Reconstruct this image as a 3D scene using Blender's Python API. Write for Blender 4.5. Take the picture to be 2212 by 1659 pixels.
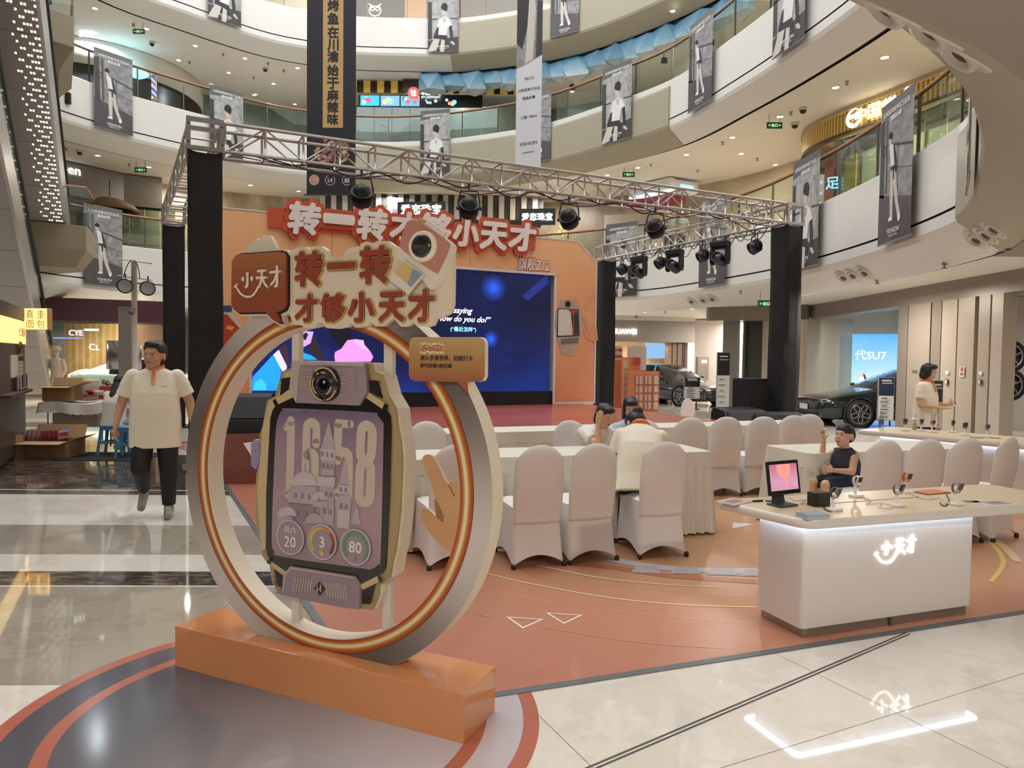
import bpy, bmesh, math, random
from mathutils import Vector as V, Matrix as MX
random.seed(7)
S = bpy.context.scene
COL = S.collection
PI = math.pi
for o in list(bpy.data.objects): bpy.data.objects.remove(o)

# ---------------------------------------------------------------- camera, world, light, exposure
FOC, TH, RO, CZ = 1540.0, math.radians(2.1), math.radians(.72), 1.6
c_fw = V((0, math.cos(TH), -math.sin(TH))); c_r0 = V((1, 0, 0)); c_u0 = V((0, math.sin(TH), math.cos(TH)))
c_r = c_r0*math.cos(RO)+c_u0*math.sin(RO); c_u = c_u0*math.cos(RO)-c_r0*math.sin(RO)
CAM = V((0, 0, CZ))
cd = bpy.data.cameras.new('camera'); cam = bpy.data.objects.new('camera', cd); COL.objects.link(cam)
cam.matrix_world = MX(((c_r.x, c_u.x, -c_fw.x, 0), (c_r.y, c_u.y, -c_fw.y, 0), (c_r.z, c_u.z, -c_fw.z, CZ), (0, 0, 0, 1)))
cd.sensor_fit = 'HORIZONTAL'; cd.sensor_width = 36; cd.lens = 36*FOC/2212; cd.clip_end = 300; cd.clip_start = .05
S.camera = cam
w = bpy.data.worlds.new('sky'); S.world = w; w.use_nodes = True
bg = w.node_tree.nodes['Background']; bg.inputs[0].default_value = (.95, .97, 1, 1); bg.inputs[1].default_value = 2.6
S.view_settings.view_transform = 'Standard'; S.view_settings.look = 'None'
S.view_settings.gamma = 1; S.view_settings.use_curve_mapping = False
S.view_settings.exposure = 0.36
def lamp(name, loc, size, power, col=(1, .93, .86), rot=(0, 0, 0), shape='DISK'):
    l = bpy.data.lights.new(name, 'AREA'); l.shape = shape; l.size = size; l.energy = power; l.color = col
    o = bpy.data.objects.new(name, l); COL.objects.link(o); o.location = loc; o.rotation_euler = rot
    return o


# corridor ceiling lamps (the downlights' own light, gathered per bay), three upper floors and the ground floor
LW = (1, .93, .84); LB = (.86, .9, 1)
for (x, y, z, p, c) in [
    (9.2, 18.5, 8.1, 150, LW), (9.6, 12.5, 8.1, 170, LW), (7.2, 23.5, 8.1, 150, LW), (1.5, 28.6, 8.1, 130, LW), (-5, 29.3, 8.1, 130, LW), (-12.5, 27.5, 8.1, 110, LW),
    (9.2, 21, 13.1, 120, LW), (4.5, 27.5, 13.1, 110, LW), (-2.5, 31, 13.1, 120, LB), (-10, 30, 13.1, 150, LB), (-15.5, 26.5, 13.1, 150, LB),
    (0, 31, 17.8, 120, LW), (-9, 31, 17.8, 120, LW), (9, 27, 17.8, 100, LW),
    (9, 19.5, 3.05, 130, LW), (7.3, 15, 3.05, 90, LW), (6.5, 23, 3.05, 150, LW), (2, 28, 3.05, 130, LW), (-13.2, 23.5, 3.05, 130, LW), (-15.5, 18, 3.05, 90, LW), (-9, 27.5, 3.05, 110, LW), (8.5, 27, 3.05, 120, LW)]:
    lamp('ceiling_lamp', (x, y, z), .25, p, c)
for (x, y, p) in [(4.5, .5, 110), (0, -1.5, 120), (-4, -2.5, 120), (8.2, 8, 60)]:
    lamp('near_fill_light', (x, y, 3.1), .25, p, LW)  # added fill lights out of view, brightening the sign front and chair backs

# ---------------------------------------------------------------- helpers
def sight(x, y): return c_fw+c_r*((x-1106)/FOC)-c_u*((y-829.5)/FOC)
def atz(x, y, z=0.0):
    d = sight(x, y); return CAM+d*((z-CZ)/d.z)
def aty(x, y, Y):
    d = sight(x, y); return CAM+d*(Y/d.y)
def atpl(x, y, p, n):
    d = sight(x, y); return CAM+d*((V(p)-CAM).dot(n)/d.dot(n))
def lin(h):
    if not isinstance(h, str): return tuple(h)+((1,) if len(h) == 3 else ())
    c = [int(h[i:i+2], 16)/255 for i in (0, 2, 4)]
    return tuple((v/12.92 if v <= .04045 else ((v+.055)/1.055)**2.4) for v in c)+(1,)
class NT:
    def __init__(s, name):
        s.m = bpy.data.materials.new(name); s.m.use_nodes = True; s.t = s.m.node_tree; s.b = s.t.nodes['Principled BSDF']
    def n(s, typ, **kw):
        o = s.t.nodes.new(typ)
        for k, v in kw.items():
            if k in o.inputs: s.set(o.inputs[k], v)
            else: setattr(o, k, v)
        return o
    def set(s, inp, v):
        if hasattr(v, 'is_output'): s.t.links.new(v, inp)
        else: inp.default_value = v
    def pos(s, kind='Object'):
        return s.n('ShaderNodeTexCoord').outputs[kind]
    def math(s, op, a, b=0.0, c=0.0):
        o = s.t.nodes.new('ShaderNodeMath'); o.operation = op
        for i, v in enumerate((a, b, c)): s.set(o.inputs[i], v)
        return o.outputs[0]
    def ramp(s, fac, stops, interp='LINEAR'):
        o = s.t.nodes.new('ShaderNodeValToRGB'); s.set(o.inputs[0], fac); cr = o.color_ramp; cr.interpolation = interp
        while len(cr.elements) < len(stops): cr.elements.new(.5)
        for e, (p, c) in zip(cr.elements, stops): e.position = p; e.color = lin(c)
        return o.outputs[0]
    def mix(s, f, a, b):
        o = s.t.nodes.new('ShaderNodeMix'); o.data_type = 'RGBA'; s.set(o.inputs[0], f)
        s.set(o.inputs[6], lin(a) if isinstance(a, str) else a); s.set(o.inputs[7], lin(b) if isinstance(b, str) else b)
        return o.outputs[2]
    def noise(s, scale, vec=None, detail=3.0, rough=.5, kind='Object'):
        o = s.n('ShaderNodeTexNoise', Scale=scale, Detail=detail, Roughness=rough); s.set(o.inputs['Vector'], vec or s.pos(kind)); return o.outputs[0]
    def xyz(s, vec):
        o = s.t.nodes.new('ShaderNodeSeparateXYZ'); s.set(o.inputs[0], vec); return o.outputs
    def bump(s, h, st=.2, dist=.01):
        o = s.n('ShaderNodeBump', Strength=st, Distance=dist); s.set(o.inputs['Height'], h); s.set(s.b.inputs['Normal'], o.outputs[0])
    def p(s, **kw):
        for k, v in kw.items():
            k = {'col': 'Base Color', 'rough': 'Roughness', 'metal': 'Metallic', 'em': 'Emission Color', 'es': 'Emission Strength', 'spec': 'Specular IOR Level', 'coat': 'Coat Weight', 'tr': 'Transmission Weight', 'alpha': 'Alpha'}[k]
            s.set(s.b.inputs[k], lin(v) if isinstance(v, str) else v)
        return s
_mc = {}
def mat(col, rough=.55, metal=0.0, es=0.0, var=.06, sc=9.0, bump=0.0, coat=0.0, spec=.5, bsc=120.0):
    """plain procedural surface: base colour with a fine noise of tone and optional relief"""
    k = (col, rough, metal, es, var, sc, bump, coat, spec)
    if k in _mc: return _mc[k]
    t = NT('surface_'+str(len(_mc))); c = lin(col)
    if var:
        a = tuple(v*(1-var) for v in c[:3])+(1,); b = tuple(min(1, v*(1+var)) for v in c[:3])+(1,)
        cc = t.mix(t.noise(sc), a, b)
    else: cc = c
    t.p(col=cc, rough=rough, metal=metal, coat=coat, spec=spec)
    if es: t.p(em=cc, es=es)
    if bump: t.bump(t.noise(bsc), bump)
    _mc[k] = t.m; return t.m
def glow(col, es=1.0): return mat(col, .5, 0, es, 0.0)
def glassmat(name='clear_glass', tint='e8f2ee', gl=.16, rough=.02):
    t = NT(name); tr = t.n('ShaderNodeBsdfTransparent'); tr.inputs[0].default_value = lin(tint)
    g = t.n('ShaderNodeBsdfGlossy'); g.inputs['Roughness'].default_value = rough; g.inputs[0].default_value = (.95, 1, .98, 1)
    fr = t.n('ShaderNodeLayerWeight'); fr.inputs[0].default_value = .25
    f = t.math('MULTIPLY_ADD', fr.outputs['Facing'], gl*2.2, gl*.35)
    mx = t.n('ShaderNodeMixShader'); t.set(mx.inputs[0], f); t.set(mx.inputs[1], tr.outputs[0]); t.set(mx.inputs[2], g.outputs[0])
    t.t.links.new(mx.outputs[0], t.t.nodes['Material Output'].inputs[0]); return t.m

_txt = {}
def glyphs(body, bold=0.0, res=2, shear=0.0):
    """outline of a word; heavier weights come from stacked shifted copies of its strokes"""
    k = (body, bold, res, shear)
    if k not in _txt:
        c = bpy.data.curves.new('lettering', 'FONT'); c.body = body; c.resolution_u = res; c.shear = shear
        o = bpy.data.objects.new('lettering', c); COL.objects.link(o)
        dg = bpy.context.evaluated_depsgraph_get(); m = bpy.data.meshes.new_from_object(o.evaluated_get(dg))
        vs = [v.co.copy() for v in m.vertices]; fs = [tuple(p.vertices) for p in m.polygons]
        bpy.data.objects.remove(o); bpy.data.curves.remove(c); bpy.data.meshes.remove(m)
        if bold:
            v0, f0 = vs, fs; vs, fs = [], []; n = 14 if bold > .08 else 8 if bold > .02 else 4
            for i in range(n):
                a = 2*PI*(i+.5)/n; q = len(vs); vs += [v+V((bold*math.cos(a), bold*math.sin(a), .0012*i)) for v in v0]; fs += [tuple(x+q for x in f) for f in f0]
        _txt[k] = (vs, fs)
    return _txt[k]
def frame(o, r, u):
    r = V(r).normalized(); n = r.cross(V(u)).normalized(); u = n.cross(r)
    return MX(((r.x, u.x, n.x, o[0]), (r.y, u.y, n.y, o[1]), (r.z, u.z, n.z, o[2]), (0, 0, 0, 1)))
class MB:
    def __init__(s, M=None): s.v = []; s.f = []; s.m = []; s.mats = []; s.sm = []; s.M = M
    def add(s, vs, fs, mat, smooth=False, M=None):
        if mat not in s.mats: s.mats.append(mat)
        k = s.mats.index(mat); b = len(s.v)
        if M is not None: vs = [M @ V(v) for v in vs]
        if s.M is not None: vs = [s.M @ V(v) for v in vs]
        s.v += [tuple(v) for v in vs]
        for f in fs: s.f.append([b+i for i in f]); s.m.append(k); s.sm.append(smooth)
        return s
    def box(s, c, d, mat, rz=0.0, M=None, bev=0.0):
        x, y, z = d[0]/2, d[1]/2, d[2]/2
        if bev:
            b = min(bev, x*.9, y*.9, z*.9); vs = []; fs = []
            bm = bmesh.new(); bmesh.ops.create_cube(bm, size=1)
            for v in bm.verts: v.co = V((v.co.x*d[0], v.co.y*d[1], v.co.z*d[2]))
            bmesh.ops.bevel(bm, geom=bm.edges[:]+bm.verts[:], offset=b, segments=2, profile=.6, affect='EDGES')
            bm.verts.index_update(); vs = [v.co.copy() for v in bm.verts]; fs = [[v.index for v in f.verts] for f in bm.faces]; bm.free()
        else:
            vs = [V((i*x, j*y, k*z)) for i in (-1, 1) for j in (-1, 1) for k in (-1, 1)]
            fs = [(0, 1, 3, 2), (4, 6, 7, 5), (0, 4, 5, 1), (2, 3, 7, 6), (0, 2, 6, 4), (1, 5, 7, 3)]
        T = MX.Translation(V(c)) @ MX.Rotation(rz, 4, 'Z')
        if M is not None: T = M @ T
        return s.add(vs, fs, mat, False, T)
    def tube(s, pts, r, mat, n=8, caps=True, smooth=True, squash=1.0, M=None):
        pts = [V(p) for p in pts]; rs = r if isinstance(r, (list, tuple)) else [r]*len(pts); vs = []; fs = []; up = None
        for i, p in enumerate(pts):
            t = (pts[min(i+1, len(pts)-1)]-pts[max(i-1, 0)])
            if t.length < 1e-9: t = V((0, 0, 1))
            t.normalize()
            if up is None: up = V((0, 0, 1)) if abs(t.z) < .9 else V((1, 0, 0))
            a = t.cross(up).normalized(); b = a.cross(t).normalized(); up = b
            for k in range(n):
                an = 2*PI*k/n; vs.append(p+a*(rs[i]*math.cos(an))+b*(rs[i]*squash*math.sin(an)))
        for i in range(len(pts)-1):
            for k in range(n):
                k2 = (k+1) % n; fs.append((i*n+k, i*n+k2, (i+1)*n+k2, (i+1)*n+k))
        if caps: fs += [tuple(range(n)), tuple(range((len(pts)-1)*n, len(pts)*n))[::-1]]
        return s.add(vs, fs, mat, smooth, M)
    def lathe(s, prof, mat, n=24, M=None, smooth=True, a0=0.0, a1=2*PI):
        full = abs(a1-a0-2*PI) < 1e-6; vs = []; fs = []; k = len(prof); nn = n if full else n+1
        for i in range(nn):
            a = a0+(a1-a0)*i/n
            for (r, z) in prof: vs.append(V((r*math.cos(a), r*math.sin(a), z)))
        for i in range(n):
            j = (i+1) % nn
            for q in range(k-1): fs.append((i*k+q, j*k+q, j*k+q+1, i*k+q+1))
        return s.add(vs, fs, mat, smooth, M)
    def prism(s, poly, z0, z1, mat, M=None, side=None, smooth=False):
        n = len(poly); ar = sum(poly[i][0]*poly[(i+1) % n][1]-poly[(i+1) % n][0]*poly[i][1] for i in range(n))
        if ar < 0: poly = poly[::-1]
        vs = [V((p[0], p[1], z0)) for p in poly]+[V((p[0], p[1], z1)) for p in poly]
        s.add(vs, [tuple(range(n, 2*n)), tuple(range(n))[::-1]], mat, False, M)
        s.add(vs, [(i, (i+1) % n, n+(i+1) % n, n+i) for i in range(n)], side or mat, smooth, M); return s
    def ringband(s, outer, inner, z0, z1, mat, M=None, side=None):
        n = len(outer); vs = [V((*p, z)) for z in (z0, z1) for q in (outer, inner) for p in q]; f = []; g = []
        for i in range(n):
            j = (i+1) % n
            f += [(2*n+i, 2*n+j, 3*n+j, 3*n+i), (i, n+i, n+j, j)]; g += [(i, j, 2*n+j, 2*n+i), (n+i, 3*n+i, 3*n+j, n+j)]
        s.add(vs, f, mat, False, M); s.add(vs, g, side or mat, True, M); return s
    def grid(s, fn, nu, nv, mat, smooth=True, M=None, wrap=False):
        vs = [fn(i/nu, j/nv) for i in range(nu+(0 if wrap else 1)) for j in range(nv+1)]; k = nv+1; fs = []
        for i in range(nu):
            i2 = (i+1) % nu if wrap else i+1
            for j in range(nv): fs.append((i*k+j, i2*k+j, i2*k+j+1, i*k+j+1))
        return s.add(vs, fs, mat, smooth, M)
    def ball(s, c, r, mat, n=12, m=8, M=None):
        r = r if isinstance(r, (tuple, list)) else (r, r, r)
        def fn(u, v):
            a = 2*PI*u; b = -PI/2+PI*v; return V((c[0]+r[0]*math.cos(a)*math.cos(b), c[1]+r[1]*math.sin(a)*math.cos(b), c[2]+r[2]*math.sin(b)))
        return s.grid(fn, n, m, mat, True, M, True)
    def text(s, body, M, mat, w=None, h=None, ext=.004, bold=0.0, z=0.0, res=2, shear=0.0, align='C', fit=True):
        """lettering in the xy plane of M, centred on its origin, sized by its width or height"""
        vs, fs = glyphs(body, bold, res, shear)
        x0 = min(v.x for v in vs); x1 = max(v.x for v in vs); y0 = min(v.y for v in vs); y1 = max(v.y for v in vs)
        kx = (w/(x1-x0)) if w else None; ky = (h/(y1-y0)) if h else None
        kx = kx or ky; ky = ky or kx
        ox = {'C': (x0+x1)/2, 'L': x0, 'R': x1}[align]; oy = (y0+y1)/2
        n = len(vs)
        if not ext: return s.add([V(((v.x-ox)*kx, (v.y-oy)*ky, z+v.z*ky)) for v in vs], fs, mat, False, M)
        pv = [V(((v.x-ox)*kx, (v.y-oy)*ky, z+ext+v.z*ky)) for v in vs]+[V(((v.x-ox)*kx, (v.y-oy)*ky, z)) for v in vs]
        ed = {}
        for f in fs:
            for i in range(len(f)): a, b = f[i], f[(i+1) % len(f)]; ed[(a, b)] = ed.get((a, b), 0)+1
        sd = [(a, n+a, n+b, b) for (a, b) in ed if (b, a) not in ed]
        return s.add(pv, [tuple(f) for f in fs]+sd, mat, False, M)
    def build(s, name, parent=None, label=None, kind=None, loc=None, weld=False):
        """ONE mesh object; a part is moved into its thing's own frame"""
        me = bpy.data.meshes.new(name); vs = s.v; inv = None
        if parent is not None and 'M0' in META.get(parent.name, {}): inv = META[parent.name]['M0']
        if loc is not None: inv = MX.Translation(-V(loc))
        if inv is not None: vs = [tuple(inv @ V(v)) for v in vs]
        me.from_pydata(vs, [], s.f)
        for m in s.mats: me.materials.append(m)
        me.polygons.foreach_set('material_index', s.m); me.polygons.foreach_set('use_smooth', s.sm); me.update()
        if weld:
            bm = bmesh.new(); bm.from_mesh(me); bmesh.ops.remove_doubles(bm, verts=bm.verts[:], dist=1e-5); bmesh.ops.recalc_face_normals(bm, faces=bm.faces[:]); bm.to_mesh(me); bm.free()
        o = bpy.data.objects.new(name, me); COL.objects.link(o)
        if parent is not None:
            o.parent = parent
            if 'M0' in META.get(parent.name, {}): META[o.name] = META[parent.name]
        if loc is not None: o.location = loc
        if label: o['label'] = label
        if kind: o['kind'] = kind
        return o
META = {}
def build_each(mb, name, parent):
    """one object per separate piece of a builder"""
    key = {}; par = list(range(len(mb.v)))
    def find(a):
        while par[a] != a: par[a] = par[par[a]]; a = par[a]
        return a
    for i, v in enumerate(mb.v):
        k = tuple(round(c, 5) for c in v); j = key.setdefault(k, i); par[find(i)] = find(j)
    for f in mb.f:
        for a in f[1:]: par[find(a)] = find(f[0])
    G = {}
    for k, f in enumerate(mb.f): G.setdefault(find(f[0]), []).append(k)
    for ks in G.values():
        b = MB(); vi = {}; 
        for k in ks:
            for a in mb.f[k]:
                if a not in vi: vi[a] = len(b.v); b.v.append(mb.v[a])
            mt = mb.mats[mb.m[k]]
            if mt not in b.mats: b.mats.append(mt)
            b.f.append([vi[a] for a in mb.f[k]]); b.m.append(b.mats.index(mt)); b.sm.append(mb.sm[k])
        b.build(name, parent)
def thing(name, label, cat, loc=(0, 0, 0), rz=0.0, group=None, local=False):
    """an Empty at the thing's base that parents its parts. Parts are written in world space unless local"""
    o = bpy.data.objects.new(name, None); COL.objects.link(o); o.empty_display_size = .1
    o.location = loc; o.rotation_euler = (0, 0, rz); o['label'] = label; o['category'] = cat
    if group: o['group'] = group
    if not local: META[o.name] = {'M0': (MX.Translation(V(loc)) @ MX.Rotation(rz, 4, 'Z')).inverted()}
    return o
def solo(mb, name, label, cat, loc, group=None, kind=None):
    o = mb.build(name, loc=loc); o['label'] = label; o['category'] = cat
    if group: o['group'] = group
    if kind: o['kind'] = kind
    return o
def dup(o, loc=None, rz=None, label=None, group=None, parent=None):
    c = o.copy(); COL.objects.link(c)
    if parent is not None: c.parent = parent
    if loc is not None: c.location = loc
    if rz is not None: c.rotation_euler = (0, 0, rz)
    if label: c['label'] = label
    if group: c['group'] = group
    for ch in list(o.children): dup(ch, parent=c)
    return c
def rrect(x0, y0, x1, y1, r, n=5):
    out = []
    for (cx, cy, a0) in ((x1-r, y1-r, 0), (x0+r, y1-r, 90), (x0+r, y0+r, 180), (x1-r, y0+r, 270)):
        for k in range(n+1):
            a = math.radians(a0+90*k/n); out.append((cx+r*math.cos(a), cy+r*math.sin(a)))
    return out
def circ(cx, cy, r, n=32, ry=None): return [(cx+r*math.cos(2*PI*k/n), cy+(ry or r)*math.sin(2*PI*k/n)) for k in range(n)]
def spline(pts, per=6, closed=False):
    pts = [V(p) for p in pts]; n = len(pts); out = []
    for i in range(n if closed else n-1):
        g = lambda k: pts[k % n] if closed else pts[max(0, min(n-1, k))]
        a, b, c, d = g(i-1), g(i), g(i+1), g(i+2)
        for k in range(per):
            t = k/per; out.append(.5*((2*b)+(c-a)*t+(2*a-5*b+4*c-d)*t*t+(3*b-a-3*c+d)*t**3))
    if not closed: out.append(pts[-1])
    return out
UD = V((.903, .43, 0)); VD = V((-.43, .903, 0))     # the stage's own axes: along its front, and away towards the screen
# ---------------------------------------------------------------- the atrium: floor and three balcony rings
WHITE = mat('dcdad3', .35, var=.02, sc=1.5); OLIVE = mat('a39c86', .45, var=.03, sc=2); CEIL = mat('e2dccf', .8, var=.02, sc=.6)
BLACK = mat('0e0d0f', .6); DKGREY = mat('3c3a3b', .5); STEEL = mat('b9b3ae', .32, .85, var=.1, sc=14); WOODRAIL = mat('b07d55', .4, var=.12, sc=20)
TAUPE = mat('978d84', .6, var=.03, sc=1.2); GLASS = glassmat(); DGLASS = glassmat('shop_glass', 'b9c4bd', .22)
# polished stone floor: cream slabs, grey-beige slabs, dark veined bands
def floor_mat():
    t = NT('polished_stone'); P = t.pos('Object'); x, y, z = t.xyz(P)
    yy = t.math('MULTIPLY_ADD', x, -.035, y)
    nz = t.noise(1.1, P, 6, .62); vein = t.ramp(t.noise(2.3, P, 9, .68), [(.46, 'cbc3b6'), (.5, 'd9d2c6'), (.56, 'd4ccc0')])
    cream = t.mix(.6, t.ramp(nz, [(.3, 'd4ccc2'), (.7, 'dcd5cb')]), vein)
    grey = t.mix(.5, t.ramp(nz, [(.35, '9a9082'), (.65, 'a59b8c')]), t.ramp(t.noise(.9, P, 8, .7), [(.47, '8d8375'), (.5, 'a29888'), (.6, '9e9486')]))
    mp = t.n('ShaderNodeMapping'); t.set(mp.inputs[0], P); mp.inputs[3].default_value = (1.2, 4, 1)
    dark = t.ramp(t.noise(3.2, mp.outputs[0], 8, .75), [(.36, '241f1c'), (.5, '4b433c'), (.62, '837668')])
    def band(a, b): return t.math('MULTIPLY', t.math('GREATER_THAN', yy, a), t.math('LESS_THAN', yy, b))
    left = t.math('LESS_THAN', t.math('MULTIPLY_ADD', y, .476, x), .95)
    c = cream
    for a, b, kind in ((3.45, 4.92, grey), (4.95, 5.27, dark), (5.72, 6.7, grey), (8.15, 8.4, dark), (8.45, 11.4, dark), (12.4, 13.2, grey), (15.5, 16.6, dark)):
        c = t.mix(t.math('MULTIPLY', band(a, b), left), c, kind)
    t.p(col=c, rough=.04, spec=.75); t.bump(t.noise(.8, P, 2), .015, .02); return t.m
FLOOR = floor_mat()
# the far floor is one plane; near the camera every slab is its own piece above a recessed joint bed
NEAR = [(-15, -1.2), (15, -1.2), (15, 12.6), (-15, 12.6)]
m_ = MB(); [m_.add([(x0, y0, 0), (x1, y0, 0), (x1, y1, 0), (x0, y1, 0)], [(0, 1, 2, 3)], FLOOR) for x0, y0, x1, y1 in ((-40, 12.6, 34, 60), (-40, -8, 34, -1.2), (-40, -1.2, -15, 12.6), (15, -1.2, 34, 12.6))]
m_.add([(*p, -.004) for p in NEAR], [(0, 1, 2, 3)], mat('857b6e', .5)); fl = m_.build('floor', kind='structure')
def clip(P, a, b, c):
    out = []
    for i in range(len(P)):
        p, q = P[i-1], P[i]; dp = a*p[0]+b*p[1]-c; dq = a*q[0]+b*q[1]-c
        if (dp <= 0) != (dq <= 0): t = dp/(dp-dq); out.append((p[0]+(q[0]-p[0])*t, p[1]+(q[1]-p[1])*t))
        if dq <= 0: out.append(q)
    return out
def slab(P, lim):
    for a, b, c in lim+[(1, 0, 15), (-1, 0, 15), (0, 1, 12.6), (0, -1, 1.2)]:
        P = clip(P, a, b, c)
        if len(P) < 3: return
    ar = abs(sum(P[i-1][0]*P[i][1]-P[i][0]*P[i-1][1] for i in range(len(P))))/2
    if ar > .004: MB().add([(*p, 0) for p in P], [tuple(range(len(P)))], FLOOR).build('stone_slab', fl)
LB_ = [-1.3, .1, 1.6, 2.5, 3.45, 4.935, 5.27, 5.72, 6.7, 8.15, 8.425, 9.9, 11.4, 12.4, 13.3]
for k in range(len(LB_)-1):
    y0, y1 = LB_[k]+.0015, LB_[k+1]-.0015; w_ = 1.8; off = .9*(k % 2)
    for i in range(-9, 9):
        x0, x1 = i*w_+off+.0015, (i+1)*w_+off-.0015; P = [(x0, y0+.035*x0), (x1, y0+.035*x1), (x1, y1+.035*x1), (x0, y1+.035*x0)]; slab(P, [(1, .476, .9485)])
ca_, sa_ = math.cos(math.radians(26)), math.sin(math.radians(26))
for i in range(-3, 12):
    for j in range(-8, 9):
        P = [(u*ca_-v*sa_, u*sa_+v*ca_) for u, v in ((i*1.5+.0015, j*1.5+.6), (i*1.5+1.4985, j*1.5+.6), (i*1.5+1.4985, j*1.5+2.097), (i*1.5+.0015, j*1.5+2.097))]; slab(P, [(-1, -.476, -.9515)])
# movement joint across the cream slabs: a pair of dark lines
a = atz(1230, 1680); b = atz(1962, 1368); d = (b-a).normalized(); nn = V((-d.y, d.x, 0))
mb = MB()
for k in (-.011, .011):
    q = [a+nn*(k-.005), b+nn*(k-.005), b+nn*(k+.005), a+nn*(k+.005)]
    mb.add([V((p.x, p.y, .0015)) for p in q], [(0, 1, 2, 3)], mat('3a332e', .5))
mb.build('trim_1', kind='structure')

R2 = [(-13, 1), (-14.2, 8), (-14.2, 15), (-13.4, 21.3), (-11.7, 23.95), (-9, 25.6), (-5, 26.6), (-2, 26.7), (.67, 26.0), (2.9, 24.7), (4.5, 23.2), (5.6, 20.6), (6.35, 18.2), (6.65, 16), (6.72, 13.3), (6.45, 10.6), (5.86, 9.13), (5.5, 8.5), (4.49, 6.84), (3.59, 5.62), (2.9, 4.86), (2.31, 4.33), (1.88, 4.01), (.6, 3.2), (-1, 2.3), (-4, 1.3), (-8, .6)]
R3 = [(-13.5, 1), (-14.8, 8), (-14.8, 15), (-14.3, 19.5), (-13.44, 22.38), (-11.98, 24.5), (-9.6, 27), (-8.1, 27.87), (-6.26, 28.4), (-4.4, 28.4), (-2, 27.75), (.86, 26.2), (2.87, 24.14), (4.67, 21.86), (5.63, 19.05), (6.3, 16.5), (6.75, 14), (6.8, 11.5), (6.3, 9), (5.3, 7), (4, 5.3), (2, 3.6), (-1, 2.3), (-6, 1.2)]
R4 = [(-13.5, 1), (-14.8, 8), (-14.9, 15), (-14.2, 20), (-13.2, 23.6), (-11.5, 25.7), (-9.7, 27.5), (-8.2, 28.3), (-6.5, 28.75), (-4.4, 28.85), (-2.2, 28.8), (.8, 27.8), (2.6, 26.7), (4.3, 25.1), (6.1, 22.8), (7.2, 20), (7.5, 16), (7.3, 12), (6.5, 9), (4, 5.5), (1, 3), (-6, 1.2)]
class Ring:
    def __init__(s, ctrl, zf):
        s.z = zf; s.p = [V((q.x, q.y, 0)) for q in spline([(x, y, 0) for x, y in ctrl], 6, True)]; s.n = len(s.p)
        s.t = [(s.p[(i+1) % s.n]-s.p[i-1]).normalized() for i in range(s.n)]      # ring runs left, back, right, near
        s.o = [V((-q.y, q.x, 0)) for q in s.t]                                     # outward, away from the void
        s.s = [0.0]
        for i in range(s.n): s.s.append(s.s[-1]+(s.p[(i+1) % s.n]-s.p[i]).length)
    def near(s, q):
        i = min(range(s.n), key=lambda i: (s.p[i].x-q[0])**2+(s.p[i].y-q[1])**2); return i
    def at(s, d):
        d %= s.s[-1]
        for i in range(s.n):
            if s.s[i+1] >= d:
                f = (d-s.s[i])/(s.s[i+1]-s.s[i]); j = (i+1) % s.n
                return s.p[i].lerp(s.p[j], f), s.t[i].lerp(s.t[j], f).normalized(), s.o[i].lerp(s.o[j], f).normalized()
    def arc(s, i0, i1):
        out = []; i = i0
        while True:
            out.append(i % s.n)
            if i % s.n == i1 % s.n: break
            i += 1
        return out
    def loft(s, prof, mat, idx=None, mb=None, smooth=True, z=None):
        """sweep an (outward offset, height above this floor) profile along the ring"""
        mb = mb or MB(); ii = idx or list(range(s.n))+[0]; k = len(prof); zz = s.z if z is None else z
        vs = [s.p[i]+s.o[i]*o+V((0, 0, zz+h)) for i in ii for (o, h) in prof]
        fs = [(a*k+q, a*k+q+1, (a+1)*k+q+1, (a+1)*k+q) for a in range(len(ii)-1) for q in range(k-1)]
        return mb.add(vs, fs, mat, smooth)
G2, G3, G4 = Ring(R2, 5.0), Ring(R3, 10.0), Ring(R4, 15.0)
def facia(R, olive, name):
    face = [(.02, .06), (0, .05), (0, -1.1)]; low = [(0, -1.14), (0, -1.33), (.04, -1.42), (.52, -1.78), (.6, -1.8)]
    mb = MB()
    mb.box((0, 0, -60), (.01, .01, .01), WHITE)
    R.loft([(.25, .06), (.02, .06), (0, .04)], WHITE, mb=mb); R.loft([(0, .04), (0, -1.1)], WHITE, mb=mb, smooth=True); R.loft([(0, -1.1), (.05, -1.1), (.05, -1.14), (0, -1.14)], DKGREY, mb=mb, smooth=False)
    R.loft([(0, -1.14), (0, -1.33)], WHITE, mb=mb); R.loft(low[1:3], WHITE, mb=mb); R.loft(low[2:], WHITE, mb=mb)
    R.loft([(.6, -1.8), (.6, -1.72), (.78, -1.72), (.78, -1.76)], BLACK, mb=mb, smooth=False)
    mb.v = mb.v[8:]; mb.f = [[i-8 for i in f] for f in mb.f[6:]]; mb.m = mb.m[6:]; mb.sm = mb.sm[6:]
    fa = mb.build('wall_fascia_'+name, kind='structure')
    if olive:
        ii = R.arc(*olive); mb = MB(); prof = [(.02, -.12), (-.05, -.14), (-.06, -.2), (-.06, -1.3), (-.03, -1.38), (.5, -1.8), (.58, -1.82)]
        R.loft(prof[:4], OLIVE, ii, mb, False); R.loft(prof[3:5], OLIVE, ii, mb); R.loft(prof[4:], OLIVE, ii, mb)
        for e in (ii[0], ii[-1]):
            mb.add([R.p[e]+R.o[e]*o+V((0, 0, R.z+h)) for o, h in prof]+[R.p[e]+R.o[e]*.58+V((0, 0, R.z-.12))], [tuple(range(8))], OLIVE)
        mb.build('panel_cladding', fa)
    return fa
ceil_prof = [(.78, -1.76), (13, -1.76)]
fa2 = facia(G2, (G2.near((6.35, 10.2)), G2.near((-1, 2.3))), 'second_floor')
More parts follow.
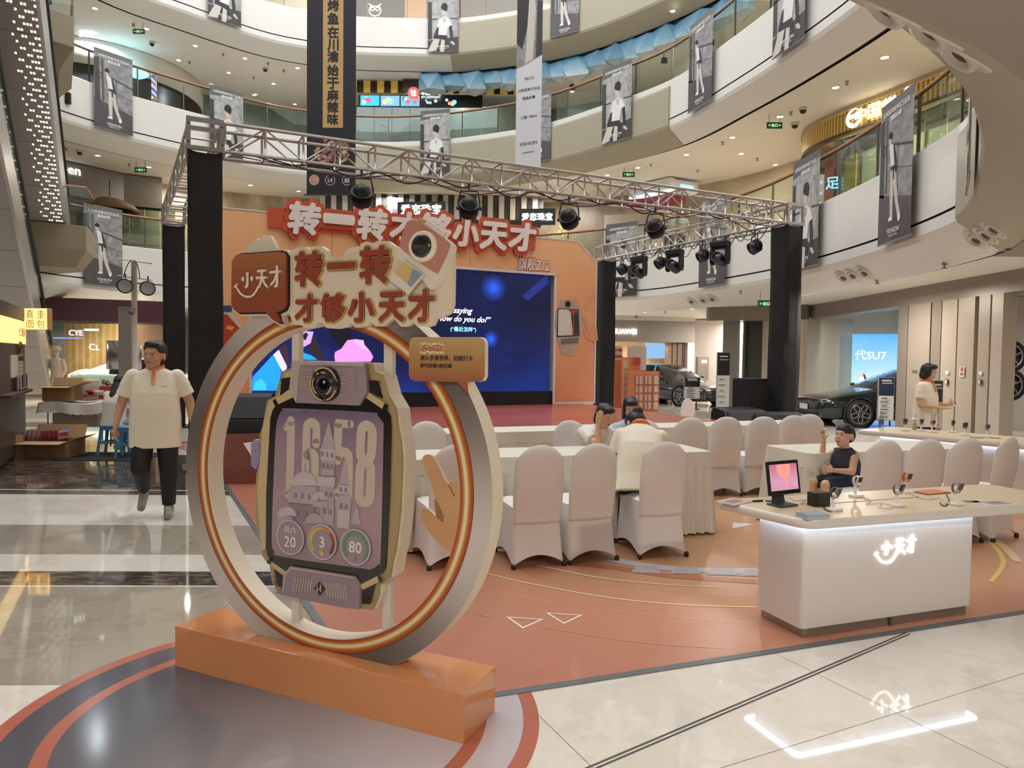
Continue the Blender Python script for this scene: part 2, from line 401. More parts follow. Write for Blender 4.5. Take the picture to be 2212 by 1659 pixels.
fa3 = facia(G3, (G3.near((-6.6, 28.3)), G3.near((4.55, 22.0))), 'third_floor')
fa4 = facia(G4, (G4.near((-2.6, 28.8)), G4.near((7.4, 16))), 'fourth_floor')
for R, nm in ((G2, 'ground_floor'), (G3, 'second_floor'), (G4, 'third_floor')):
    R.loft(ceil_prof, CEIL, smooth=False).build('ceiling_'+nm, kind='structure')
    R.loft([(.02, .02), (13, .02)], mat('b3a898', .25, var=.05), smooth=False).build('floor_'+nm.replace('ground', 'upper'), kind='structure')
G4.loft([(-.0, 3.2), (13, 3.2)], CEIL, smooth=False).build('ceiling_fourth_floor', kind='structure')
G4.loft([(0, 3.2), (0, 5.2)], WHITE).build('wall_roof_edge', kind='structure')
# the soffit of the near balcony overhead is taupe board
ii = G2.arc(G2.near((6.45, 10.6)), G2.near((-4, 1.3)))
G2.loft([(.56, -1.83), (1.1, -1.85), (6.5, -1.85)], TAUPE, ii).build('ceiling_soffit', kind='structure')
# balustrades: a wooden handrail on single panes
POSTM = mat('77736c', .3, .8)
def balustrade(R, d0, d1, label, step=1.5):
    rt = thing('glass_balustrade', label, 'balustrade', R.at((d0+d1)/2)[0]+V((0, 0, R.z)))
    n = max(2, int((d1-d0)/.5)); pts = [R.at(d0+(d1-d0)*k/n) for k in range(n+1)]
    MB().tube([p+o*.06+V((0, 0, R.z+1.06)) for p, t, o in pts], .032, WOODRAIL, 8).build('handrail', rt)
    m = MB().tube([p+o*.06+V((0, 0, R.z+1.02)) for p, t, o in pts], .012, BLACK, 6)
    m.build('rail_channel', rt)
    k = int((d1-d0)/step); st = (d1-d0)/k
    for i in range(k):
        a0, a1 = d0+st*i+.012, d0+st*(i+1)-.012; q = [R.at(a0+(a1-a0)*j/3) for j in range(4)]
        vs = [p+o*.06+V((0, 0, R.z+h)) for p, t, o in q for h in (.06, 1.02)]
        MB().add(vs, [(2*j, 2*j+2, 2*j+3, 2*j+1) for j in range(3)], GLASS, True).build('pane', rt)
        p, t, o = R.at(d0+st*i); MB().box(p+o*.07+V((0, 0, R.z+.54)), (.03, .05, .98), POSTM, math.atan2(t.y, t.x)).build('post', rt)
    return rt
def dist(R, q): return R.s[R.near(q)]
balustrade(G2, dist(G2, (-13.9, 19)), dist(G2, (4.0, 4.0)) if False else dist(G2, (5.9, 9.2)), 'second floor glass balustrade with brown handrail above the stage backdrop')
balustrade(G3, dist(G3, (-14.6, 17)), dist(G3, (6.8, 11.5)), 'third floor glass balustrade with brown handrail at the level of the shop screens')
balustrade(G4, dist(G4, (-13.8, 22)), dist(G4, (7.2, 20)), 'uppermost glass balustrade with brown handrail at the top edge')
# walls behind the corridors
def shopwall(R, off, h, mat_, name, i0=None, i1=None, z0=0.02):
    ii = R.arc(i0, i1) if i0 is not None else None
    return R.loft([(off, z0), (off, h)], mat_, ii).build(name, kind='structure')
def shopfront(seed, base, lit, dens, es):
    """far shop interiors behind glass, too far to tell apart: shelving, upright displays, their lighting put in as a faint glow"""
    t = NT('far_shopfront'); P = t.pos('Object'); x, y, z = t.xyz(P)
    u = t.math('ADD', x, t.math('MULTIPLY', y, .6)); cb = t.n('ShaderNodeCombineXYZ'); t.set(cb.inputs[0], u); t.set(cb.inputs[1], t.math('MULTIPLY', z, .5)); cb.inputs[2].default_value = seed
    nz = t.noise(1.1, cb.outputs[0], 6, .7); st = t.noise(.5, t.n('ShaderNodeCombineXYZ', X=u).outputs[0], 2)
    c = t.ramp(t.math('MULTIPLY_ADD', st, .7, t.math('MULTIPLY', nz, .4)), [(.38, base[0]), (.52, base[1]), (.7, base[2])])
    t.p(col=c, rough=.4, em=c, es=es); return t.m  # the whole wall glows weakly in place of the shops' lighting
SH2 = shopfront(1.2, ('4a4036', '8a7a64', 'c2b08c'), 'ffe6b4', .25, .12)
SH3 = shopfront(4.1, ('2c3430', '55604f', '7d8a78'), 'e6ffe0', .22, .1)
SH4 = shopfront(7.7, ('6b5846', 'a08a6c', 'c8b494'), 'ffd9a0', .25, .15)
shopwall(G2, 4.6, 3.24, SH2, 'wall_shops_second_floor'); shopwall(G3, 7.0, 3.24, SH3, 'wall_shops_third_floor'); shopwall(G4, 4.2, 3.2, SH4, 'wall_shops_fourth_floor')
WL = mat('c9c2b6', .6, var=.03, sc=1)
G2.loft([(12.5, -5), (12.5, -1.76)], WL).build('wall_ground_floor', kind='structure')
mb = MB(); mb.box((-3, -6, 10), (80, .3, 20), mat('8f8780', .7, var=.03)); mb.build('wall_back', kind='structure')
# ---------------------------------------------------------------- carpet print, stage, truss, backdrop, screen
def flat(pts, mat_, name, parent=None, z=.004, **k):
    return MB().add([V((p[0], p[1], z)) for p in pts], [tuple(range(len(pts)))], mat_).build(name, parent, **k)
def carpet_mat():
    t = NT('printed_carpet'); x, y, z = t.xyz(t.pos('Object'))
    dx = t.math('SUBTRACT', x, .2); dy = t.math('SUBTRACT', y, 1.2); r = t.math('SQRT', t.math('ADD', t.math('MULTIPLY', dx, dx), t.math('MULTIPLY', dy, dy)))
    c = t.ramp(t.math('DIVIDE', r, 7.0), [(0, 'c39b72'), (.42, 'bd8e66'), (.55, 'b88062'), (.72, 'aa6c59'), (1, 'a26153')])
    c = t.mix(t.math('MULTIPLY', t.noise(1.2, None, 3), .3), c, 'b97a5c')
    t.p(col=c, rough=.3, spec=.45); t.bump(t.noise(2.2, None, 3, .6), .25, .03); return t.m
CARP = carpet_mat()
cl = [(-.57, 3.14), (3.33, 4.55), (7.2, 5.95), (4.4, 12.9), (-6.2, 12.6), (-4.8, 11.15)]
ca = thing('event_carpet', 'orange printed vinyl floor covering with arcs under the white tables', 'carpet', (2, 7, 0))
MB().prism(cl, 0, .003, CARP).build('sheet', ca)
TAPE = mat('5d6064', .35, var=.2, sc=6)
def strip(p, q, wd, z=.0042):
    p = V(p); q = V(q); d = (q-p).normalized(); n = V((-d.y, d.x))*wd/2
    return [p+n, p-n, q-n, q+n]
flat(strip(cl[0], cl[1], .05), TAPE, 'edge_tape', ca, .0045); flat(strip(cl[1], cl[2], .05), TAPE, 'edge_tape', ca, .0045); flat(strip(cl[0], cl[5], .05), TAPE, 'edge_tape', ca, .0045)
def arcstrip(px, wd, col, name='printed_arc', z=.0052, es=0):
    q = [V(atz(x, y).xy) for x, y in px]; q = [V((p.x, p.y)) for p in spline([(p.x, p.y, 0) for p in q], 6)]; L = []; Rr = []
    for i, p in enumerate(q):
        d = (q[min(i+1, len(q)-1)]-q[max(i-1, 0)]).normalized(); n = V((-d.y, d.x)); ww = wd if not isinstance(wd, tuple) else wd[0]+(wd[1]-wd[0])*i/len(q)
        L.append(p+n*ww/2); Rr.append(p-n*ww/2)
    n = len(q)
    MB().add([V((p.x, p.y, z)) for p in L+Rr], [(n+i, n+i+1, i+1, i) for i in range(n-1)], mat(col, .3)).build(name, ca)
arcstrip([(1052, 1240), (1150, 1263), (1320, 1293), (1480, 1308), (1634, 1313)], .016, 'e8d494')
arcstrip([(905, 1190), (1000, 1205), (1052, 1217)], .035, 'cdb07a')
arcstrip([(1160, 1222), (1300, 1250), (1450, 1265), (1560, 1270)], (.04, .012), 'cfb795')
arcstrip([(1180, 1215), (1300, 1224), (1450, 1245), (1634, 1258)], .1, 'ae6551')
arcstrip([(1310, 1208), (1420, 1226), (1530, 1233), (1640, 1234)], .13, 'b9b4b6', z=.0056)
for k, x in enumerate((1365, 1450, 1530, 1600)): flat([V(atz(*p)) for p in ((x+10, 1222+k*3), (x+55, 1225+k*2.5), (x+62, 1240+k*2), (x-2, 1238+k*2.5))], mat('a7a1a5', .3), 'printed_tile', ca, .0064)
for o in ((1130, 1275), ):
    pass
def dashes(a, b, n, sag=4):
    m = MB()
    for k in range(n):
        u = [k/n, (k+.55)/n]; q = [V(atz(a[0]+(b[0]-a[0])*f, a[1]+(b[1]-a[1])*f+sag*math.sin(PI*f)).xy) for f in u]
        m.add([V((p.x, p.y, .0058)) for p in strip(q[0], q[1], .006)], [(0, 1, 2, 3)], mat('dccbb4', .4))
    o = m.build('dashed_line', ca)
dashes((1150, 1240), (1634, 1291), 60, 6); dashes((1322, 1320), (1634, 1347), 40, 3); dashes((1036, 1270), (1195, 1303), 22, 2)
arcstrip([(1180, 1358), (1300, 1378), (1420, 1393), (1560, 1402)], .006, 'd09a82'); arcstrip([(960, 1310), (1060, 1335)], .006, 'd09a82')
for tri in (((1093, 1334), (1176, 1339), (1129, 1360)), ((1178, 1325), (1260, 1330), (1218, 1350))):
    q = [V(atz(*p).xy) for p in tri]; c = sum(q, V((0, 0)))/3
    MB().ringband([tuple(p) for p in q], [tuple(c+(p-c)*.78) for p in q], .0045, .0055, mat('e4d3c2', .4)).build('printed_triangle', ca)
arcstrip([(2070, 1130), (2120, 1150), (2165, 1180), (2200, 1215)], (.1, .06), 'd8b48e'); arcstrip([(2075, 1140), (2130, 1165), (2162, 1200), (2165, 1225), (2140, 1258)], (.05, .03), 'dcb96a')
flat([V(atz(*p)) for p in ((1583, 1130), (1630, 1133), (1583, 1143))], mat('d5cfcd', .4), 'printed_wedge', ca, .005)

# round floor sticker under the sign
A0 = V((-1.706, 3.591, 0)); SD = V((.909, -.417, 0)).normalized(); SN = V((-.417, -.909, 0)).normalized()
cpts = [(375, 1388), (200, 1450), (100, 1500), (0, 1565), (1160, 1520), (1172, 1560), (1140, 1630)]
def circ_fit(P):
    import numpy as np
    P = np.array(P); Mx = np.c_[2*P, np.ones(len(P))]; c = np.linalg.lstsq(Mx, (P**2).sum(1), rcond=None)[0]
    return float(c[0]), float(c[1]), math.sqrt(c[2]+c[0]**2+c[1]**2)
scx, scy, srad = circ_fit([tuple(atz(*p).xy) for p in cpts])
# parts of the disc reach towards the camera; the carpet tape cuts its far edge
def disc(r, n=72): return [(scx+r*math.cos(2*PI*k/n), scy+r*math.sin(2*PI*k/n)) for k in range(n)]
cutdisc = lambda r: disc(r, 120)
st = thing('floor_sticker', 'round printed floor sticker with orange rings beneath the orange plinth', 'sticker', (scx, scy, 0))
def stickmat():
    t = NT('sticker_print'); x, y, z = t.xyz(t.pos('Object')); f = t.math('MULTIPLY_ADD', x, .45, .5); f = t.math('MULTIPLY_ADD', y, -.12, f)
    t.p(col=t.ramp(f, [(0, '4d4c55'), (.3, '5f5a60'), (.55, '8b8283'), (.85, 'b7adb0')]), rough=.12, spec=.6); return t.m
def ringpart(r0, r1, m, nm, z): MB().ringband(cutdisc(r0), cutdisc(r1), 0, z, m).build(nm, st)
ORR = mat('a95f4c', .18); 
ringpart(srad, srad*.94, ORR, 'outer_ring', .0021); ringpart(srad*.94, srad*.80, stickmat(), 'dark_band', .0019); ringpart(srad*.80, srad*.745, ORR, 'inner_ring', .0021)
MB().prism(cutdisc(srad*.745), 0, .0018, stickmat()).build('centre_disc', st)

# stage
SH = .45
f0 = atz(1556, 908, SH); STG = MX(((UD.x, VD.x, 0, f0.x), (UD.y, VD.y, 0, f0.y), (0, 0, 1, 0), (0, 0, 0, 1)))
def stagemat():
    t = NT('stage_carpet'); P = t.pos('Object'); x, y, z = t.xyz(P)
    c = t.ramp(t.noise(.7, P, 2), [(.35, 'a65446'), (.65, 'b5604e')]); t.p(col=c, rough=.28, spec=.5); t.bump(t.noise(3, P, 2), .15, .02); return t.m
sg_ = thing('stage', 'low red carpeted stage in front of the large screen', 'stage', (f0.x, f0.y, 0))
MB(STG).box((-4.2, 3.0, SH/2), (8.4, 6.0, SH), stagemat(), bev=.02).build('platform', sg_)
MB(STG).box((-4.2, -.012, SH-.07), (8.4, .025, .05), mat('c0705c', .4)).build('nosing', sg_)
# black cloth pillars and aluminium truss
TZ0, TZ1 = 4.35, 4.79
FLp, FRp = V((-4.29, 9.97, 0)), V((5.59, 14.7, 0)); TU = (FRp-FLp).normalized(); TV = V((-TU.y, TU.x, 0))
BLp, BRp = V((-7.39, 15.59, 0)), V((2.6, 20.24, 0))
TR = math.atan2(TU.y, TU.x)
def clothmat():
    t = NT('black_cloth'); P = t.pos('Object'); t.p(col=t.ramp(t.noise(2.2, P, 4), [(.3, '100e10'), (.7, '1c181b')]), rough=.75); t.bump(t.noise(1.6, P, 3), .5, .05); return t.m
CLOTH = clothmat()
for p, lb in ((FLp, 'tall black cloth covered pillar at the near left corner of the truss'), (FRp, 'tall black cloth covered pillar at the right front of the stage'), (BLp, 'black cloth covered pillar behind the left front pillar'), (BRp, 'black cloth covered pillar at the right edge of the orange backdrop')):
    r = thing('truss_pillar', lb, 'pillar', p, TR)
    def side(u, v):
        k = u*4; i = int(k) % 4; f = k-int(k); c = [(-1, -1), (1, -1), (1, 1), (-1, 1), (-1, -1)]; h = .215+.006*math.sin(v*9+u*40)
        q = V(c[i]).lerp(V(c[i+1]), f)*h
        m = MX.Rotation(TR, 3, 'Z') @ V((q.x, q.y, 0)); top = TZ0-.03*abs(math.sin(u*2*PI*2))
        return V((p.x, p.y, 0))+m+V((0, 0, .01+v*(top-.01)))
    m = MB(); m.grid(side, 16, 24, CLOTH, True, None, True)
    m.build('cloth_cover', r)
    MB().box((p.x, p.y, 2.15), (.3, .3, 4.28), DKGREY, TR).build('inner_post', r)
    MB().box((p.x, p.y, .012), (.6, .6, .024), DKGREY, TR).build('base_plate', r)
def truss(p, q, label, bays):
    p = V(p); q = V(q); d = (q-p).normalized(); n = V((-d.y, d.x, 0)); L = (q-p).length; a = .2; z0, z1 = TZ0+.03, TZ1-.03
    r = thing('lighting_truss', label, 'truss', (p+q)/2+V((0, 0, TZ0)))
    P = lambda s, o, z: p+d*s+n*o+V((0, 0, z))
    for o in (-a, a):
        for z in (z0, z1): MB().tube([P(.2, o, z), P(L-.2, o, z)], .025, STEEL, 8).build('chord', r)
    st_ = (L-.5)/bays
    for k in range(bays+1):
        s = .25+st_*k
        for o in (-a, a): MB().tube([P(s, o, z0), P(s, o, z1)], .017, STEEL, 6).build('upright', r)
        for z in (z0, z1): MB().tube([P(s, -a, z), P(s, a, z)], .015, STEEL, 6).build('cross_bar', r)
        if k < bays:
            e = s+st_
            for o in (-a, a): MB().tube([P(s, o, z1 if k % 2 else z0), P(e, o, z0 if k % 2 else z1)], .013, STEEL, 6).build('diagonal', r)
    return r
truss(FLp, FRp, 'long front aluminium truss with lamps above the tables', 20)
truss(FRp, BRp, 'right hand aluminium truss carrying the row of stage lamps', 12)
truss(FLp, BLp, 'left hand aluminium truss running away above the black pillars', 12)
for p, lb in ((FLp, 'square aluminium corner block on the near left pillar'), (FRp, 'square aluminium corner block on the right front pillar'), (BLp, 'square aluminium corner block on the rear left pillar'), (BRp, 'square aluminium corner block on the pillar at the orange backdrop edge')):
    r = thing('truss_corner', lb, 'corner block', p+V((0, 0, TZ0)), TR)
    def cp(x, y, z): return V((p.x, p.y, 0))+TU*x+TV*y+V((0, 0, z))
    for sx in (-1, 1):
        for sy in (-1, 1): MB().box(cp(.21*sx, .21*sy, (TZ0+TZ1)/2), (.055, .055, TZ1-TZ0), STEEL, TR).build('corner_post', r)
    for z in (TZ0+.03, TZ1-.03):
        for sg in (-1, 1):
            MB().box(cp(0, .21*sg, z), (.42, .05, .055), STEEL, TR).build('edge_bar', r); MB().box(cp(.21*sg, 0, z), (.05, .42, .055), STEEL, TR).build('edge_bar', r)
    for sx in (-1, 1):
        for z in (TZ0+.1, TZ1-.1):
            MB().tube([cp(.21*sx, -.24, z), cp(.21*sx, -.233, z)], .012, BLACK, 8).build('bolt_hole', r)

# lamps hung below the truss
LENS = mat('2a3040', .1, .3); LBK = mat('141315', .45)
def par_lamp(pos, aim, label, group=None, s=1.0):
    """par can in a yoke; pos is the hook under the chord, aim the direction of the beam"""
    r = thing('par_lamp', label, 'stage lamp', pos, 0, group)
    aim = V(aim).normalized(); sdv = aim.cross(V((0, 0, 1))).normalized(); c = V(pos)+V((0, 0, -.36*s)); w_ = .17*s
    MB().tube([c+sdv*w_, c+sdv*w_+V((0, 0, .12*s)), c+sdv*w_*.8+V((0, 0, .27*s)), c-sdv*w_*.8+V((0, 0, .27*s)), c-sdv*w_+V((0, 0, .12*s)), c-sdv*w_], .014*s, LBK, 6).build('yoke', r)
    MB().tube([V(pos)+V((0, 0, .03)), V(pos)+V((0, 0, -.1*s))], .018, DKGREY, 6).build('hook_clamp', r)
    up = sdv.cross(aim); Mt = MX(((sdv.x, up.x, aim.x, c.x), (sdv.y, up.y, aim.y, c.y), (sdv.z, up.z, aim.z, c.z), (0, 0, 0, 1)))
    k = s
    m = MB(); m.lathe([(0, -.2*k), (.07*k, -.19*k), (.12*k, -.13*k), (.145*k, -.02*k), (.155*k, .02*k), (.155*k, .1*k), (.13*k, .115*k), (.125*k, .09*k)], LBK, 20, Mt)
    for j in range(5): m.lathe([(.13*k+.002*j, -.1*k+j*.03*k), (.16*k, -.1*k+j*.03*k), (.16*k, -.092*k+j*.03*k), (.13*k+.002*j, -.092*k+j*.03*k)], LBK, 16, Mt, False)
    hs = m.build('housing', r); MB().lathe([(0, .1*k), (.08*k, .096*k), (.126*k, .09*k)], LENS, 20, Mt).build('lens', hs)
    MB().tube([c+sdv*(w_+.03*s), c+sdv*(w_-.03*s)], .03*s, DKGREY, 8).build('knob', r); MB().tube([c-sdv*(w_+.03*s), c-sdv*(w_-.03*s)], .03*s, DKGREY, 8).build('knob', r)
    return r
def moving_head(pos, face, label, tilt=-.3, s=1.0):
    r = thing('moving_head_lamp', label, 'stage lamp', pos); an = math.atan2(face[1], face[0])+PI/2
    T = MX.Translation(V(pos)) @ MX.Rotation(an, 4, 'Z')
    m = MB(T); m.box((0, 0, -.13*s), (.4*s, .26*s, .14*s), LBK, bev=.03*s); m.build('base', r)
    MB(T).tube([(-.12*s, 0, .03), (-.12*s, 0, -.07*s)], .02, DKGREY, 6).build('hook_clamp', r); MB(T).tube([(.12*s, 0, .03), (.12*s, 0, -.07*s)], .02, DKGREY, 6).build('hook_clamp', r)
    m = MB(T)
    for sx in (-1, 1): m.prism([(-.07*s, -.2*s), (.07*s, -.2*s), (.085*s, -.3*s), (.085*s, -.5*s), (.05*s, -.58*s), (-.05*s, -.58*s), (-.085*s, -.5*s), (-.085*s, -.3*s)], sx*.17*s, sx*.215*s, LBK, MX(((0, 0, 1, 0), (1, 0, 0, 0), (0, 1, 0, 0), (0, 0, 0, 1))))
    m.box((0, 0, -.22*s), (.42*s, .13*s, .04*s), LBK); m.build('yoke', r)
    Tt = T @ MX.Translation((0, 0, -.47*s)) @ MX.Rotation(PI/2+tilt, 4, 'X')
    m = MB(Tt); m.lathe([(0, -.16*s), (.1*s, -.16*s), (.135*s, -.12*s), (.135*s, .05*s), (.12*s, .15*s), (.125*s, .17*s), (.1*s, .17*s), (.1*s, .14*s)], LBK, 20); hd = m.build('head', r)
    MB(Tt).lathe([(0, .15*s), (.06*s, .148*s), (.1*s, .14*s)], LENS, 20).build('lens', hd)
    return r
def on_line(p, q, px, z):
    """the point of the line p-q (in plan) that the photograph shows at column px"""
    best = None
    for k in range(401):
        w_ = V(p).lerp(V(q), k/400); w_.z = z; e = w_-CAM; x = 1106+FOC*e.dot(c_r)/e.dot(c_fw)
        if best is None or abs(x-px) < best[0]: best = (abs(x-px), w_)
    return best[1]
fr0, fr1 = FLp-TV*.2, FRp-TV*.2
for px, ai, lb in ((780, (-.2, .8, -.65), 'black par lamp furthest left under the front truss'), (1013, (-.1, .8, -.6), 'black par lamp under the front truss above the white headline'), (1231, (.3, .8, -.5), 'black par lamp under the front truss right of the headline'), (1417, (.4, .7, -.5), 'black par lamp furthest right under the front truss')):
    par_lamp(on_line(fr0, fr1, px, TZ0-.02), ai, lb, s=1.0)
rt0, rt1 = FRp-TU*.2, BRp-TU*.2
for px, kind, lb in ((1344, 0, 'small par lamp at the far end of the right truss'), (1381, 1, 'moving head lamp nearest the orange backdrop'), (1426, 0, 'par lamp between the two far moving heads'), (1458, 1, 'moving head lamp at the middle of the right truss'), (1517, 0, 'par lamp beside the nearest moving head'), (1556, 1, 'moving head lamp nearest the front right pillar'), (1630, 0, 'par lamp next to the right front corner of the truss')):
    p = on_line(rt0, rt1, px, TZ0-.02)
    if kind: moving_head(p, (-.75, -.66), lb, s=1.0)
    else: par_lamp(p, (-.75, -.1, -.5), lb, s=.9)
def cable(pts, r, label, loc=None):
    q = spline(pts, 5); solo(MB().tube(q, r, mat('151414', .5), 6), 'power_cable', label, 'cable', loc or q[0])
def droop(a, b, z, n, amp, off=V((0, 0, 0))):
    out = []
    for k in range(n+1):
        p = V(a).lerp(V(b), k/n)+off; out.append((p.x, p.y, z-(amp*(.4+.6*random.random()) if k % 2 else .0)+random.uniform(-.02, .02)))
    return out
cable(droop(fr0.lerp(fr1, .06), fr0.lerp(fr1, .95), TZ0+.05, 22, .16, TV*.1), .012, 'black power cable drooping along the front truss')
cable(droop(fr0.lerp(fr1, .08), fr0.lerp(fr1, .9), TZ0+.02, 9, .3), .009, 'thin black cable looping between the front truss lamps')
cable(droop(rt0.lerp(rt1, .05), rt0.lerp(rt1, .9), TZ0+.03, 22, .22), .01, 'tangled black cable along the right truss lamps')
cable(droop(rt0.lerp(rt1, .08), rt0.lerp(rt1, .85), TZ0-.02, 15, .3), .008, 'second thin cable looping below the right truss')

# backdrop with the LED wall
bp0 = atz(1285, 872, SH); BN = -VD; BM = lambda t: frame(bp0+BN*t, UD, V((0, 0, 1)))
BMi = BM(0).inverted()
def bp(x, y, t=0.0): q = BMi @ atpl(x, y, bp0+BN*t, BN); return (q.x, q.y)
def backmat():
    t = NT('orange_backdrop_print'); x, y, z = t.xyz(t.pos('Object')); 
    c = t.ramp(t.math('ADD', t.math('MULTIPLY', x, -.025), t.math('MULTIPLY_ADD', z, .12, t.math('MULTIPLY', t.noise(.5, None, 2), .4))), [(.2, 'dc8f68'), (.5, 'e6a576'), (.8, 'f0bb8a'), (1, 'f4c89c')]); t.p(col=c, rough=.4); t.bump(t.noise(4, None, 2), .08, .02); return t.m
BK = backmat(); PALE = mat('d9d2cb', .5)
s_l, s_r = bp(468, 700)[0], 0.0; zt = bp(1250, 520)[1]; zb = .005
s_ch = bp(1250, 520)[0]; z_ch = bp(1295, 568)[1]; oi = bp(1200, 593); z_in = oi[1]; s_in = oi[0]; s_lin = bp(541, 800)[0]
s_l = bp(442, 700)[0]
bk = thing('stage_backdrop', 'large orange printed backdrop wall framing the blue screen', 'backdrop', bp0)
bk_M = BM(0)
def bpart(poly, name, m=BK, z0=-.14, z1=0.0, side=PALE): return MB(bk_M).prism(poly, z0, z1, m, side=side).build(name, bk)
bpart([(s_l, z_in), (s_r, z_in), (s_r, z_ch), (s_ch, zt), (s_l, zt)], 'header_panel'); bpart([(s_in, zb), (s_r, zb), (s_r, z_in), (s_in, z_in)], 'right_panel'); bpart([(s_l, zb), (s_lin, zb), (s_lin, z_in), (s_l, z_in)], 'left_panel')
for poly in ([(s_l, zt-.03), (s_ch, zt-.03), (s_ch, zt), (s_l, zt)], [(s_r-.04, zb), (s_r, zb), (s_r, z_ch), (s_r-.04, z_ch)], [(s_ch-.02, zt-.03), (s_r-.04, z_ch-.01), (s_r, z_ch), (s_ch, zt)], [(s_in-.03, zb), (s_in+.03, zb), (s_in+.03, z_in), (s_in-.03, z_in)], [(s_lin-.03, z_in-.03), (s_in+.03, z_in-.03), (s_in+.03, z_in+.03), (s_lin-.03, z_in+.03)], [(s_lin-.03, zb), (s_lin+.03, zb), (s_lin+.03, z_in), (s_lin-.03, z_in)], [(s_in, zb), (s_r, zb), (s_r, zb+.05), (s_in, zb+.05)]):
    bpart(poly, 'edge_strip', PALE, -.02, .012)
for sx in (-1.9, -3.5, -5.1, -6.7): bpart([(sx, z_in+.03), (sx+.012, z_in+.03), (sx+.012, zt-.03), (sx, zt-.03)], 'panel_seam', mat('b8683c', .5), 0, .003)
bpart([bp(1208, 869), bp(1274, 870), bp(1263, 860), bp(1218, 860)], 'printed_block', mat('cf9256', .5), 0, .006)
WHT = mat('ece4dd', .45); REDO = mat('c9583a', .45); SHAD = mat('a8482e', .5)
# headline standing above the top edge, character by character on a plate
mo = MB(bk_M); mw = MB(bk_M)
def hchar(ch, x0, y0, x1, y1, t=.1):
    a = bp(x0, y1, t); b = bp(x1, y0, t); cx, cz = (a[0]+b[0])/2, (a[1]+b[1])/2; T = MX.Translation((cx, cz, t))
    w_, h_ = abs(b[0]-a[0]), abs(b[1]-a[1])
    mo.text(ch, T, REDO, w=w_+.19, h=h_+.2, ext=.06, bold=.11, z=-.08, shear=.12); mw.text(ch, T, WHT, w=w_, h=h_, ext=.03, bold=.05, shear=.12)
for a in (('转', 620, 440, 694, 505), ('一', 697, 466, 766, 482), ('转', 769, 453, 838, 517), ('才', 840, 460, 903, 520), ('够', 905, 464, 975, 530), ('小', 976, 475, 1034, 531), ('天', 1034, 482, 1095, 538), ('才', 1096, 484, 1158, 541)): hchar(*a)
mo.box((bp(890, 493)[0], bp(890, 493)[1]-.05, .03), (6.2, .42, .05), REDO)
mo.build('headline_outline', bk); mw.build('headline_lettering', bk)
m = MB(bk_M)
a, b = bp(1118, 585, .01), bp(1187, 558, .01); T = MX.Translation(((a[0]+b[0])/2, (a[1]+b[1])/2, .004))
m.text('旗舰Z12', T, SHAD, w=b[0]-a[0]+.03, h=.36, ext=.006, bold=.05, shear=.15); m.text('旗舰Z12', T, WHT, w=b[0]-a[0], h=.32, ext=.012, bold=.015, shear=.15); m.build('subtitle_lettering', bk)
# printed wristwatch and pointing hand on the right panel
def bq(L, t=0): return [bp(1100+x/3.95, 400+y/3.95) for x, y in L]
METL = mat('b5a594', .35, .2); METD = mat('7c6a5c', .4, .2)
pw = MB(bk_M); pw.prism(bq([(440, 980), (580, 978), (590, 1010), (612, 1080), (628, 1160), (615, 1260), (590, 1350), (560, 1385), (555, 1455), (440, 1440), (430, 1370), (405, 1310), (385, 1200), (395, 1070), (425, 1030)]), 0, .012, METL).build('printed_watch', bk)
pw = MB(bk_M); pw.prism(bq([(412, 1050), (590, 1060), (598, 1290), (402, 1296)]), .012, .016, mat('201c1c', .3)); pw.prism(bq([(418, 1058), (520, 1062), (540, 1280), (412, 1285)]), .016, .018, mat('d8cfc6', .4)); pw.prism(bq([(500, 1062), (580, 1066), (588, 1280), (535, 1275), (545, 1120)]), .016, .019, mat('a34a34', .4)); pw.prism(bq([(552, 1090), (588, 1092), (590, 1270), (552, 1268)]), .018, .021, mat('2b2a28', .4))
pw.prism(circ(*bp(1100+497/3.95, 400+1015/3.95), .075, 20), .012, .03, BLACK); pw.prism(bq([(440, 1310), (590, 1300), (585, 1350), (440, 1360)]), .012, .02, METD); pw.build('watch_screen', bk)
pw = MB(bk_M); pw.prism(bq([(622, 1130), (640, 1120), (655, 1135), (690, 1195), (720, 1185), (745, 1215), (755, 1320), (720, 1345), (670, 1320), (628, 1265), (632, 1240), (665, 1255)]), 0, .014, mat('d99a6c', .5)).build('printed_hand', bk)
# bold panel on the far left of the backdrop: red flag with a yellow flash
def lq(L): return [bp(440+x/6.91, 660+y/6.91) for x, y in L]
pw = MB(bk_M); pw.prism(lq([(180, 130), (350, 120), (560, 360), (600, 400), (420, 900), (180, 900)]), 0, .02, mat('b23a2c', .5)); pw.prism(lq([(320, 345), (360, 300), (465, 315), (420, 375)]), .02, .024, mat('e0a13c', .5)); pw.prism(lq([(300, 100), (420, 105), (600, 320), (560, 370), (350, 135), (300, 130)]), .0, .026, mat('cfc4bb', .5)); pw.prism(lq([(180, 0), (420, 0), (420, 90), (180, 130)]), 0, .018, mat('2f4f66', .5)); pw.build('printed_flag', bk)
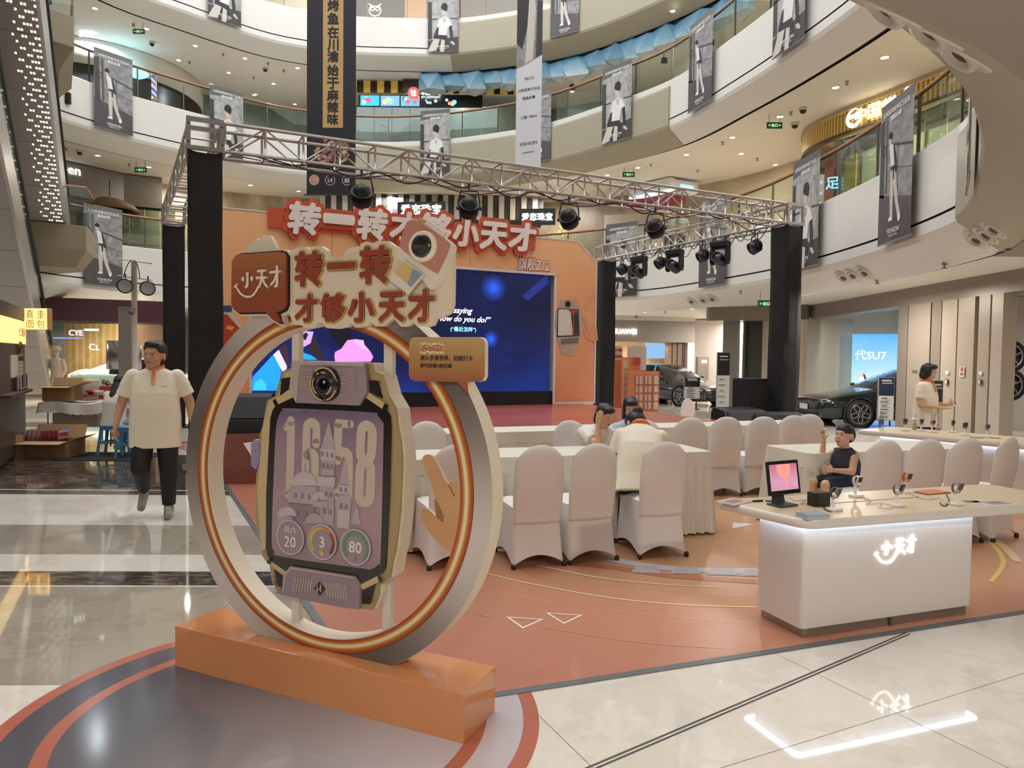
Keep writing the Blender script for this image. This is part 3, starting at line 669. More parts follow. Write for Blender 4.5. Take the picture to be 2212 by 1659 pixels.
# LED wall
def ledmat():
    t = NT('led_picture'); P = t.pos('Object'); x, y, z = t.xyz(P)
    mp = t.n('ShaderNodeMapping'); t.set(mp.inputs[0], P); mp.inputs[3].default_value = (.35, .35, .7)
    f = t.math('MULTIPLY_ADD', z, -.12, t.noise(1.1, mp.outputs[0], 4)); 
    c = t.ramp(f, [(.0, '0b1434'), (.3, '0f1d58'), (.5, '123488'), (.68, '1a55cc')]); t.p(col='05060a', rough=.35, em=c, es=.62); return t.m
sl, sr_, szb, szt = bp(545, 800)[0], bp(1184, 700)[0], bp(1184, 845)[1], bp(1184, 590)[1]
led = thing('led_screen', 'big blue LED screen showing a song subtitle on the stage', 'screen', bp0+UD*sl, 0)
LM = BM(-.06)
MB(LM).prism([(sl-.02, szb), (sr_+.1, szb), (sr_+.1, szt+.08), (sl-.02, szt+.08)], -.1, 0, ledmat()).build('picture', led)
MB(LM).prism([(sl-.02, .0), (sr_+.2, .0), (sr_+.2, szb), (sl-.02, szb)], -.12, .01, mat('08070a', .6)).build('base_skirt', led)
MB(LM).prism([(sr_+.1, szb), (s_in, szb), (s_in, szt+.1), (sr_+.1, szt+.1)], -.12, -.08, mat('b9b5a8', .7)).build('side_gap_board', led)
def lp(x, y): return bp(x, y, -.06)
def lz(L, ox=440, oy=660, k=6.91): return [lp(ox+x/k, oy+y/k) for x, y in L]
pic = MB(LM)
pic.prism(lz([(700, 1270), (735, 1060), (1040, 730), (1110, 850), (1160, 1000), (1090, 1270)]), .0, .004, glow('1c8cf0', 1.0)); pic.prism(lz([(740, 1265), (760, 1150), (860, 1090), (930, 1180), (940, 1265)]), .004, .005, glow('2fb4f8', 1.0))
pic.prism(lz([(1040, 730), (1120, 660), (1240, 900), (1240, 940), (1180, 1000)]), .0, .005, glow('d9c6ee', .9)); pic.prism(lz([(1120, 640), (1230, 560), (1300, 900), (1240, 930)]), .0, .0045, glow('3a2838', .7))
pic.prism(lz([(1380, 480), (1480, 380), (1640, 390), (1600, 560), (1460, 640), (1385, 640)]), 0, .005, glow('b79ad8', .9)); pic.prism(lz([(1440, 480), (1520, 400), (1560, 430), (1520, 520)]), .005, .007, glow('241a2c', .6))
pic.prism(lz([(1385, 670), (1600, 740), (1700, 810), (1385, 810)]), 0, .005, glow('1f8fd8', 1.0)); pic.prism(lz([(1640, 400), (1700, 560), (1850, 810), (1700, 810), (1560, 660)]), 0, .005, glow('2a2233', .7))
pic.prism(lz([(1850, 340), (2180, 340), (2210, 500), (2050, 640)]), 0, .005, glow('0c1020', .6))
pic.prism([lp(540+x/6.144, 700+y/6.144) for x, y in ((1120, 420), (1130, 370), (1210, 330), (1290, 215), (1400, 200), (1505, 215), (1515, 270), (1600, 370), (1635, 440), (1600, 500), (1130, 500))], .006, .01, glow('e08ae0', .95))
pic.prism([lp(540+x/6.144, 700+y/6.144) for x, y in ((1380, 210), (1505, 215), (1515, 270), (1590, 370), (1480, 330), (1400, 260))], .01, .012, glow('eda2ec', .95))
for (x, y, r, c0, c1) in ((1066, 622, .32, (22, 50, 150), (34, 96, 240)), (1060, 733, .22, (18, 44, 140), (34, 100, 245))):
    for k in range(6): pic.prism(circ(*lp(x, y), r*(1-k/6.5), 24), 0, .002+.0006*k, glow('%02x%02x%02x' % tuple(int(c0[i]*.7+(c1[i]-c0[i]*.7)*k/5) for i in range(3)), .55))
pic.prism([lp(x, y) for x, y in ((1128, 640), (1184, 590), (1184, 612), (1140, 650))], 0, .003, glow('1c2c80', .6))
build_each(pic, 'picture_shape', led)
GW = glow('ffffff', 1.2)
for s_, x0, y0, x1, y1, sh, c in (('saying', 979, 665, 1021, 681, .35, GW), ('“How do you do?”', 938, 682, 1060, 700, .35, GW), ('(“最近怎样”)', 973, 706, 1028, 718, 0, glow('9fe4ff', 1.1))):
    a, b = lp(x0, y1), lp(x1, y0); tx = MB(LM); tx.text(s_, MX.Translation(((a[0]+b[0])/2, (a[1]+b[1])/2, .006)), c, w=b[0]-a[0], ext=.002, bold=.012, shear=sh); tx.build('subtitle', led)
# ---------------------------------------------------------------- foreground photo-frame sign
BXH = .21; PL_ = thing('sign_plinth', 'long glossy orange box under the ring sign in the foreground', 'plinth', A0+SD*.83-SN*.15)
BMx = frame(A0, SD, V((0, 0, 1)))
def orangebox():
    t = NT('glossy_orange_film'); t.p(col=t.ramp(t.noise(1.5), [(.3, 'c27f52'), (.7, 'cb8b5c')]), rough=.12, spec=.5, coat=.4); t.bump(t.noise(60, None, 2), .05, .004); return t.m
OB = orangebox(); LN = 1.675
MB(BMx).box((LN/2, BXH/2, -.15), (LN, BXH, .3), OB, bev=.004).build('box', PL_)
sgn = thing('ring_photo_sign', 'big silver and orange ring sign with wristwatch cutout and speech bubbles', 'sign', A0+SD*.868-SN*.15+V((0, 0, BXH)))
T0 = .10
def SM(t): return frame(A0-SN*t, SD, V((0, 0, 1)))
SMi = SM(0).inverted()
def sp(x, y, t=T0):
    q = SMi @ atpl(x, y, A0-SN*t, SN); return (q.x, q.y)
CREAM = mat('d5c8b4', .5, var=.03); EDGE = mat('dbcfbb', .55, var=.03)
rc, rz_, ro, ri = .860, 1.006, .89, .736
def cutcirc(r, n=128):
    out = []
    for k in range(n):
        a = -PI/2+2*PI*k/n; x, z = rc+r*math.cos(a), rz_+r*math.sin(a); out.append((x, max(z, BXH+.001)))
    return out
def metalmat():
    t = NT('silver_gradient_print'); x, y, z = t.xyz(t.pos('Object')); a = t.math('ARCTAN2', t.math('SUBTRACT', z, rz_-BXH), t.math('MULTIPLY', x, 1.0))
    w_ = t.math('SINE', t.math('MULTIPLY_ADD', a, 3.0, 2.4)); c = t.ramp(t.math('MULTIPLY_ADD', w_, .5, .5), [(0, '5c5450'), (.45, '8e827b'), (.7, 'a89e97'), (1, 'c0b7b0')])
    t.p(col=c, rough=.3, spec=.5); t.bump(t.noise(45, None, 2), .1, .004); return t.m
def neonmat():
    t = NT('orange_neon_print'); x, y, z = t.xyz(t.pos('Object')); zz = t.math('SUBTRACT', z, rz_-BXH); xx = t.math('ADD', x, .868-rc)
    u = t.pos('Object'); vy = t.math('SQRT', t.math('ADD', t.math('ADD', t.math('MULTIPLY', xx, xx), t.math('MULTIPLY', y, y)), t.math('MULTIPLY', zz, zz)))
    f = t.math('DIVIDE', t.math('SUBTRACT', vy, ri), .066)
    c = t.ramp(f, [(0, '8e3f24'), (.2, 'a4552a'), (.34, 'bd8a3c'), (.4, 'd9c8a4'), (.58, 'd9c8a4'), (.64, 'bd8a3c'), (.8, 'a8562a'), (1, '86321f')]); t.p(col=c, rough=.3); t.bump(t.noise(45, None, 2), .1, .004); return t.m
# the ring: body with its cream edges, silver print, neon band
MB(SM(T0)).ringband(cutcirc(ro), cutcirc(ri), -.1, 0, CREAM, side=EDGE).build('ring_body', sgn)
# narrow print surfaces sit just proud of the board
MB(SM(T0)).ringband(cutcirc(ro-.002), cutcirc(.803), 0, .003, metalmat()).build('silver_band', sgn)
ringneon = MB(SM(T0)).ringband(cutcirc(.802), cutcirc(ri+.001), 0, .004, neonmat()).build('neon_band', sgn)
for sx in (sp(621, 900)[0], sp(822, 900)[0]):
    MB(SM(T0)).box((sx, 1.0, -.07), (.045, 1.5, .03), mat('cfc9be', .5)).build('support_post', sgn)
# ---- wristwatch cutout
K3 = lambda L, t=T0: [sp(540+x/2.765, 740+y/2.765, t) for x, y in L]
GOLD = mat('a08b63', .4, .1, var=.08, sc=4); GOLDL = mat('c0aa80', .4, .1); MAUVE = mat('8f7d86', .45, var=.04); MAUVL = mat('a99a92', .45); BZ = mat('1d1718', .2, coat=.3); LAV = mat('8d82a4', .45)
wo = [(277, 108), (705, 122), (738, 124), (744, 172), (800, 195), (830, 310), (880, 395), (893, 500), (910, 580), (920, 700), (908, 1000), (880, 1240), (862, 1300), (848, 1400), (782, 1450), (780, 1500), (742, 1598), (590, 1580), (420, 1545), (270, 1515), (160, 1490), (152, 1465), (130, 1430), (118, 1330), (90, 1300), (72, 1270), (60, 1130), (35, 1060), (36, 800), (46, 750), (60, 540), (76, 500), (100, 350), (116, 338), (150, 320), (168, 250), (195, 170), (240, 155), (262, 158)]
wt = MB(SM(T0)); wt.prism(K3(wo), -.1, .0, GOLD, side=EDGE); wt.build('watch_board', sgn)
def lay(L, z0, z1, m, nm): return MB(SM(T0)).prism(K3(L), z0, z1, m).build(nm, sgn)
lay([(118, 345), (172, 322), (195, 240), (214, 180), (262, 165), (262, 250), (285, 330), (165, 385), (140, 420), (118, 700), (100, 1230), (72, 1250), (60, 1100), (45, 900), (62, 700), (80, 500)], 0, .004, GOLDL, 'gold_case')
lay([(800, 200), (830, 315), (872, 395), (885, 560), (905, 600), (910, 800), (890, 1100), (865, 1250), (840, 1380), (820, 1350), (855, 900), (862, 480), (835, 405), (760, 330), (720, 290), (735, 180)], 0, .004, GOLD, 'gold_case')
lay([(195, 215), (262, 203), (258, 270), (185, 320)], .004, .007, BZ, 'speaker_mesh'); lay([(715, 225), (770, 228), (800, 335), (728, 295)], .004, .007, BZ, 'speaker_mesh'); lay([(148, 1340), (215, 1390), (212, 1470), (175, 1455)], .004, .007, BZ, 'speaker_mesh'); lay([(678, 1480), (755, 1440), (720, 1560), (675, 1555)], .004, .007, BZ, 'speaker_mesh')
hm = MB(SM(T0))
for (x0, y0, x1, y1) in ((190, 215, 262, 310), (715, 230, 790, 325), (150, 1355, 212, 1455), (680, 1480, 745, 1555)):
    r_ = 0; y = y0+8
    while y < y1-6:
        x = x0+8+(9 if r_ % 2 else 0)
        while x < x1-4:
            c = sp(540+x/2.765, 740+y/2.765); hm.ringband(circ(c[0], c[1], .0085, 6), circ(c[0], c[1], .0068, 6), .006, .0085, mat('3c3433', .4)); x += 18
        y += 16; r_ += 1
hm.build('mesh_holes', sgn, kind='stuff')
lay([(278, 312), (300, 358), (672, 375), (708, 325), (820, 400), (845, 440), (850, 520), (840, 900), (817, 1340), (800, 1372), (682, 1440), (640, 1390), (262, 1330), (230, 1370), (140, 1300), (115, 1275), (103, 1230), (105, 900), (130, 450), (146, 398), (165, 372)], .004, .010, BZ, 'watch_bezel')
for L in ([(163, 338), (258, 270), (285, 318), (172, 372)], [(720, 296), (815, 360), (800, 395), (705, 330)], [(140, 1305), (232, 1368), (222, 1395), (130, 1325)], [(668, 1442), (770, 1390), (782, 1425), (682, 1472)]): lay(L, .010, .014, GOLDL, 'gold_bar')
for L in ([(150, 348), (165, 335), (182, 368), (165, 378)], [(818, 362), (838, 378), (822, 410), (803, 392)], [(122, 1290), (140, 1280), (136, 1320), (115, 1312)], [(775, 1392), (790, 1388), (805, 1418), (785, 1428)]): lay(L, .014, .017, BZ, 'dark_clip')
def scrmat():
    t = NT('dusk_sky_print'); P = t.pos('Object'); x, y, z = t.xyz(P)
    mp = t.n('ShaderNodeMapping'); t.set(mp.inputs[0], P); mp.inputs[3].default_value = (1.5, 1.5, 6)
    f = t.math('ADD', t.math('MULTIPLY', z, .72), t.math('MULTIPLY', t.noise(1.6, mp.outputs[0], 5), .3))
    c = t.ramp(f, [(.22, '6a5a74'), (.34, '8c7780'), (.62, 'a0858a'), (.85, '8a7484'), (.98, '665a72'), (1.0, '7a6c80')]); t.p(col=c, rough=.35); return t.m
scr = [(240, 392), (720, 415), (770, 435), (800, 480), (806, 540), (790, 1250), (775, 1320), (730, 1350), (680, 1345), (200, 1275), (155, 1240), (140, 1180), (150, 850), (165, 520), (185, 430), (205, 405)]
wp_ = MB(SM(T0)).prism([tuple(p) for p in [(q.x, q.y) for q in spline([(p[0], p[1], 0) for p in K3(scr)], 4, True)]], .010, .012, scrmat()).build('watch_picture', sgn)
DIG = mat('b9aa9c', .5); dm = MB(SM(T0))
def ribbon(mb, pts, wd, z0, z1, m, closed=False):
    """flat stroke with round ends through photographed centre points of the watch face"""
    q = [V((x, y, 0)) for x, y in K3(pts)]; q = spline(q, 5, closed); n = len(q); L_ = []; R_ = []
    for i, p in enumerate(q):
        t = (q[(i+1) % n]-q[i-1]) if closed else q[min(i+1, n-1)]-q[max(i-1, 0)]; t.normalize(); nn = V((-t.y, t.x, 0))*wd/2; L_.append((p+nn).xy[:]); R_.append((p-nn).xy[:])
    if closed: mb.ringband(L_, R_, z0, z1, m)
    else: mb.prism(L_+R_[::-1], z0, z1, m); [mb.prism(circ(c.x, c.y, wd/2, 14), z0, z1, m) for c in (q[0], q[-1])]
W5 = .047
ribbon(dm, [(256, 468), (254, 690), (246, 905)], W5, .012, .014, DIG); ribbon(dm, [(226, 508), (240, 485), (256, 466)], .03, .012, .0138, DIG)
ribbon(dm, [(407, 600), (408, 510), (400, 487), (380, 478), (360, 487), (351, 515), (345, 700), (340, 895), (348, 920), (368, 930), (388, 920), (396, 895), (400, 700), (392, 668), (374, 658), (352, 672)], W5*.95, .012, .014, DIG)
ribbon(dm, [(612, 486), (575, 484), (540, 482)], W5*.8, .012, .014, DIG); ribbon(dm, [(540, 482), (537, 560), (532, 690)], W5*.95, .012, .0143, DIG); ribbon(dm, [(535, 700), (548, 660), (572, 652), (594, 664), (602, 700), (598, 890), (588, 925), (566, 936), (545, 928), (536, 895)], W5*.95, .012, .0146, DIG)
ribbon(dm, [(706, 495), (730, 507), (741, 540), (736, 650), (724, 690), (700, 702), (678, 690), (670, 650), (674, 540), (684, 507)], W5, .012, .014, DIG, True); ribbon(dm, [(700, 716), (722, 728), (732, 762), (728, 900), (718, 938), (694, 950), (672, 938), (663, 900), (668, 762), (678, 728)], W5, .012, .0143, DIG, True)
dm.build('clock_digits', wp_)
# a plain invented palace: towers and domes in pale relief
TWR = mat('a6979f', .5, var=.12, sc=30); TWL = mat('b5a7ab', .5, var=.1, sc=30); TWD = mat('857783', .5)
tw = MB(SM(T0))
def tq(L, z0, z1, m): tw.prism(K3(L), z0, z1, m)
tq([(484, 478), (490, 478), (522, 635), (440, 632)], .014, .019, TWR); tq([(436, 632), (524, 636), (520, 660), (524, 705), (440, 700)], .014, .020, TWL); tq([(443, 700), (520, 706), (516, 795), (440, 790)], .014, .018, TWR); tq([(425, 795), (525, 802), (522, 835), (518, 860), (416, 850)], .014, .021, TWL); tq([(430, 852), (516, 860), (512, 1090), (432, 1080)], .014, .017, TWR)
tq([(578, 690), (582, 690), (606, 845), (550, 842)], .014, .019, TWR); tq([(545, 845), (608, 850), (603, 905), (540, 900)], .014, .020, TWL); tq([(545, 905), (602, 908), (620, 960), (612, 1000), (528, 990), (526, 950)], .014, .018, TWR); tq([(532, 990), (612, 1000), (605, 1110), (535, 1100)], .014, .017, TWL)
tq([(338, 720), (343, 720), (346, 770), (335, 768)], .014, .018, TWR)
tw.prism([sp(540+(342+75*math.cos(a))/2.765, 740+(850-82*math.sin(a))/2.765) for a in [PI*k/14 for k in range(15)]], .014, .022, TWL)
tq([(262, 845), (415, 858), (415, 885), (398, 965), (250, 950), (245, 880)], .014, .019, TWR); tq([(240, 955), (405, 970), (385, 1075), (270, 1060)], .014, .017, TWD)
tw.prism([sp(540+(437+47*math.cos(a))/2.765, 740+(935-50*math.sin(a))/2.765) for a in [PI*k/10 for k in range(11)]], .018, .024, TWL); tq([(395, 935), (483, 942), (480, 985), (392, 975)], .018, .022, TWR)
tw.prism([sp(540+(236+56*math.cos(a))/2.765, 740+(1032-55*math.sin(a))/2.765) for a in [PI*k/10 for k in range(11)]], .014, .019, TWL); tq([(180, 1030), (292, 1040), (290, 1100), (178, 1090)], .014, .017, TWR)
tw.prism([sp(540+(402+54*math.cos(a))/2.765, 740+(1075-60*math.sin(a))/2.765) for a in [PI*k/10 for k in range(11)]], .018, .022, TWR)
tq([(648, 970), (653, 970), (675, 1085), (615, 1080)], .014, .018, TWR)
for (x, y) in ((455, 730), (480, 735), (505, 738), (450, 660), (480, 664), (508, 668), (290, 905), (330, 910), (370, 915), (432, 930), (560, 870), (590, 875), (560, 970), (590, 975), (470, 900), (500, 905), (460, 1000), (495, 1005), (300, 1010), (350, 1015)):
    tw.prism(K3([(x-5, y+14), (x+5, y+15), (x+5, y-8), (x, y-15), (x-5, y-8)]), .019, .0245, TWD)
tw.build('printed_towers', wp_)
cm = MB(SM(T0)); PALEC = mat('cdbfc6', .5); TXT = mat('d9cec9', .5)
for i, (x, y) in enumerate(((262, 1158), (452, 1185), (650, 1215))):
    c = sp(540+x/2.765, 740+y/2.765); R_ = .083
    cm.prism(circ(c[0], c[1], R_, 40), .016, .025, mat('93808e', .4)); cm.ringband(circ(c[0], c[1], R_, 40), circ(c[0], c[1], R_-.004, 40), .025, .027, PALEC)
    if i:
        for k in range(24):
            a0 = math.radians(225-270*k/24); a1 = math.radians(225-270*(k+1)/24); f = k/23
            col = mat('5f8a58', .5) if i == 2 else mat(['a8a84a', 'bfae48', 'c8a043', 'bb7a3a', '9d4a38', '7c3a40'][min(5, int(f*6))], .5)
            cm.prism([(c[0]+r_*math.cos(a), c[1]+r_*math.sin(a)) for r_, a in ((.072, a0), (.072, a1), (.058, a1), (.058, a0))], .025, .028, col)
    tx = MX.Translation((c[0], c[1]-(.02 if i == 0 else 0), .025))
    cm.text(('20', '3', '80')[i], tx, TXT, h=.052, ext=.003, bold=.012)
    if i == 0: cm.text('周六', MX.Translation((c[0], c[1]+.04, .025)), TXT, h=.034, ext=.003, bold=.006)
    if i == 1:
        cm.prism(circ(c[0], c[1]-.052, .009, 14), .025, .028, mat('d2b84a', .5))
        for k in range(8): a = PI*k/4; cm.prism([(c[0]+r_*math.cos(a+e), c[1]-.052+r_*math.sin(a+e)) for r_, e in ((.012, -.12), (.018, -.06), (.018, .06), (.012, .12))], .025, .028, mat('d2b84a', .5))
    if i == 2: cm.prism([(c[0]+x_, c[1]-.05+y_) for x_, y_ in ((.004, .016), (-.009, -.002), (-.001, -.002), (-.006, -.016), (.009, .003), (.001, .003))], .025, .028, mat('5f8a58', .5))
cm.build('dial_widgets', wp_)
# lens block above, brand block below
lay([(277, 108), (705, 122), (716, 200), (722, 292), (672, 375), (300, 358), (278, 312), (262, 270), (270, 190)], .012, .028, MAUVE, 'lens_block')
lay([(277, 108), (705, 122), (708, 142), (326, 132), (312, 270), (308, 318), (300, 358), (278, 312), (262, 270)], .028, .031, MAUVL, 'lens_block_edge')
rib = MB(SM(T0))
for (x0, y0, x1, y1, sk) in ((325, 150, 405, 278, 1), (545, 155, 660, 292, -1)):
    lay([(x0, y0), (x1, y0+4), (x1, y1), (x0-8, y1-4)], .028, .030, MAUVE, 'grille')
    for k in range(10):
        yy = y0+6+(y1-y0-16)*k/9; rib.prism(K3([(x0+4, yy+(6 if sk > 0 else 8)-5), (x1-4, yy+(14 if sk > 0 else -6)-5), (x1-4, yy+(14 if sk > 0 else -6)), (x0+4, yy+(6 if sk > 0 else 8))]), .030, .034, MAUVL)
build_each(rib, 'grille_rib', sgn)
lc = sp(540+485/2.765, 740+246/2.765); ln = SM(T0) @ MX.Translation((lc[0], lc[1], .028))
lh_ = MB(ln).lathe([(0, .03), (.03, .03), (.034, .036), (.05, .036), (.054, .026), (.074, .026), (.078, .02), (.08, 0)], BZ, 40).build('lens_housing', sgn)
m = MB(ln)
for r_, a0, a1 in ((.074, 20, 130), (.074, 150, 262), (.074, 285, 340), (.053, 70, 95), (.053, 110, 125), (.053, 150, 235), (.053, 300, 350)):
    m.lathe([(r_-.003, .027+(.01 if r_ < .06 else 0)), (r_+.003, .027+(.01 if r_ < .06 else 0)), (r_+.003, .03+(.01 if r_ < .06 else 0)), (r_-.003, .03+(.01 if r_ < .06 else 0))], GOLDL, 16, None, False, math.radians(a0), math.radians(a1))
m.lathe([(.0, .032), (.026, .031)], mat('0a0a0e', .05, coat=.6), 24); m.ball((.008, .01, .032), (.008, .008, .003), mat('9aa2b4', .2)); m.build('lens_rings', lh_)
lay([(262, 1330), (640, 1390), (672, 1440), (670, 1585), (560, 1572), (160, 1488), (215, 1472), (222, 1380)], .010, .024, MAUVE, 'brand_block')
lay([(262, 1330), (640, 1390), (645, 1402), (270, 1345), (235, 1385), (225, 1480), (215, 1472), (222, 1380)], .024, .027, MAUVL, 'brand_block_edge')
lay([(275, 1382), (612, 1435), (600, 1538), (278, 1478)], .024, .026, MAUVE, 'grille'); rib = MB(SM(T0))
for k in range(20):
    x = 282+k*16.2
    if 395 < x < 470: continue
    yb = (1382+(x-275)*.157); rib.prism(K3([(x-4, yb+8), (x+4, yb+9), (x+18, yb+92), (x+9, yb+91)]) if k > 9 else K3([(x+12, yb+8), (x+20, yb+9), (x+6, yb+92), (x-2, yb+91)]), .026, .030, MAUVL)
build_each(rib, 'grille_rib', sgn)
m = MB(SM(T0)); m.prism(K3([(438, 1418), (472, 1462), (442, 1500), (408, 1455)]), .026, .031, mat('2b2024', .3)); m.prism(K3([(425, 1440), (431, 1437), (431, 1460), (445, 1455), (445, 1430), (452, 1440), (452, 1478), (446, 1482), (446, 1464), (431, 1469), (431, 1488), (425, 1480)]), .031, .033, MAUVL); m.build('watch_emblem', sgn)
m = MB(SM(T0))
for k in range(16): m.prism(K3([(310+k*17, 1524+k*3.2), (318+k*17, 1526+k*3.2), (318+k*17, 1536+k*3.2), (310+k*17, 1534+k*3.2)]), .0, .004, MAUVL)
m.build('strap_ridges', sgn)
m = MB(SM(T0)); m.prism(K3([(12, 600), (30, 578), (48, 582), (60, 610), (63, 670), (58, 730), (42, 755), (25, 748), (14, 720)]), -.02, .006, LAV)
for k in range(11): m.prism(K3([(14, 600+k*13), (46, 596+k*14), (46, 601+k*14), (14, 605+k*13)]), .006, .010, mat('a59ab8', .45))
m.build('watch_crown', sgn)
m = MB(SM(T0)); m.prism([sp(*p) for p in ((519, 958), (553, 954), (556, 985), (548, 1005), (540, 992))], -.06, -.02, mat('d9d4da', .4)); m.build('crown_tag', sgn)
# pointing hand with its cream outline
HQ = lambda L: [sp(550+x/3.607, 760+y/3.607) for x, y in L]
hand = [(1300, 840), (1315, 812), (1345, 800), (1375, 810), (1400, 840), (1500, 1032), (1520, 1016), (1550, 1012), (1580, 1022), (1600, 1300), (1560, 1560), (1505, 1548), (1400, 1460), (1330, 1370), (1292, 1290), (1293, 1245), (1315, 1222), (1350, 1228), (1412, 1282), (1398, 1200), (1402, 1140), (1372, 1040), (1302, 870)]
hs = [(q.x, q.y) for q in spline([(p[0], p[1], 0) for p in HQ(hand)], 3, True)]
def skinprint():
    t = NT('hand_print'); t.p(col=t.ramp(t.noise(2.5), [(.3, 'b3835a'), (.7, 'c69a70')]), rough=.4); return t.m
hm_ = MB(SM(T0)); hm_.prism(hs, -.02, -.004, skinprint(), side=EDGE); ph_ = hm_.build('pointing_hand', sgn)
m = MB(SM(T0)); SHD = mat('8d6440', .5)
m.prism(HQ([(1398, 1150), (1425, 1180), (1470, 1280), (1465, 1325), (1440, 1318), (1412, 1280)]), -.004, -.001, SHD); m.prism(HQ([(1500, 1032), (1507, 1030), (1560, 1125), (1552, 1128)]), -.004, -.001, SHD); m.build('hand_creases', ph_)
# headline board, bubble, camera cutout, instruction bubble
T1 = .06
K4 = lambda L, t=T1: [sp(480+x/4.254, 470+y/4.254, t) for x, y in L]
board = [(640, 300), (690, 275), (770, 270), (800, 290), (820, 265), (910, 262), (960, 300), (975, 372), (1110, 370), (1265, 330), (1270, 240), (1320, 220), (1380, 238), (1420, 215), (1520, 215), (1590, 262), (1700, 300), (2112, 300), (2118, 460), (2112, 800), (2080, 880), (2000, 922), (1955, 932), (1930, 988), (1880, 1005), (1790, 998), (1760, 960), (1700, 1005), (1640, 1002), (1575, 925), (1480, 1002), (1400, 997), (1380, 962), (1320, 1003), (1220, 1010), (1190, 970), (1150, 1003), (1050, 1022), (960, 1016), (900, 955), (850, 1012), (770, 1016), (720, 988), (660, 986), (640, 940), (610, 870), (600, 330)]
hb_ = MB(SM(T1)).prism(K4(board, T1), -.03, 0, CREAM, side=EDGE).build('headline_board', sgn)
MB(SM(T1+.05)).prism(K4([(200, 330), (212, 285), (320, 190), (335, 212), (380, 155), (440, 165), (480, 230), (512, 320)], T1+.05), -.02, 0, CREAM, side=EDGE).build('cloud_cutout', sgn)
MB(SM(T1+.05)).prism(K4([(1105, 385), (1130, 310), (1180, 275), (1265, 265), (1270, 385)], T1+.05), -.02, 0, CREAM, side=EDGE).build('cloud_cutout', sgn)
def bub(g): return [(150-g, 345-g*.6), (190, 333-g), (560, 308-g), (600+g*.4, 318-g*.8), (632+g, 360-g*.5), (632+g, 800), (610+g, 855+g), (545+g*.9, 888+g), (560+g*.8, 945+g), (580+g*.4, 978+g), (540-g*.2, 975+g), (470-g*.4, 930+g), (425-g, 884+g), (180, 888+g), (125-g, 850+g*.6), (108-g, 800), (112-g, 410)]
MB(SM(T1)).prism(K4(bub(18)), -.03, .006, CREAM, side=EDGE).build('bubble_back', sgn)
MB(SM(T1)).prism(K4(bub(2)), .006, .010, BLACK).build('bubble_gap', sgn)
bz0, bz1 = sp(550, 690)[1], sp(550, 545)[1]
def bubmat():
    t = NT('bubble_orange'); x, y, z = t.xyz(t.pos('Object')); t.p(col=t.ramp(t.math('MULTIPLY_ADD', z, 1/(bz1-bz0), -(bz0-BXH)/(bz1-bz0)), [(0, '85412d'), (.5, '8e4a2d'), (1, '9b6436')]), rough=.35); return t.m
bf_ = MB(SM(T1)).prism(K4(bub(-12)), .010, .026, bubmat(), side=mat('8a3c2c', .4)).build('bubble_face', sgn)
LOGO = mat('d9cdb9', .45)
def smile_logo(mb, cx, cz, w_, m, z=0.0, ext=.008):
    """the smiling three-character mark"""
    for ch, f0, f1 in (('小', -.24, .33), ('天', .14, .33), ('才', .40, .30)):
        pass
    def st(pts, r): 
        q = spline([(cx+x*w_, cz+y*w_, z+ext/2) for x, y in pts], 4); mb.tube(q, r*w_, m, 8, squash=1.0)
    R_ = .024
    st([(-.235, .205), (-.235, .02), (-.245, -.035), (-.28, -.045)], R_); mb.ball((cx-.335*w_, cz+.09*w_, z+ext/2), (.028*w_, .045*w_, .03*w_), m); mb.ball((cx-.135*w_, cz+.09*w_, z+ext/2), (.028*w_, .045*w_, .03*w_), m)
    st([(.0, .21), (.18, .215)], R_); st([(-.03, .10), (.2, .10)], R_); st([(.09, .2), (.085, .1), (.04, -.03), (-.02, -.08)], R_*.95); st([(.1, .09), (.15, .0), (.22, -.07)], R_)
    st([(.27, .18), (.5, .19)], R_); st([(.42, .29), (.42, .0), (.40, -.05), (.37, -.05)], R_); st([(.41, .16), (.36, .04), (.28, -.03)], R_*.9)
    st([(-.5, -.02), (-.40, -.15), (-.27, -.21), (-.13, -.2), (-.02, -.1), (.0, -.06)], R_*.8); st([(-.535, -.04), (-.465, .01)], R_*.8)
m = MB(SM(T1)); c = K4([(375, 605)])[0]; smile_logo(m, c[0], c[1]-.005, .40/1.0*.75*abs(K4([(580, 605)])[0][0]-K4([(170, 605)])[0][0])/.30, LOGO, .026, .012); m.build('bubble_logo', bf_)
GLD = mat('c9a55c', .3, .3); BRK = mat('8c3b2a', .4); m1 = MB(SM(T1)); m2 = MB(SM(T1))
for ch, x0, y0, x1, y1 in (('转', 682, 306, 940, 640), ('一', 978, 410, 1238, 478), ('转', 1275, 258, 1562, 615), ('才', 684, 700, 888, 965), ('够', 918, 695, 1146, 968), ('小', 1168, 682, 1414, 966), ('天', 1450, 682, 1688, 962), ('才', 1718, 655, 1964, 965)):
    a = K4([(x0, y1)])[0]; b = K4([(x1, y0)])[0]; cc = K4([((x0+x1)/2, (y0+y1)/2)])[0]; T = MX.Translation((cc[0], cc[1], .0))
    w_, h_ = b[0]-a[0], abs(K4([((x0+x1)/2, y0)])[0][1]-K4([((x0+x1)/2, y1)])[0][1])
    m1.text(ch, T, GLD, w=w_+.010, h=h_+.010, ext=.010, bold=.05); m2.text(ch, T, BRK, w=w_-.004, h=h_-.004, ext=.016, bold=.036)
m1.build('headline_gold_edge', hb_); m2.build('headline_lettering', hb_)
T2 = .035; KC = lambda L: K4(L, T2)
cam_w = mat('d5cabf', .45); cam_p = mat('b57a6c', .45, var=.05)
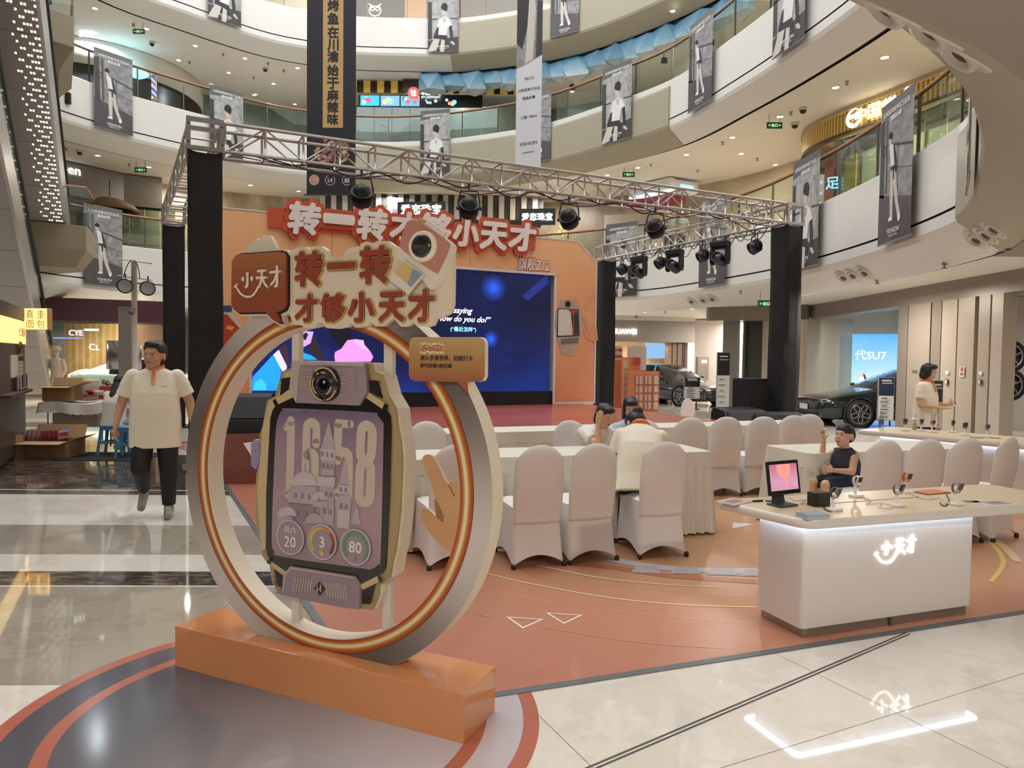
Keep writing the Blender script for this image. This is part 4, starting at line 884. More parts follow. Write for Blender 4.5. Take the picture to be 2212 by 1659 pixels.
cb_ = MB(SM(T2)).prism([(q.x, q.y) for q in spline([(p[0], p[1], 0) for p in KC([(1640, 240), (1690, 70), (1725, 25), (1790, 15), (1870, 60), (2040, 185), (2110, 240), (2126, 300), (2050, 540), (1965, 645), (1900, 655), (1830, 560), (1650, 420), (1610, 340)])], 3, True)], -.025, 0, cam_w, side=EDGE).build('camera_body', sgn)
MB(SM(T2)).prism([(q.x, q.y) for q in spline([(p[0], p[1], 0) for p in KC([(1642, 235), (1692, 75), (1728, 32), (1795, 28), (1930, 120), (2062, 212), (2092, 270), (2005, 470), (1962, 505), (1800, 395), (1660, 290)])], 3, True)], 0, .008, cam_p).build('camera_front', cb_)
MB(SM(T2)).prism(KC([(1870, 55), (1895, 22), (2055, 135), (2035, 190)]), -.01, .006, cam_w).build('camera_flash', cb_); MB(SM(T2)).prism(KC([(1800, 10), (1825, 0), (1862, 22), (1855, 50), (1805, 25)]), -.01, .004, mat('b39a5e', .4)).build('camera_button', cb_)
ip_ = MB(SM(T2)).prism(KC([(1545, 565), (1682, 388), (1868, 530), (1722, 712)]), .004, .012, cam_w).build('instant_photo', sgn)
MB(SM(T2)).prism(KC([(1597, 510), (1682, 405), (1772, 472), (1716, 612)]), .012, .014, mat('c4ab6c', .5)).build('photo_yellow', ip_); MB(SM(T2)).prism(KC([(1772, 472), (1855, 524), (1748, 642), (1716, 612)]), .012, .014, mat('7d929b', .5)).build('photo_blue', ip_)
lc = KC([(1858, 268)])[0]; lm = SM(T2) @ MX.Translation((lc[0], lc[1], .008))
lc_ = MB(lm).lathe([(0, .012), (.046, .012), (.05, .018), (.062, .018), (.066, .0)], mat('e0d6c9', .4), 36).build('lens_collar', sgn); MB(lm).lathe([(0, .016), (.02, .016), (.034, .02), (.047, .02), (.048, .012)], mat('262426', .15, coat=.5), 36).build('lens_glass', lc_)
T3 = .05; KI = lambda L: [sp(840+x/5.185, 680+y/5.185, T3) for x, y in L]
iz0, iz1 = sp(960, 825)[1], sp(960, 728)[1]
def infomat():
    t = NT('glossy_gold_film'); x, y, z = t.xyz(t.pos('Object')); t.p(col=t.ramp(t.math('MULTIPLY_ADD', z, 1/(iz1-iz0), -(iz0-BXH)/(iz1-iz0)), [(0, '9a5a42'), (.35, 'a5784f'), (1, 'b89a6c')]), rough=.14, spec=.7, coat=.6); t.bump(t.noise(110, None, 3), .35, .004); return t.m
ib = [(290, 250), (1010, 250), (1052, 266), (1076, 310), (1074, 690), (1050, 738), (1000, 752), (882, 754), (892, 878), (840, 838), (765, 752), (285, 742), (240, 720), (222, 670), (228, 310), (246, 266)]
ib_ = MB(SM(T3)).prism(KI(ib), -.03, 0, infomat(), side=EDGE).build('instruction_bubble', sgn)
m = MB(SM(T3)); DK = mat('2a1b14', .5); RD = mat('9a4a34', .5)
for s_, x0, y0, x1, y1, c, bd in (('活动玩法', 360, 340, 610, 410, RD, .022), ('进入手表世界，拍照打卡', 355, 460, 940, 512, DK, .014), ('即可获得1枚印章', 355, 545, 705, 596, DK, .014)):
    a, b = KI([(x0, y1)])[0], KI([(x1, y0)])[0]
    if bd > .02: m.text(s_, MX.Translation(((a[0]+b[0])/2, (a[1]+b[1])/2, 0)), mat('d8c4a0', .5), w=b[0]-a[0]+.008, h=.052, ext=.001, bold=.045)
    m.text(s_, MX.Translation(((a[0]+b[0])/2, (a[1]+b[1])/2, 0)), c, w=b[0]-a[0], ext=.002, bold=bd)
m.build('instruction_lettering', ib_)
# ---------------------------------------------------------------- tables, chairs, counters
def fabric(col, name, st=.12, sc=90):
    t = NT(name); c = lin(col); t.p(col=t.mix(t.noise(3), tuple(v*.95 for v in c[:3])+(1,), tuple(min(1, v*1.03) for v in c[:3])+(1,)), rough=.75)
    t.bump(t.noise(sc, None, 2), st, .003); return t.m
CHW = fabric('e0d8d3', 'stretch_cover'); CHF = mat('2b2826', .5); TCL = fabric('d8d1c2', 'table_skirt', .2)
def make_chair(label, group=None):
    r = thing('banquet_chair', label, 'chair', (0, 0, 0), 0, group, local=True)
    def hw(v): return .188+.014*math.sin(v*2.6)-.012*max(0, v-.75)
    def yb(z): return -.232-.11*max(-.02, z-.42)
    def surf(sgn):
        def fn(u, v):
            a = u*2-1; zt = .945-.115*abs(a)**2.4; z = .33+v*(zt-.33); x = a*hw(v); e = (1-abs(a)**4)*(1-v**10); e = e*min(1, max(0, v-.1)*2.2) if sgn < 0 else e
            return V((x, yb(z)+(.034*e+.004 if sgn > 0 else -.04*e-.004)-.02*(1-a*a), z))
        return fn
    m = MB(); m.grid(surf(-1), 14, 18, CHW); n0 = len(m.v); m.grid(surf(1), 14, 18, CHW)
    k = 19; per = [i*k for i in range(15)]+[14*k+j for j in range(1, 19)]+[i*k+18 for i in range(13, -1, -1)]+[j for j in range(17, 0, -1)]
    for i in range(len(per)): a, b = per[i], per[(i+1) % len(per)]; m.f.append([a, b, n0+b, n0+a]); m.m.append(0); m.sm.append(True)
    m.build('backrest_cover', r, weld=True)
    def per_pt(t, top):
        c = [(-1, -1), (1, -1), (1, 1), (-1, 1)]; k = t*4; i = int(k) % 4; f = k-int(k); p = V(c[i]).lerp(V(c[(i+1) % 4]), f)
        l = max(abs(p.x), abs(p.y)); q = p/((abs(p.x/l)**8+abs(p.y/l)**8)**(1/8)*l) if l else p
        if top: return V((q.x*.192, -.01+q.y*.222))
        return V((q.x*.222, -.03+q.y*.272))
    def hem(t): return .022+.075*(math.sin(PI*((t*4) % 1)))**.8
    def sk(u, v):
        a = per_pt(u, True); b = per_pt(u, False); z0 = hem(u); z = z0+v*(.455-z0); g = (z-.02)/.435; g = g**.75; p = b.lerp(a, g); pin = .012*math.sin(PI*g)*math.sin(PI*((u*4) % 1)); l = p.length
        p = p*(1-pin/l); return V((p.x, p.y, z))
    m = MB(); m.grid(sk, 48, 10, CHW, True, None, True); m.build('skirt', r)
    def seat(u, v):
        a = per_pt(u, True)*(1-v*.999); return V((a.x, a.y if v < .99 else -.01, .455+.03*(1-(1-v)**4)))
    MB().grid(seat, 48, 6, CHW, True, None, True).build('seat_cover', r)
    for sx in (-1, 1):
        for y in (-.285, .225): MB().lathe([(0, 0), (.018, 0), (.02, .03), (.014, .04)], CHF, 10, MX.Translation((sx*.205, y, 0))).build('foot', r)
    return r
ch0 = make_chair('')
chairs = [((.14, 5.66), 17, 'white covered chair at the near table, directly right of the ring sign', 'chairs backing on the near table'),
    ((.56, 5.81), 20, 'white covered chair between the ring side chair and the kneeling staff member', 'chairs backing on the near table'),
    ((1.17, 5.98), 14, 'white covered chair at the near table in front of the leaning staff woman', 'chairs backing on the near table'),
    ((-.52, 5.62), 22, 'white covered chair seen through the ring beside the pointing hand', 'chairs backing on the near table'),
    ((-.78, 6.95), 196, 'white covered chair on the far side of the near table, behind the pointing hand', 'chairs facing the near table'),
    ((.72, 7.28), 200, 'white covered chair that the woman resting her head sits on', 'chairs facing the near table'),
    ((1.52, 7.42), 195, 'white covered chair behind the leaning staff woman', 'chairs facing the near table'),
    ((2.02, 8.42), 6, 'leftmost white covered chair of the row before the right part of the stage', 'row of chairs at the stage side table'),
    ((2.49, 8.62), 6, 'second white covered chair of the row by the stage, left of the tablet', 'row of chairs at the stage side table'),
    ((2.97, 8.72), 4, 'third white covered chair of the row by the stage, above the tablet', 'row of chairs at the stage side table'),
    ((3.43, 8.98), 4, 'fourth white covered chair of the row, in front of the right pillar', 'row of chairs at the stage side table'),
    ((3.72, 9.2), 2, 'furthest white covered chair of the row, right of the right pillar', 'row of chairs at the stage side table'),
    ((3.1, 6.29), 12, 'white covered chair with the little boy sitting on it', 'chairs at the table behind the counter'),
    ((3.54, 6.43), 13, 'white covered chair next to the boy, behind the display counter', 'chairs at the table behind the counter'),
    ((3.94, 6.54), 16, 'white covered chair third from the boy side, behind the counter', 'chairs at the table behind the counter'),
    ((4.36, 6.68), 30, 'white covered chair turned to the left at the right picture edge', 'chairs at the table behind the counter')]
for i, ((x, y), rz, lb, gp) in enumerate(chairs):
    c = ch0 if i == 0 else dup(ch0); c.location = (x, y, 0); c.rotation_euler = (0, 0, math.radians(rz)); c['label'] = lb; c['group'] = gp
def skirted_table(p, ang, L, W, label, h=.75):
    """p is the front left corner; a board on folding legs under a pleated cloth"""
    an = math.radians(ang); r = thing('skirted_table', label, 'table', (p[0], p[1], 0), an, local=True)
    per = 2*(L+W); rr = .06
    def perim(s):
        s %= per
        if s < L: q = V((s, 0)); n = V((0, -1))
        elif s < L+W: q = V((L, s-L)); n = V((1, 0))
        elif s < 2*L+W: q = V((L-(s-L-W), W)); n = V((0, 1))
        else: q = V((0, W-(s-2*L-W))); n = V((-1, 0))
        q = V((min(max(q.x, rr), L-rr), min(max(q.y, rr), W-rr))); c = [(0, -1), (L, 0)]
        # corner rounding
        for (cx, cy, sx, sy) in ((0, 0, -1, -1), (L, 0, 1, -1), (L, W, 1, 1), (0, W, -1, 1)):
            pass
        return q, n
    outl = rrect(0, 0, L, W, rr, 5)
    pts = [V(o) for o in outl]; cum = [0]
    for i in range(len(pts)): cum.append(cum[-1]+(pts[(i+1) % len(pts)]-pts[i]).length)
    tot = cum[-1]
    def along(f):
        s = (f % 1)*tot
        for i in range(len(pts)):
            if cum[i+1] >= s:
                a, b = pts[i], pts[(i+1) % len(pts)]; g = (s-cum[i])/max(1e-9, cum[i+1]-cum[i]); d = (b-a).normalized(); return a.lerp(b, g), V((d.y, -d.x))
    npl = int(tot/.085)
    def skirt(u, v):
        q, n = along(u); w_ = math.sin(2*PI*u*npl); sharp = w_*abs(w_)**.2; z = h-.13-(h-.15)*v if v > 0 else h-.13
        amp = .016+.03*v; return V((*(q+n*(.012+amp*(.6+.5*sharp)+.03*v)), z+(.004*math.sin(2*PI*u*tot/.05) if v > .98 else 0)))
    n = npl*6
    MB().grid(skirt, n, 4, TCL, True, None, True).build('pleated_skirt', r)
    def band(u, v):
        q, n = along(u); return V((*(q+n*(.018*v+.006*math.sin(2*PI*u*tot/.6)*v)), h+.004-.135*v))
    MB().grid(band, n//2, 2, TCL, True, None, True).build('cloth_band', r)
    MB().prism(outl, h-.01, h+.006, TCL).build('cloth_top', r)
    MB().box((L/2, W/2, h-.03), (L-.06, W-.06, .03), mat('7b5f45', .6)).build('board', r)
    for sx in (.12, L-.12):
        for sy in (.1, W-.1): MB().tube([(sx, sy, 0), (sx, sy, h-.04)], .014, DKGREY, 8).build('leg', r)
    return r
skirted_table((-1.42, 5.62), 16.2, 3.42, .62, 'white skirted table behind the front row of chairs and the staff woman')
skirted_table((-2.0, 7.35), 20.5, 3.05, .6, 'white skirted table close to the stage seen behind the ring sign')
skirted_table((.95, 8.5), 20.5, 3.4, .6, 'white skirted table along the stage with the far chair row')
skirted_table((2.74, 6.5), 17.6, 2.06, .66, 'white skirted table where the little boy sits')
# display counters
CWH = mat('d3cbc5', .38, var=.02, sc=2); CTOPW = None
def woodtop():
    t = NT('pale_wood_top'); P = t.pos('Object'); mp = t.n('ShaderNodeMapping'); t.set(mp.inputs[0], P); mp.inputs[3].default_value = (2, 22, 2); mp.inputs[2].default_value = (0, 0, math.radians(-18))
    t.p(col=t.ramp(t.noise(2.5, mp.outputs[0], 4), [(.3, 'cbb594'), (.7, 'd6c2a4')]), rough=.35); return t.m
CTOPW = woodtop(); STRIP = glow('cfe6ff', 5.5)
def counter(base, slab, label, z, lamp_pw, logo):
    b = [V(q) for q in base]; c = sum(b, V((0, 0)))/4; r = thing('display_counter', label, 'counter', (c.x, c.y, 0))
    def rpoly(P, rad, n=5):
        out = []
        for i in range(len(P)):
            a, q, d = V(P[i-1]), V(P[i]), V(P[(i+1) % len(P)]); p0 = q+(a-q).normalized()*rad; p1 = q+(d-q).normalized()*rad
            for k in range(n+1): t = k/n; out.append(tuple(p0*(1-t)**2+q*2*t*(1-t)+p1*t*t))
        return out
    def inset(P, d): cc = sum((V(q) for q in P), V((0, 0)))/4; return [tuple(V(q)+(cc-V(q)).normalized()*d) for q in P]
    MB().prism(rpoly(base, .035), .06, z-.06, CWH, smooth=False).build('base_cabinet', r)
    MB().prism(rpoly(inset(base, .03), .02), 0.0, .06, mat('a39e98', .25, .8)).build('metal_plinth', r)
    out = rpoly(slab, .09, 6); m = MB(); n = len(out); prof = [(-.02, -.055), (-.006, -.05), (0, -.03), (-.004, -.01), (-.02, 0)]; cc = sum((V(q) for q in slab), V((0, 0)))/4
    vs = []
    for (o, h) in prof: vs += [V((*(V(q)+(V(q)-cc).normalized()*o), z+h)) for q in out]
    m.add(vs, [(k*n+i, k*n+(i+1) % n, (k+1)*n+(i+1) % n, (k+1)*n+i) for k in range(len(prof)-1) for i in range(n)], CWH, True)
    m.add([vs[i] for i in range(n)], [tuple(range(n))[::-1]], CWH); m.add(vs[-n:], [tuple(range(n))], CTOPW); m.build('worktop', r)
    def grow(P, d):
        L_ = []; n_ = len(P)
        for i in range(n_):
            a, q, e = V(P[i-1]), V(P[i]), V(P[(i+1) % n_]); d1 = (q-a).normalized(); d2 = (e-q).normalized(); n1 = V((d1.y, -d1.x)); n2 = V((d2.y, -d2.x)); k_ = n1+n2; L_.append(tuple(q+k_*(d*2/max(.5, k_.length_squared))))
        return L_
    MB().ringband(rpoly(grow(base, .045), .04), rpoly(grow(base, .012), .04), z-.064, z-.057, STRIP).build('light_strip', r)
    return r
cu = V((.951, .309)); K = MX.Rotation(math.radians(1.5), 2); c0 = V((1.68, 4.045)); cfr = V((2.955, 4.50)); cul = (cfr-c0).normalized(); cvl = V((-cul.y, cul.x))
cb = [c0, cfr, cfr+cvl*.46, c0+cvl*.40]
cs = [V((1.633, 3.92)), V((3.72, 4.6)), V((3.52, 5.21)), V((1.28, 4.477))]
ct = counter([tuple(q) for q in cb], [tuple(q) for q in cs], 'white display counter with pale wood top and glowing logo at the right', .72, 20, True)
CM = frame((c0.x, c0.y, 0), (cul.x, cul.y, 0), (0, 0, 1)); q = CM.inverted() @ atpl(1935, 1188, (c0.x, c0.y, 0), V((cvl.x, cvl.y, 0)))
m = MB(CM); smile_logo(m, q.x, q.y-.005, .31, glow('ffffff', 1.6), .0, .012); m.build('glowing_logo', ct)
MB(CM).box((.68, .03, .002), (.02, .05, .006), mat('85807a', .3, .7)).build('plinth_bracket', ct)
g0 = [V((4.49, 9.26)), V((6.55, 6.6)), V((7.28, 7.17)), V((5.22, 9.83))]
gi = [V((4.75, 9.18)), V((6.4, 7.02)), V((6.95, 7.43)), V((5.28, 9.62))]
c2 = counter([tuple(q) for q in (gi[0], gi[1], gi[2], gi[3])], [tuple(q) for q in g0], 'white display counter with drink cup and bottle before the car showroom', .72, 10, False)
# ---- things on the near counter
TZ = .72
def on(x, y, z=TZ): p = atz(x, y, z); return V((p.x, p.y, z))
CA = math.radians(18)
def watchstand(p, rz, label, body, strap, s=1.0, zz=TZ):
    r = thing('watch_stand', label, 'watch display', p, rz, 'smart watches on display stands', local=True)
    wm = mat('e4ded8', .35); bm_ = mat(body, .25, .2); sm = mat(strap, .5)
    MB().box((0, 0, .008*s), (.085*s, .055*s, .016*s), wm, bev=.006).build('stand_foot', r); MB().tube([(0, .01*s, .01), (0, .014*s, .06*s), (0, .004*s, .09*s)], .009*s, wm, 8).build('stand_post', r)
    m = MB()
    def fn(u, v):
        a = 2*PI*u; return V(((v-.5)*.024*s, .004*s+.026*s*math.cos(a), .105*s+.034*s*math.sin(a)))
    m.grid(fn, 20, 2, sm, True, None, True)
    m.build('strap', r); T = MX.Translation((0, -.022*s, .118*s)) @ MX.Rotation(.35, 4, 'X')
    wc = MB(T).box((0, 0, 0), (.036*s, .013*s, .046*s), bm_, bev=.004).build('watch_case', r); MB(T).box((0, -.0075*s, 0), (.03*s, .002*s, .038*s), mat('15161a', .08, coat=.5)).build('watch_glass', wc)
    return r
for (x, y, rz, lb, b, st_) in ((1803, 1103, .5, 'grey smart watch on a stand beside the small black box', '8a8d92', '5c6068'), (1850, 1073, .3, 'white smart watch on a stand in front of the boy', 'dedad6', 'e3dfda'), (1940, 1094, .6, 'black and grey smart watch in the middle of the counter', '3a3c42', '75777c'), (1958, 1065, .2, 'orange smart watch on a stand at the far edge of the counter', 'd58a58', 'cf7a48'), (2066, 1091, .4, 'purple smart watch on a stand at the right of the counter', '77707f', '8b7aa8')):
    watchstand(on(x, y), rz, lb, b, st_)
p = on(1690, 1092); tb = thing('tablet', 'black tablet on a stand showing a pink video', 'tablet', p, CA+.18, local=True)
MB().box((0, 0, .006), (.15, .11, .012), mat('4b5557', .35, .6), bev=.004).build('stand_base', tb); MB().prism([(-.055, .0), (.055, .0), (.04, .11), (-.04, .11)], -.004, .004, mat('4b5557', .35, .6), MX.Translation((0, .03, .01)) @ MX.Rotation(math.radians(80), 4, 'X')).build('stand_arm', tb)
T = MX.Translation((0, .0, .172)) @ MX.Rotation(math.radians(-9), 4, 'X')
tbb = MB(T).box((0, 0, 0), (.275, .012, .205), mat('1b1c1f', .3), bev=.006).build('tablet_body', tb)
def tabmat():
    t = NT('tablet_picture'); x, y, z = t.xyz(t.pos('Object')); c = t.ramp(t.math('MULTIPLY_ADD', z, 3.5, -.1), [(0, 'c98fae'), (.45, 'dba0ba'), (.8, 'c8707c'), (1, 'c4606a')]); t.p(col='050505', rough=.2, em=c, es=.8); return t.m
MB(T).box((0, -.0068, .003), (.235, .002, .158), tabmat()).build('tablet_screen', tbb)
m = MB(T @ frame((0, -.0082, 0), (1, 0, 0), (0, 0, 1))); m.prism([(-.06, .08), (.06, .08), (.055, .03), (.03, .0), (.028, -.05), (.008, -.05), (.01, -.01), (-.03, .01), (-.055, .03)], 0, .0006, glow('d9837c', .8)); m.prism([(.07, -.03), (.11, -.03), (.11, -.06), (.07, -.06)], 0, .0006, glow('c77fa0', .8)); m.build('screen_picture', tbb)
def paper(p, rz, size, layers, label, cat='brochure', name='brochure'):
    r = thing(name, label, cat, p, rz, local=True)
    for k, (w_, d_, t_, col, dx, dy) in enumerate(layers):
        MB().box((dx, dy, sum(l[2] for l in layers[:k])+t_/2), (w_, d_, t_), mat(col, .5), rz=.05*(k % 3-1)).build('sheet', r)
    return r
paper(on(1585, 1085), CA+.4, 1, [(.2, .14, .004, 'b9b3b0', 0, 0), (.2, .14, .002, 'c3a9a2', .01, .005), (.12, .07, .001, '98786e', .0, .0)], 'loose leaflets at the left end of the counter')
paper(on(1755, 1118, TZ), CA, 1, [(.15, .1, .014, 'aab2b8', 0, 0), (.15, .1, .012, '9fa9b2', .004, .003), (.14, .09, .001, '8593a0', 0, 0)], 'stack of blue grey leaflets at the front of the counter')
paper(on(2148, 1087), CA-.1, 1, [(.22, .15, .002, 'cfc8c2', 0, 0), (.16, .1, .001, '8a97a6', .01, .0), (.07, .05, .001, 'b4685a', .02, .01)], 'printed sheets with pictures at the right end of the counter')
paper(on(2100, 1084), CA-.3, 1, [(.1, .06, .002, '5f7284', 0, 0)], 'small blue leaflet beside the printed sheets')
tbl = paper(on(2012, 1064), CA+.1, 1, [(.22, .12, .004, '3c3030', 0, 0), (.215, .115, .003, 'c97a4e', 0, 0)], 'orange covered tablet leaning at the far edge of the counter', 'tablet', 'flat_tablet')
p = on(1768, 1092); m = MB(MX.Translation(p) @ MX.Rotation(CA, 4, 'Z')); m.box((0, 0, .042), (.115, .07, .084), mat('2a2523', .6), bev=.004); bx = solo(m, 'black_box', 'small black cardboard box beside the grey watch', 'box', p)
p = on(1637, 1084); solo(MB().tube([p+V((-.035, -.01, .006)), p+V((.035, .012, .006))], .006, mat('1a1a1a', .4), 8), 'marker_pen', 'black marker pen left of the tablet', 'pen', p)
p = on(1662, 1084); solo(MB().tube([p+V((-.02, .01, .005)), p+V((.03, -.01, .005))], .004, mat('222222', .4), 8), 'pen', 'thin black pen at the tablet foot', 'pen', p)
def cord(pts, col, label): q = [on(x, y)+V((0, 0, .006)) for x, y in pts]; s_ = spline(q, 6); solo(MB().tube(s_, .0035, mat(col, .5), 6), 'charging_cable', label, 'cable', q[0])
cord([(1705, 1075), (1720, 1083), (1740, 1080), (1728, 1090), (1750, 1088)], 'd8d2ca', 'white cable curled behind the tablet')
cord([(1862, 1075), (1880, 1082), (1872, 1090), (1900, 1088), (1925, 1092)], 'd8d2ca', 'white cable between the white and the black watch')
cord([(1905, 1085), (1900, 1096), (1915, 1100), (1930, 1096)], 'd8d2ca', 'white cable looped at the foot of the middle watch')
cord([(1790, 1085), (1780, 1100), (1795, 1108)], '2a2a2a', 'black cable at the foot of the grey watch')
cord([(1968, 1068), (2000, 1080), (2030, 1078), (2045, 1090)], 'cfc8be', 'pale cable from the orange watch to the right')
cord([(2045, 1070), (2050, 1085), (2040, 1095), (2030, 1088)], '3a3a3a', 'dark cable looped beside the purple watch')
a, b = on(1745, 1091), on(1985, 1074); flat(strip(a.xy, b.xy, .012), mat('7d7468', .5), 'cable_slot', ct, TZ+.0015)
# things on the far counter
def on2(x, y): return on(x, y, .72)
for (x, y, rz, lb, b, st_) in ((1955, 931, .3, 'leftmost dark smart watch on the far counter', '55585e', '44474c'), (1990, 931, .2, 'grey smart watch behind the drink cup on the far counter', '8b8f96', '6b6f76'), (2014, 934, .4, 'rose smart watch third on the far counter', 'c58f7c', 'c08672'), (2058, 934, .1, 'silver smart watch fourth on the far counter', '9a9a9a', '5b5b5b'), (2084, 941, .3, 'black smart watch fifth on the far counter', '3d3f44', '55585e'), (2132, 945, .2, 'lilac smart watch at the right of the far counter', '8e8798', '8a839a')):
    watchstand(on2(x, y), rz-.5, lb, b, st_, 1.15, .72)
p = on2(1903, 927); r = thing('water_bottle', 'clear plastic water bottle with blue cap on the far counter', 'bottle', p, local=True)
PET = glassmat('pet_plastic', 'e6eef0', .3); MB().lathe([(0, .0), (.03, 0), (.033, .01), (.033, .06), (.029, .07), (.033, .08), (.033, .14), (.024, .18), (.012, .2), (.012, .215)], PET, 20).build('bottle_body', r); MB().lathe([(.0336, .06), (.0336, .125)], mat('5d5aa0', .4), 20).build('bottle_label', r); MB().lathe([(0, .232), (.014, .232), (.014, .21), (.012, .21)], mat('4a7fc0', .4), 16).build('bottle_cap', r)
p = on2(1975, 928); r = thing('drink_cup', 'clear iced tea cup with straw on the far counter', 'cup', p, local=True)
MB().lathe([(0, 0), (.03, 0), (.042, .13), (.044, .135)], PET, 20).build('cup_body', r); MB().lathe([(0, .004), (.028, .004), (.036, .08), (0, .08)], mat('d69a45', .2), 20).build('drink', r); MB().lathe([(.045, .133), (.045, .142), (.03, .15), (0, .15)], mat('d9c9c2', .3), 20).build('cup_lid', r); MB().tube([(0, 0, .05), (.012, 0, .2)], .004, mat('c2564a', .4), 6).build('straw', r)
paper(on2(2110, 946), 0, 1, [(.12, .08, .012, '9aa3a6', 0, 0)], 'small grey booklet on the far counter'); paper(on2(2150, 947), -.4, 1, [(.1, .05, .008, 'b08d5e', 0, 0)], 'brown card lying at the right of the far counter')
# ---------------------------------------------------------------- people
def remeshed(mb, vox, name, parent, mt, it=4, dec=None):
    """merge overlapping closed forms into ONE continuous smooth skin"""
    me = bpy.data.meshes.new(name); me.from_pydata([tuple(v) for v in mb.v], [], mb.f); me.update()
    bm = bmesh.new(); bm.from_mesh(me); bmesh.ops.recalc_face_normals(bm, faces=bm.faces[:]); bm.to_mesh(me); bm.free()
    o = bpy.data.objects.new(name, me); COL.objects.link(o)
    r = o.modifiers.new('r', 'REMESH'); r.mode = 'VOXEL'; r.voxel_size = vox; r.use_smooth_shade = True
    s = o.modifiers.new('s', 'SMOOTH'); s.factor = .5; s.iterations = it
    dg = bpy.context.evaluated_depsgraph_get(); m2 = bpy.data.meshes.new_from_object(o.evaluated_get(dg))
    bpy.data.objects.remove(o); bpy.data.meshes.remove(me); m2.name = name; m2.materials.clear(); m2.materials.append(mt)
    m2.polygons.foreach_set('use_smooth', [True]*len(m2.polygons)); m2.polygons.foreach_set('material_index', [0]*len(m2.polygons))
    o = bpy.data.objects.new(name, m2); COL.objects.link(o); o.parent = parent; return o
def cap(mb, p0, p1, r0, r1, n=12, e0=True, e1=True, mt=None):
    p0, p1 = V(p0), V(p1); d = (p1-p0).normalized(); P = []; R = []
    if e0:
        for a in (80, 60, 35, 12): P.append(p0-d*r0*math.sin(math.radians(a))); R.append(r0*math.cos(math.radians(a)))
    P.append(p0); R.append(r0); P.append((p0+p1)/2); R.append((r0+r1)/2); P.append(p1); R.append(r1)
    if e1:
        for a in (12, 35, 60, 80): P.append(p1+d*r1*math.sin(math.radians(a))); R.append(r1*math.cos(math.radians(a)))
    mb.tube(P, R, mt or SKINM, n)
def chain(mb, pts, rs, flat_end=False, flat_start=False):
    for i in range(len(pts)-1): cap(mb, pts[i], pts[i+1], rs[i], rs[i+1], 12, not (flat_start and i == 0), not (flat_end and i == len(pts)-2))
def loft(mb, rings, n=20, caps=True):
    """rings: (centre, side direction, front direction, half width, half depth)"""
    vs = []
    for (c, a, b, rx, ry) in rings:
        for k in range(n):
            t = 2*PI*k/n; ct, s_ = math.cos(t), math.sin(t); f = lambda q: math.copysign(abs(q)**.85, q); vs.append(V(c)+V(a)*(rx*f(ct))+V(b)*(ry*f(s_)))
    k = len(rings); fs = [(i*n+j, i*n+(j+1) % n, (i+1)*n+(j+1) % n, (i+1)*n+j) for i in range(k-1) for j in range(n)]+[tuple(range(n))[::-1], tuple(range((k-1)*n, k*n))]
    mb.add(vs, fs, SKINM, True)
SKINM = mat('d3a688', .5, var=.04); SKIND = mat('bf9072', .5, var=.04); HAIR = mat('17120f', .45, var=.2, sc=60, bump=.3, bsc=260)
POLO = fabric('eadfca', 'cream_polo', .25, 160); ORC = mat('e0763f', .6); PANT = mat('161416', .7, bump=.2, bsc=30); EYEW = mat('e9e4de', .3); IRIS = mat('1c1310', .2); LIP = mat('a85f55', .45)
def hand(mb, wrist, d, palm_n, s=1.0, curl=.5, spread=.12):
    """palm, four unequal bent fingers and a thumb from the palm's side; d points along the hand"""
    d = V(d).normalized(); n = V(palm_n); n = (n-d*n.dot(d)).normalized(); t = d.cross(n)
    w_ = V(wrist); pe = w_+d*.085*s
    for k in (-1, 0, 1): cap(mb, w_+d*.015*s+t*k*.014*s, pe+t*k*.026*s, .017*s, .015*s, 8)
    for k, (o, L) in enumerate(((-.032, .066), (-.011, .076), (.011, .072), (.031, .056))):
        b = pe+t*o*s; dd = (d+t*o*spread*20).normalized(); c1 = curl*.7
        p1 = b+dd*L*.5*s*math.cos(c1*.5)+n*L*.5*s*math.sin(c1*.5); d2 = dd*math.cos(c1*1.4)+n*math.sin(c1*1.4); p2 = p1+d2*L*.5*s
        cap(mb, b-dd*.01*s, p1, .0095*s, .0085*s, 8); cap(mb, p1, p2, .0085*s, .007*s, 8)
    b = w_+d*.035*s-t*.032*s; q1 = b+(d*.6-t*.7+n*.25).normalized()*.038*s; q2 = q1+(d*.9-t*.25+n*.35).normalized()*.03*s
    cap(mb, b, q1, .0125*s, .0105*s, 8); cap(mb, q1, q2, .0105*s, .008*s, 8)
def head(mb, c, f, u, s=1.0):
    f = V(f).normalized(); u = V(u); u = (u-f*u.dot(f)).normalized(); x = f.cross(u); M_ = MX(((x.x, f.x, u.x, c[0]), (x.y, f.y, u.y, c[1]), (x.z, f.z, u.z, c[2]), (0, 0, 0, 1))) @ MX.Scale(s, 4)
    b = lambda p, r: mb.ball(p, r, SKINM, 16, 10, M_)
    b((0, -.005, .03), (.074, .094, .088)); b((0, .028, -.035), (.062, .062, .07)); b((0, .045, -.075), (.038, .042, .034)); b((.03, .05, -.03), (.03, .035, .035)); b((-.03, .05, -.03), (.03, .035, .035))
    b((0, .088, .012), (.011, .014, .03)); b((0, .098, -.014), (.017, .016, .013)); b((0, .086, .035), (.055, .012, .012)); b((0, .086, -.052), (.026, .011, .012))
    for sx in (-1, 1): b((sx*.077, -.008, -.005), (.011, .02, .032))
    return M_
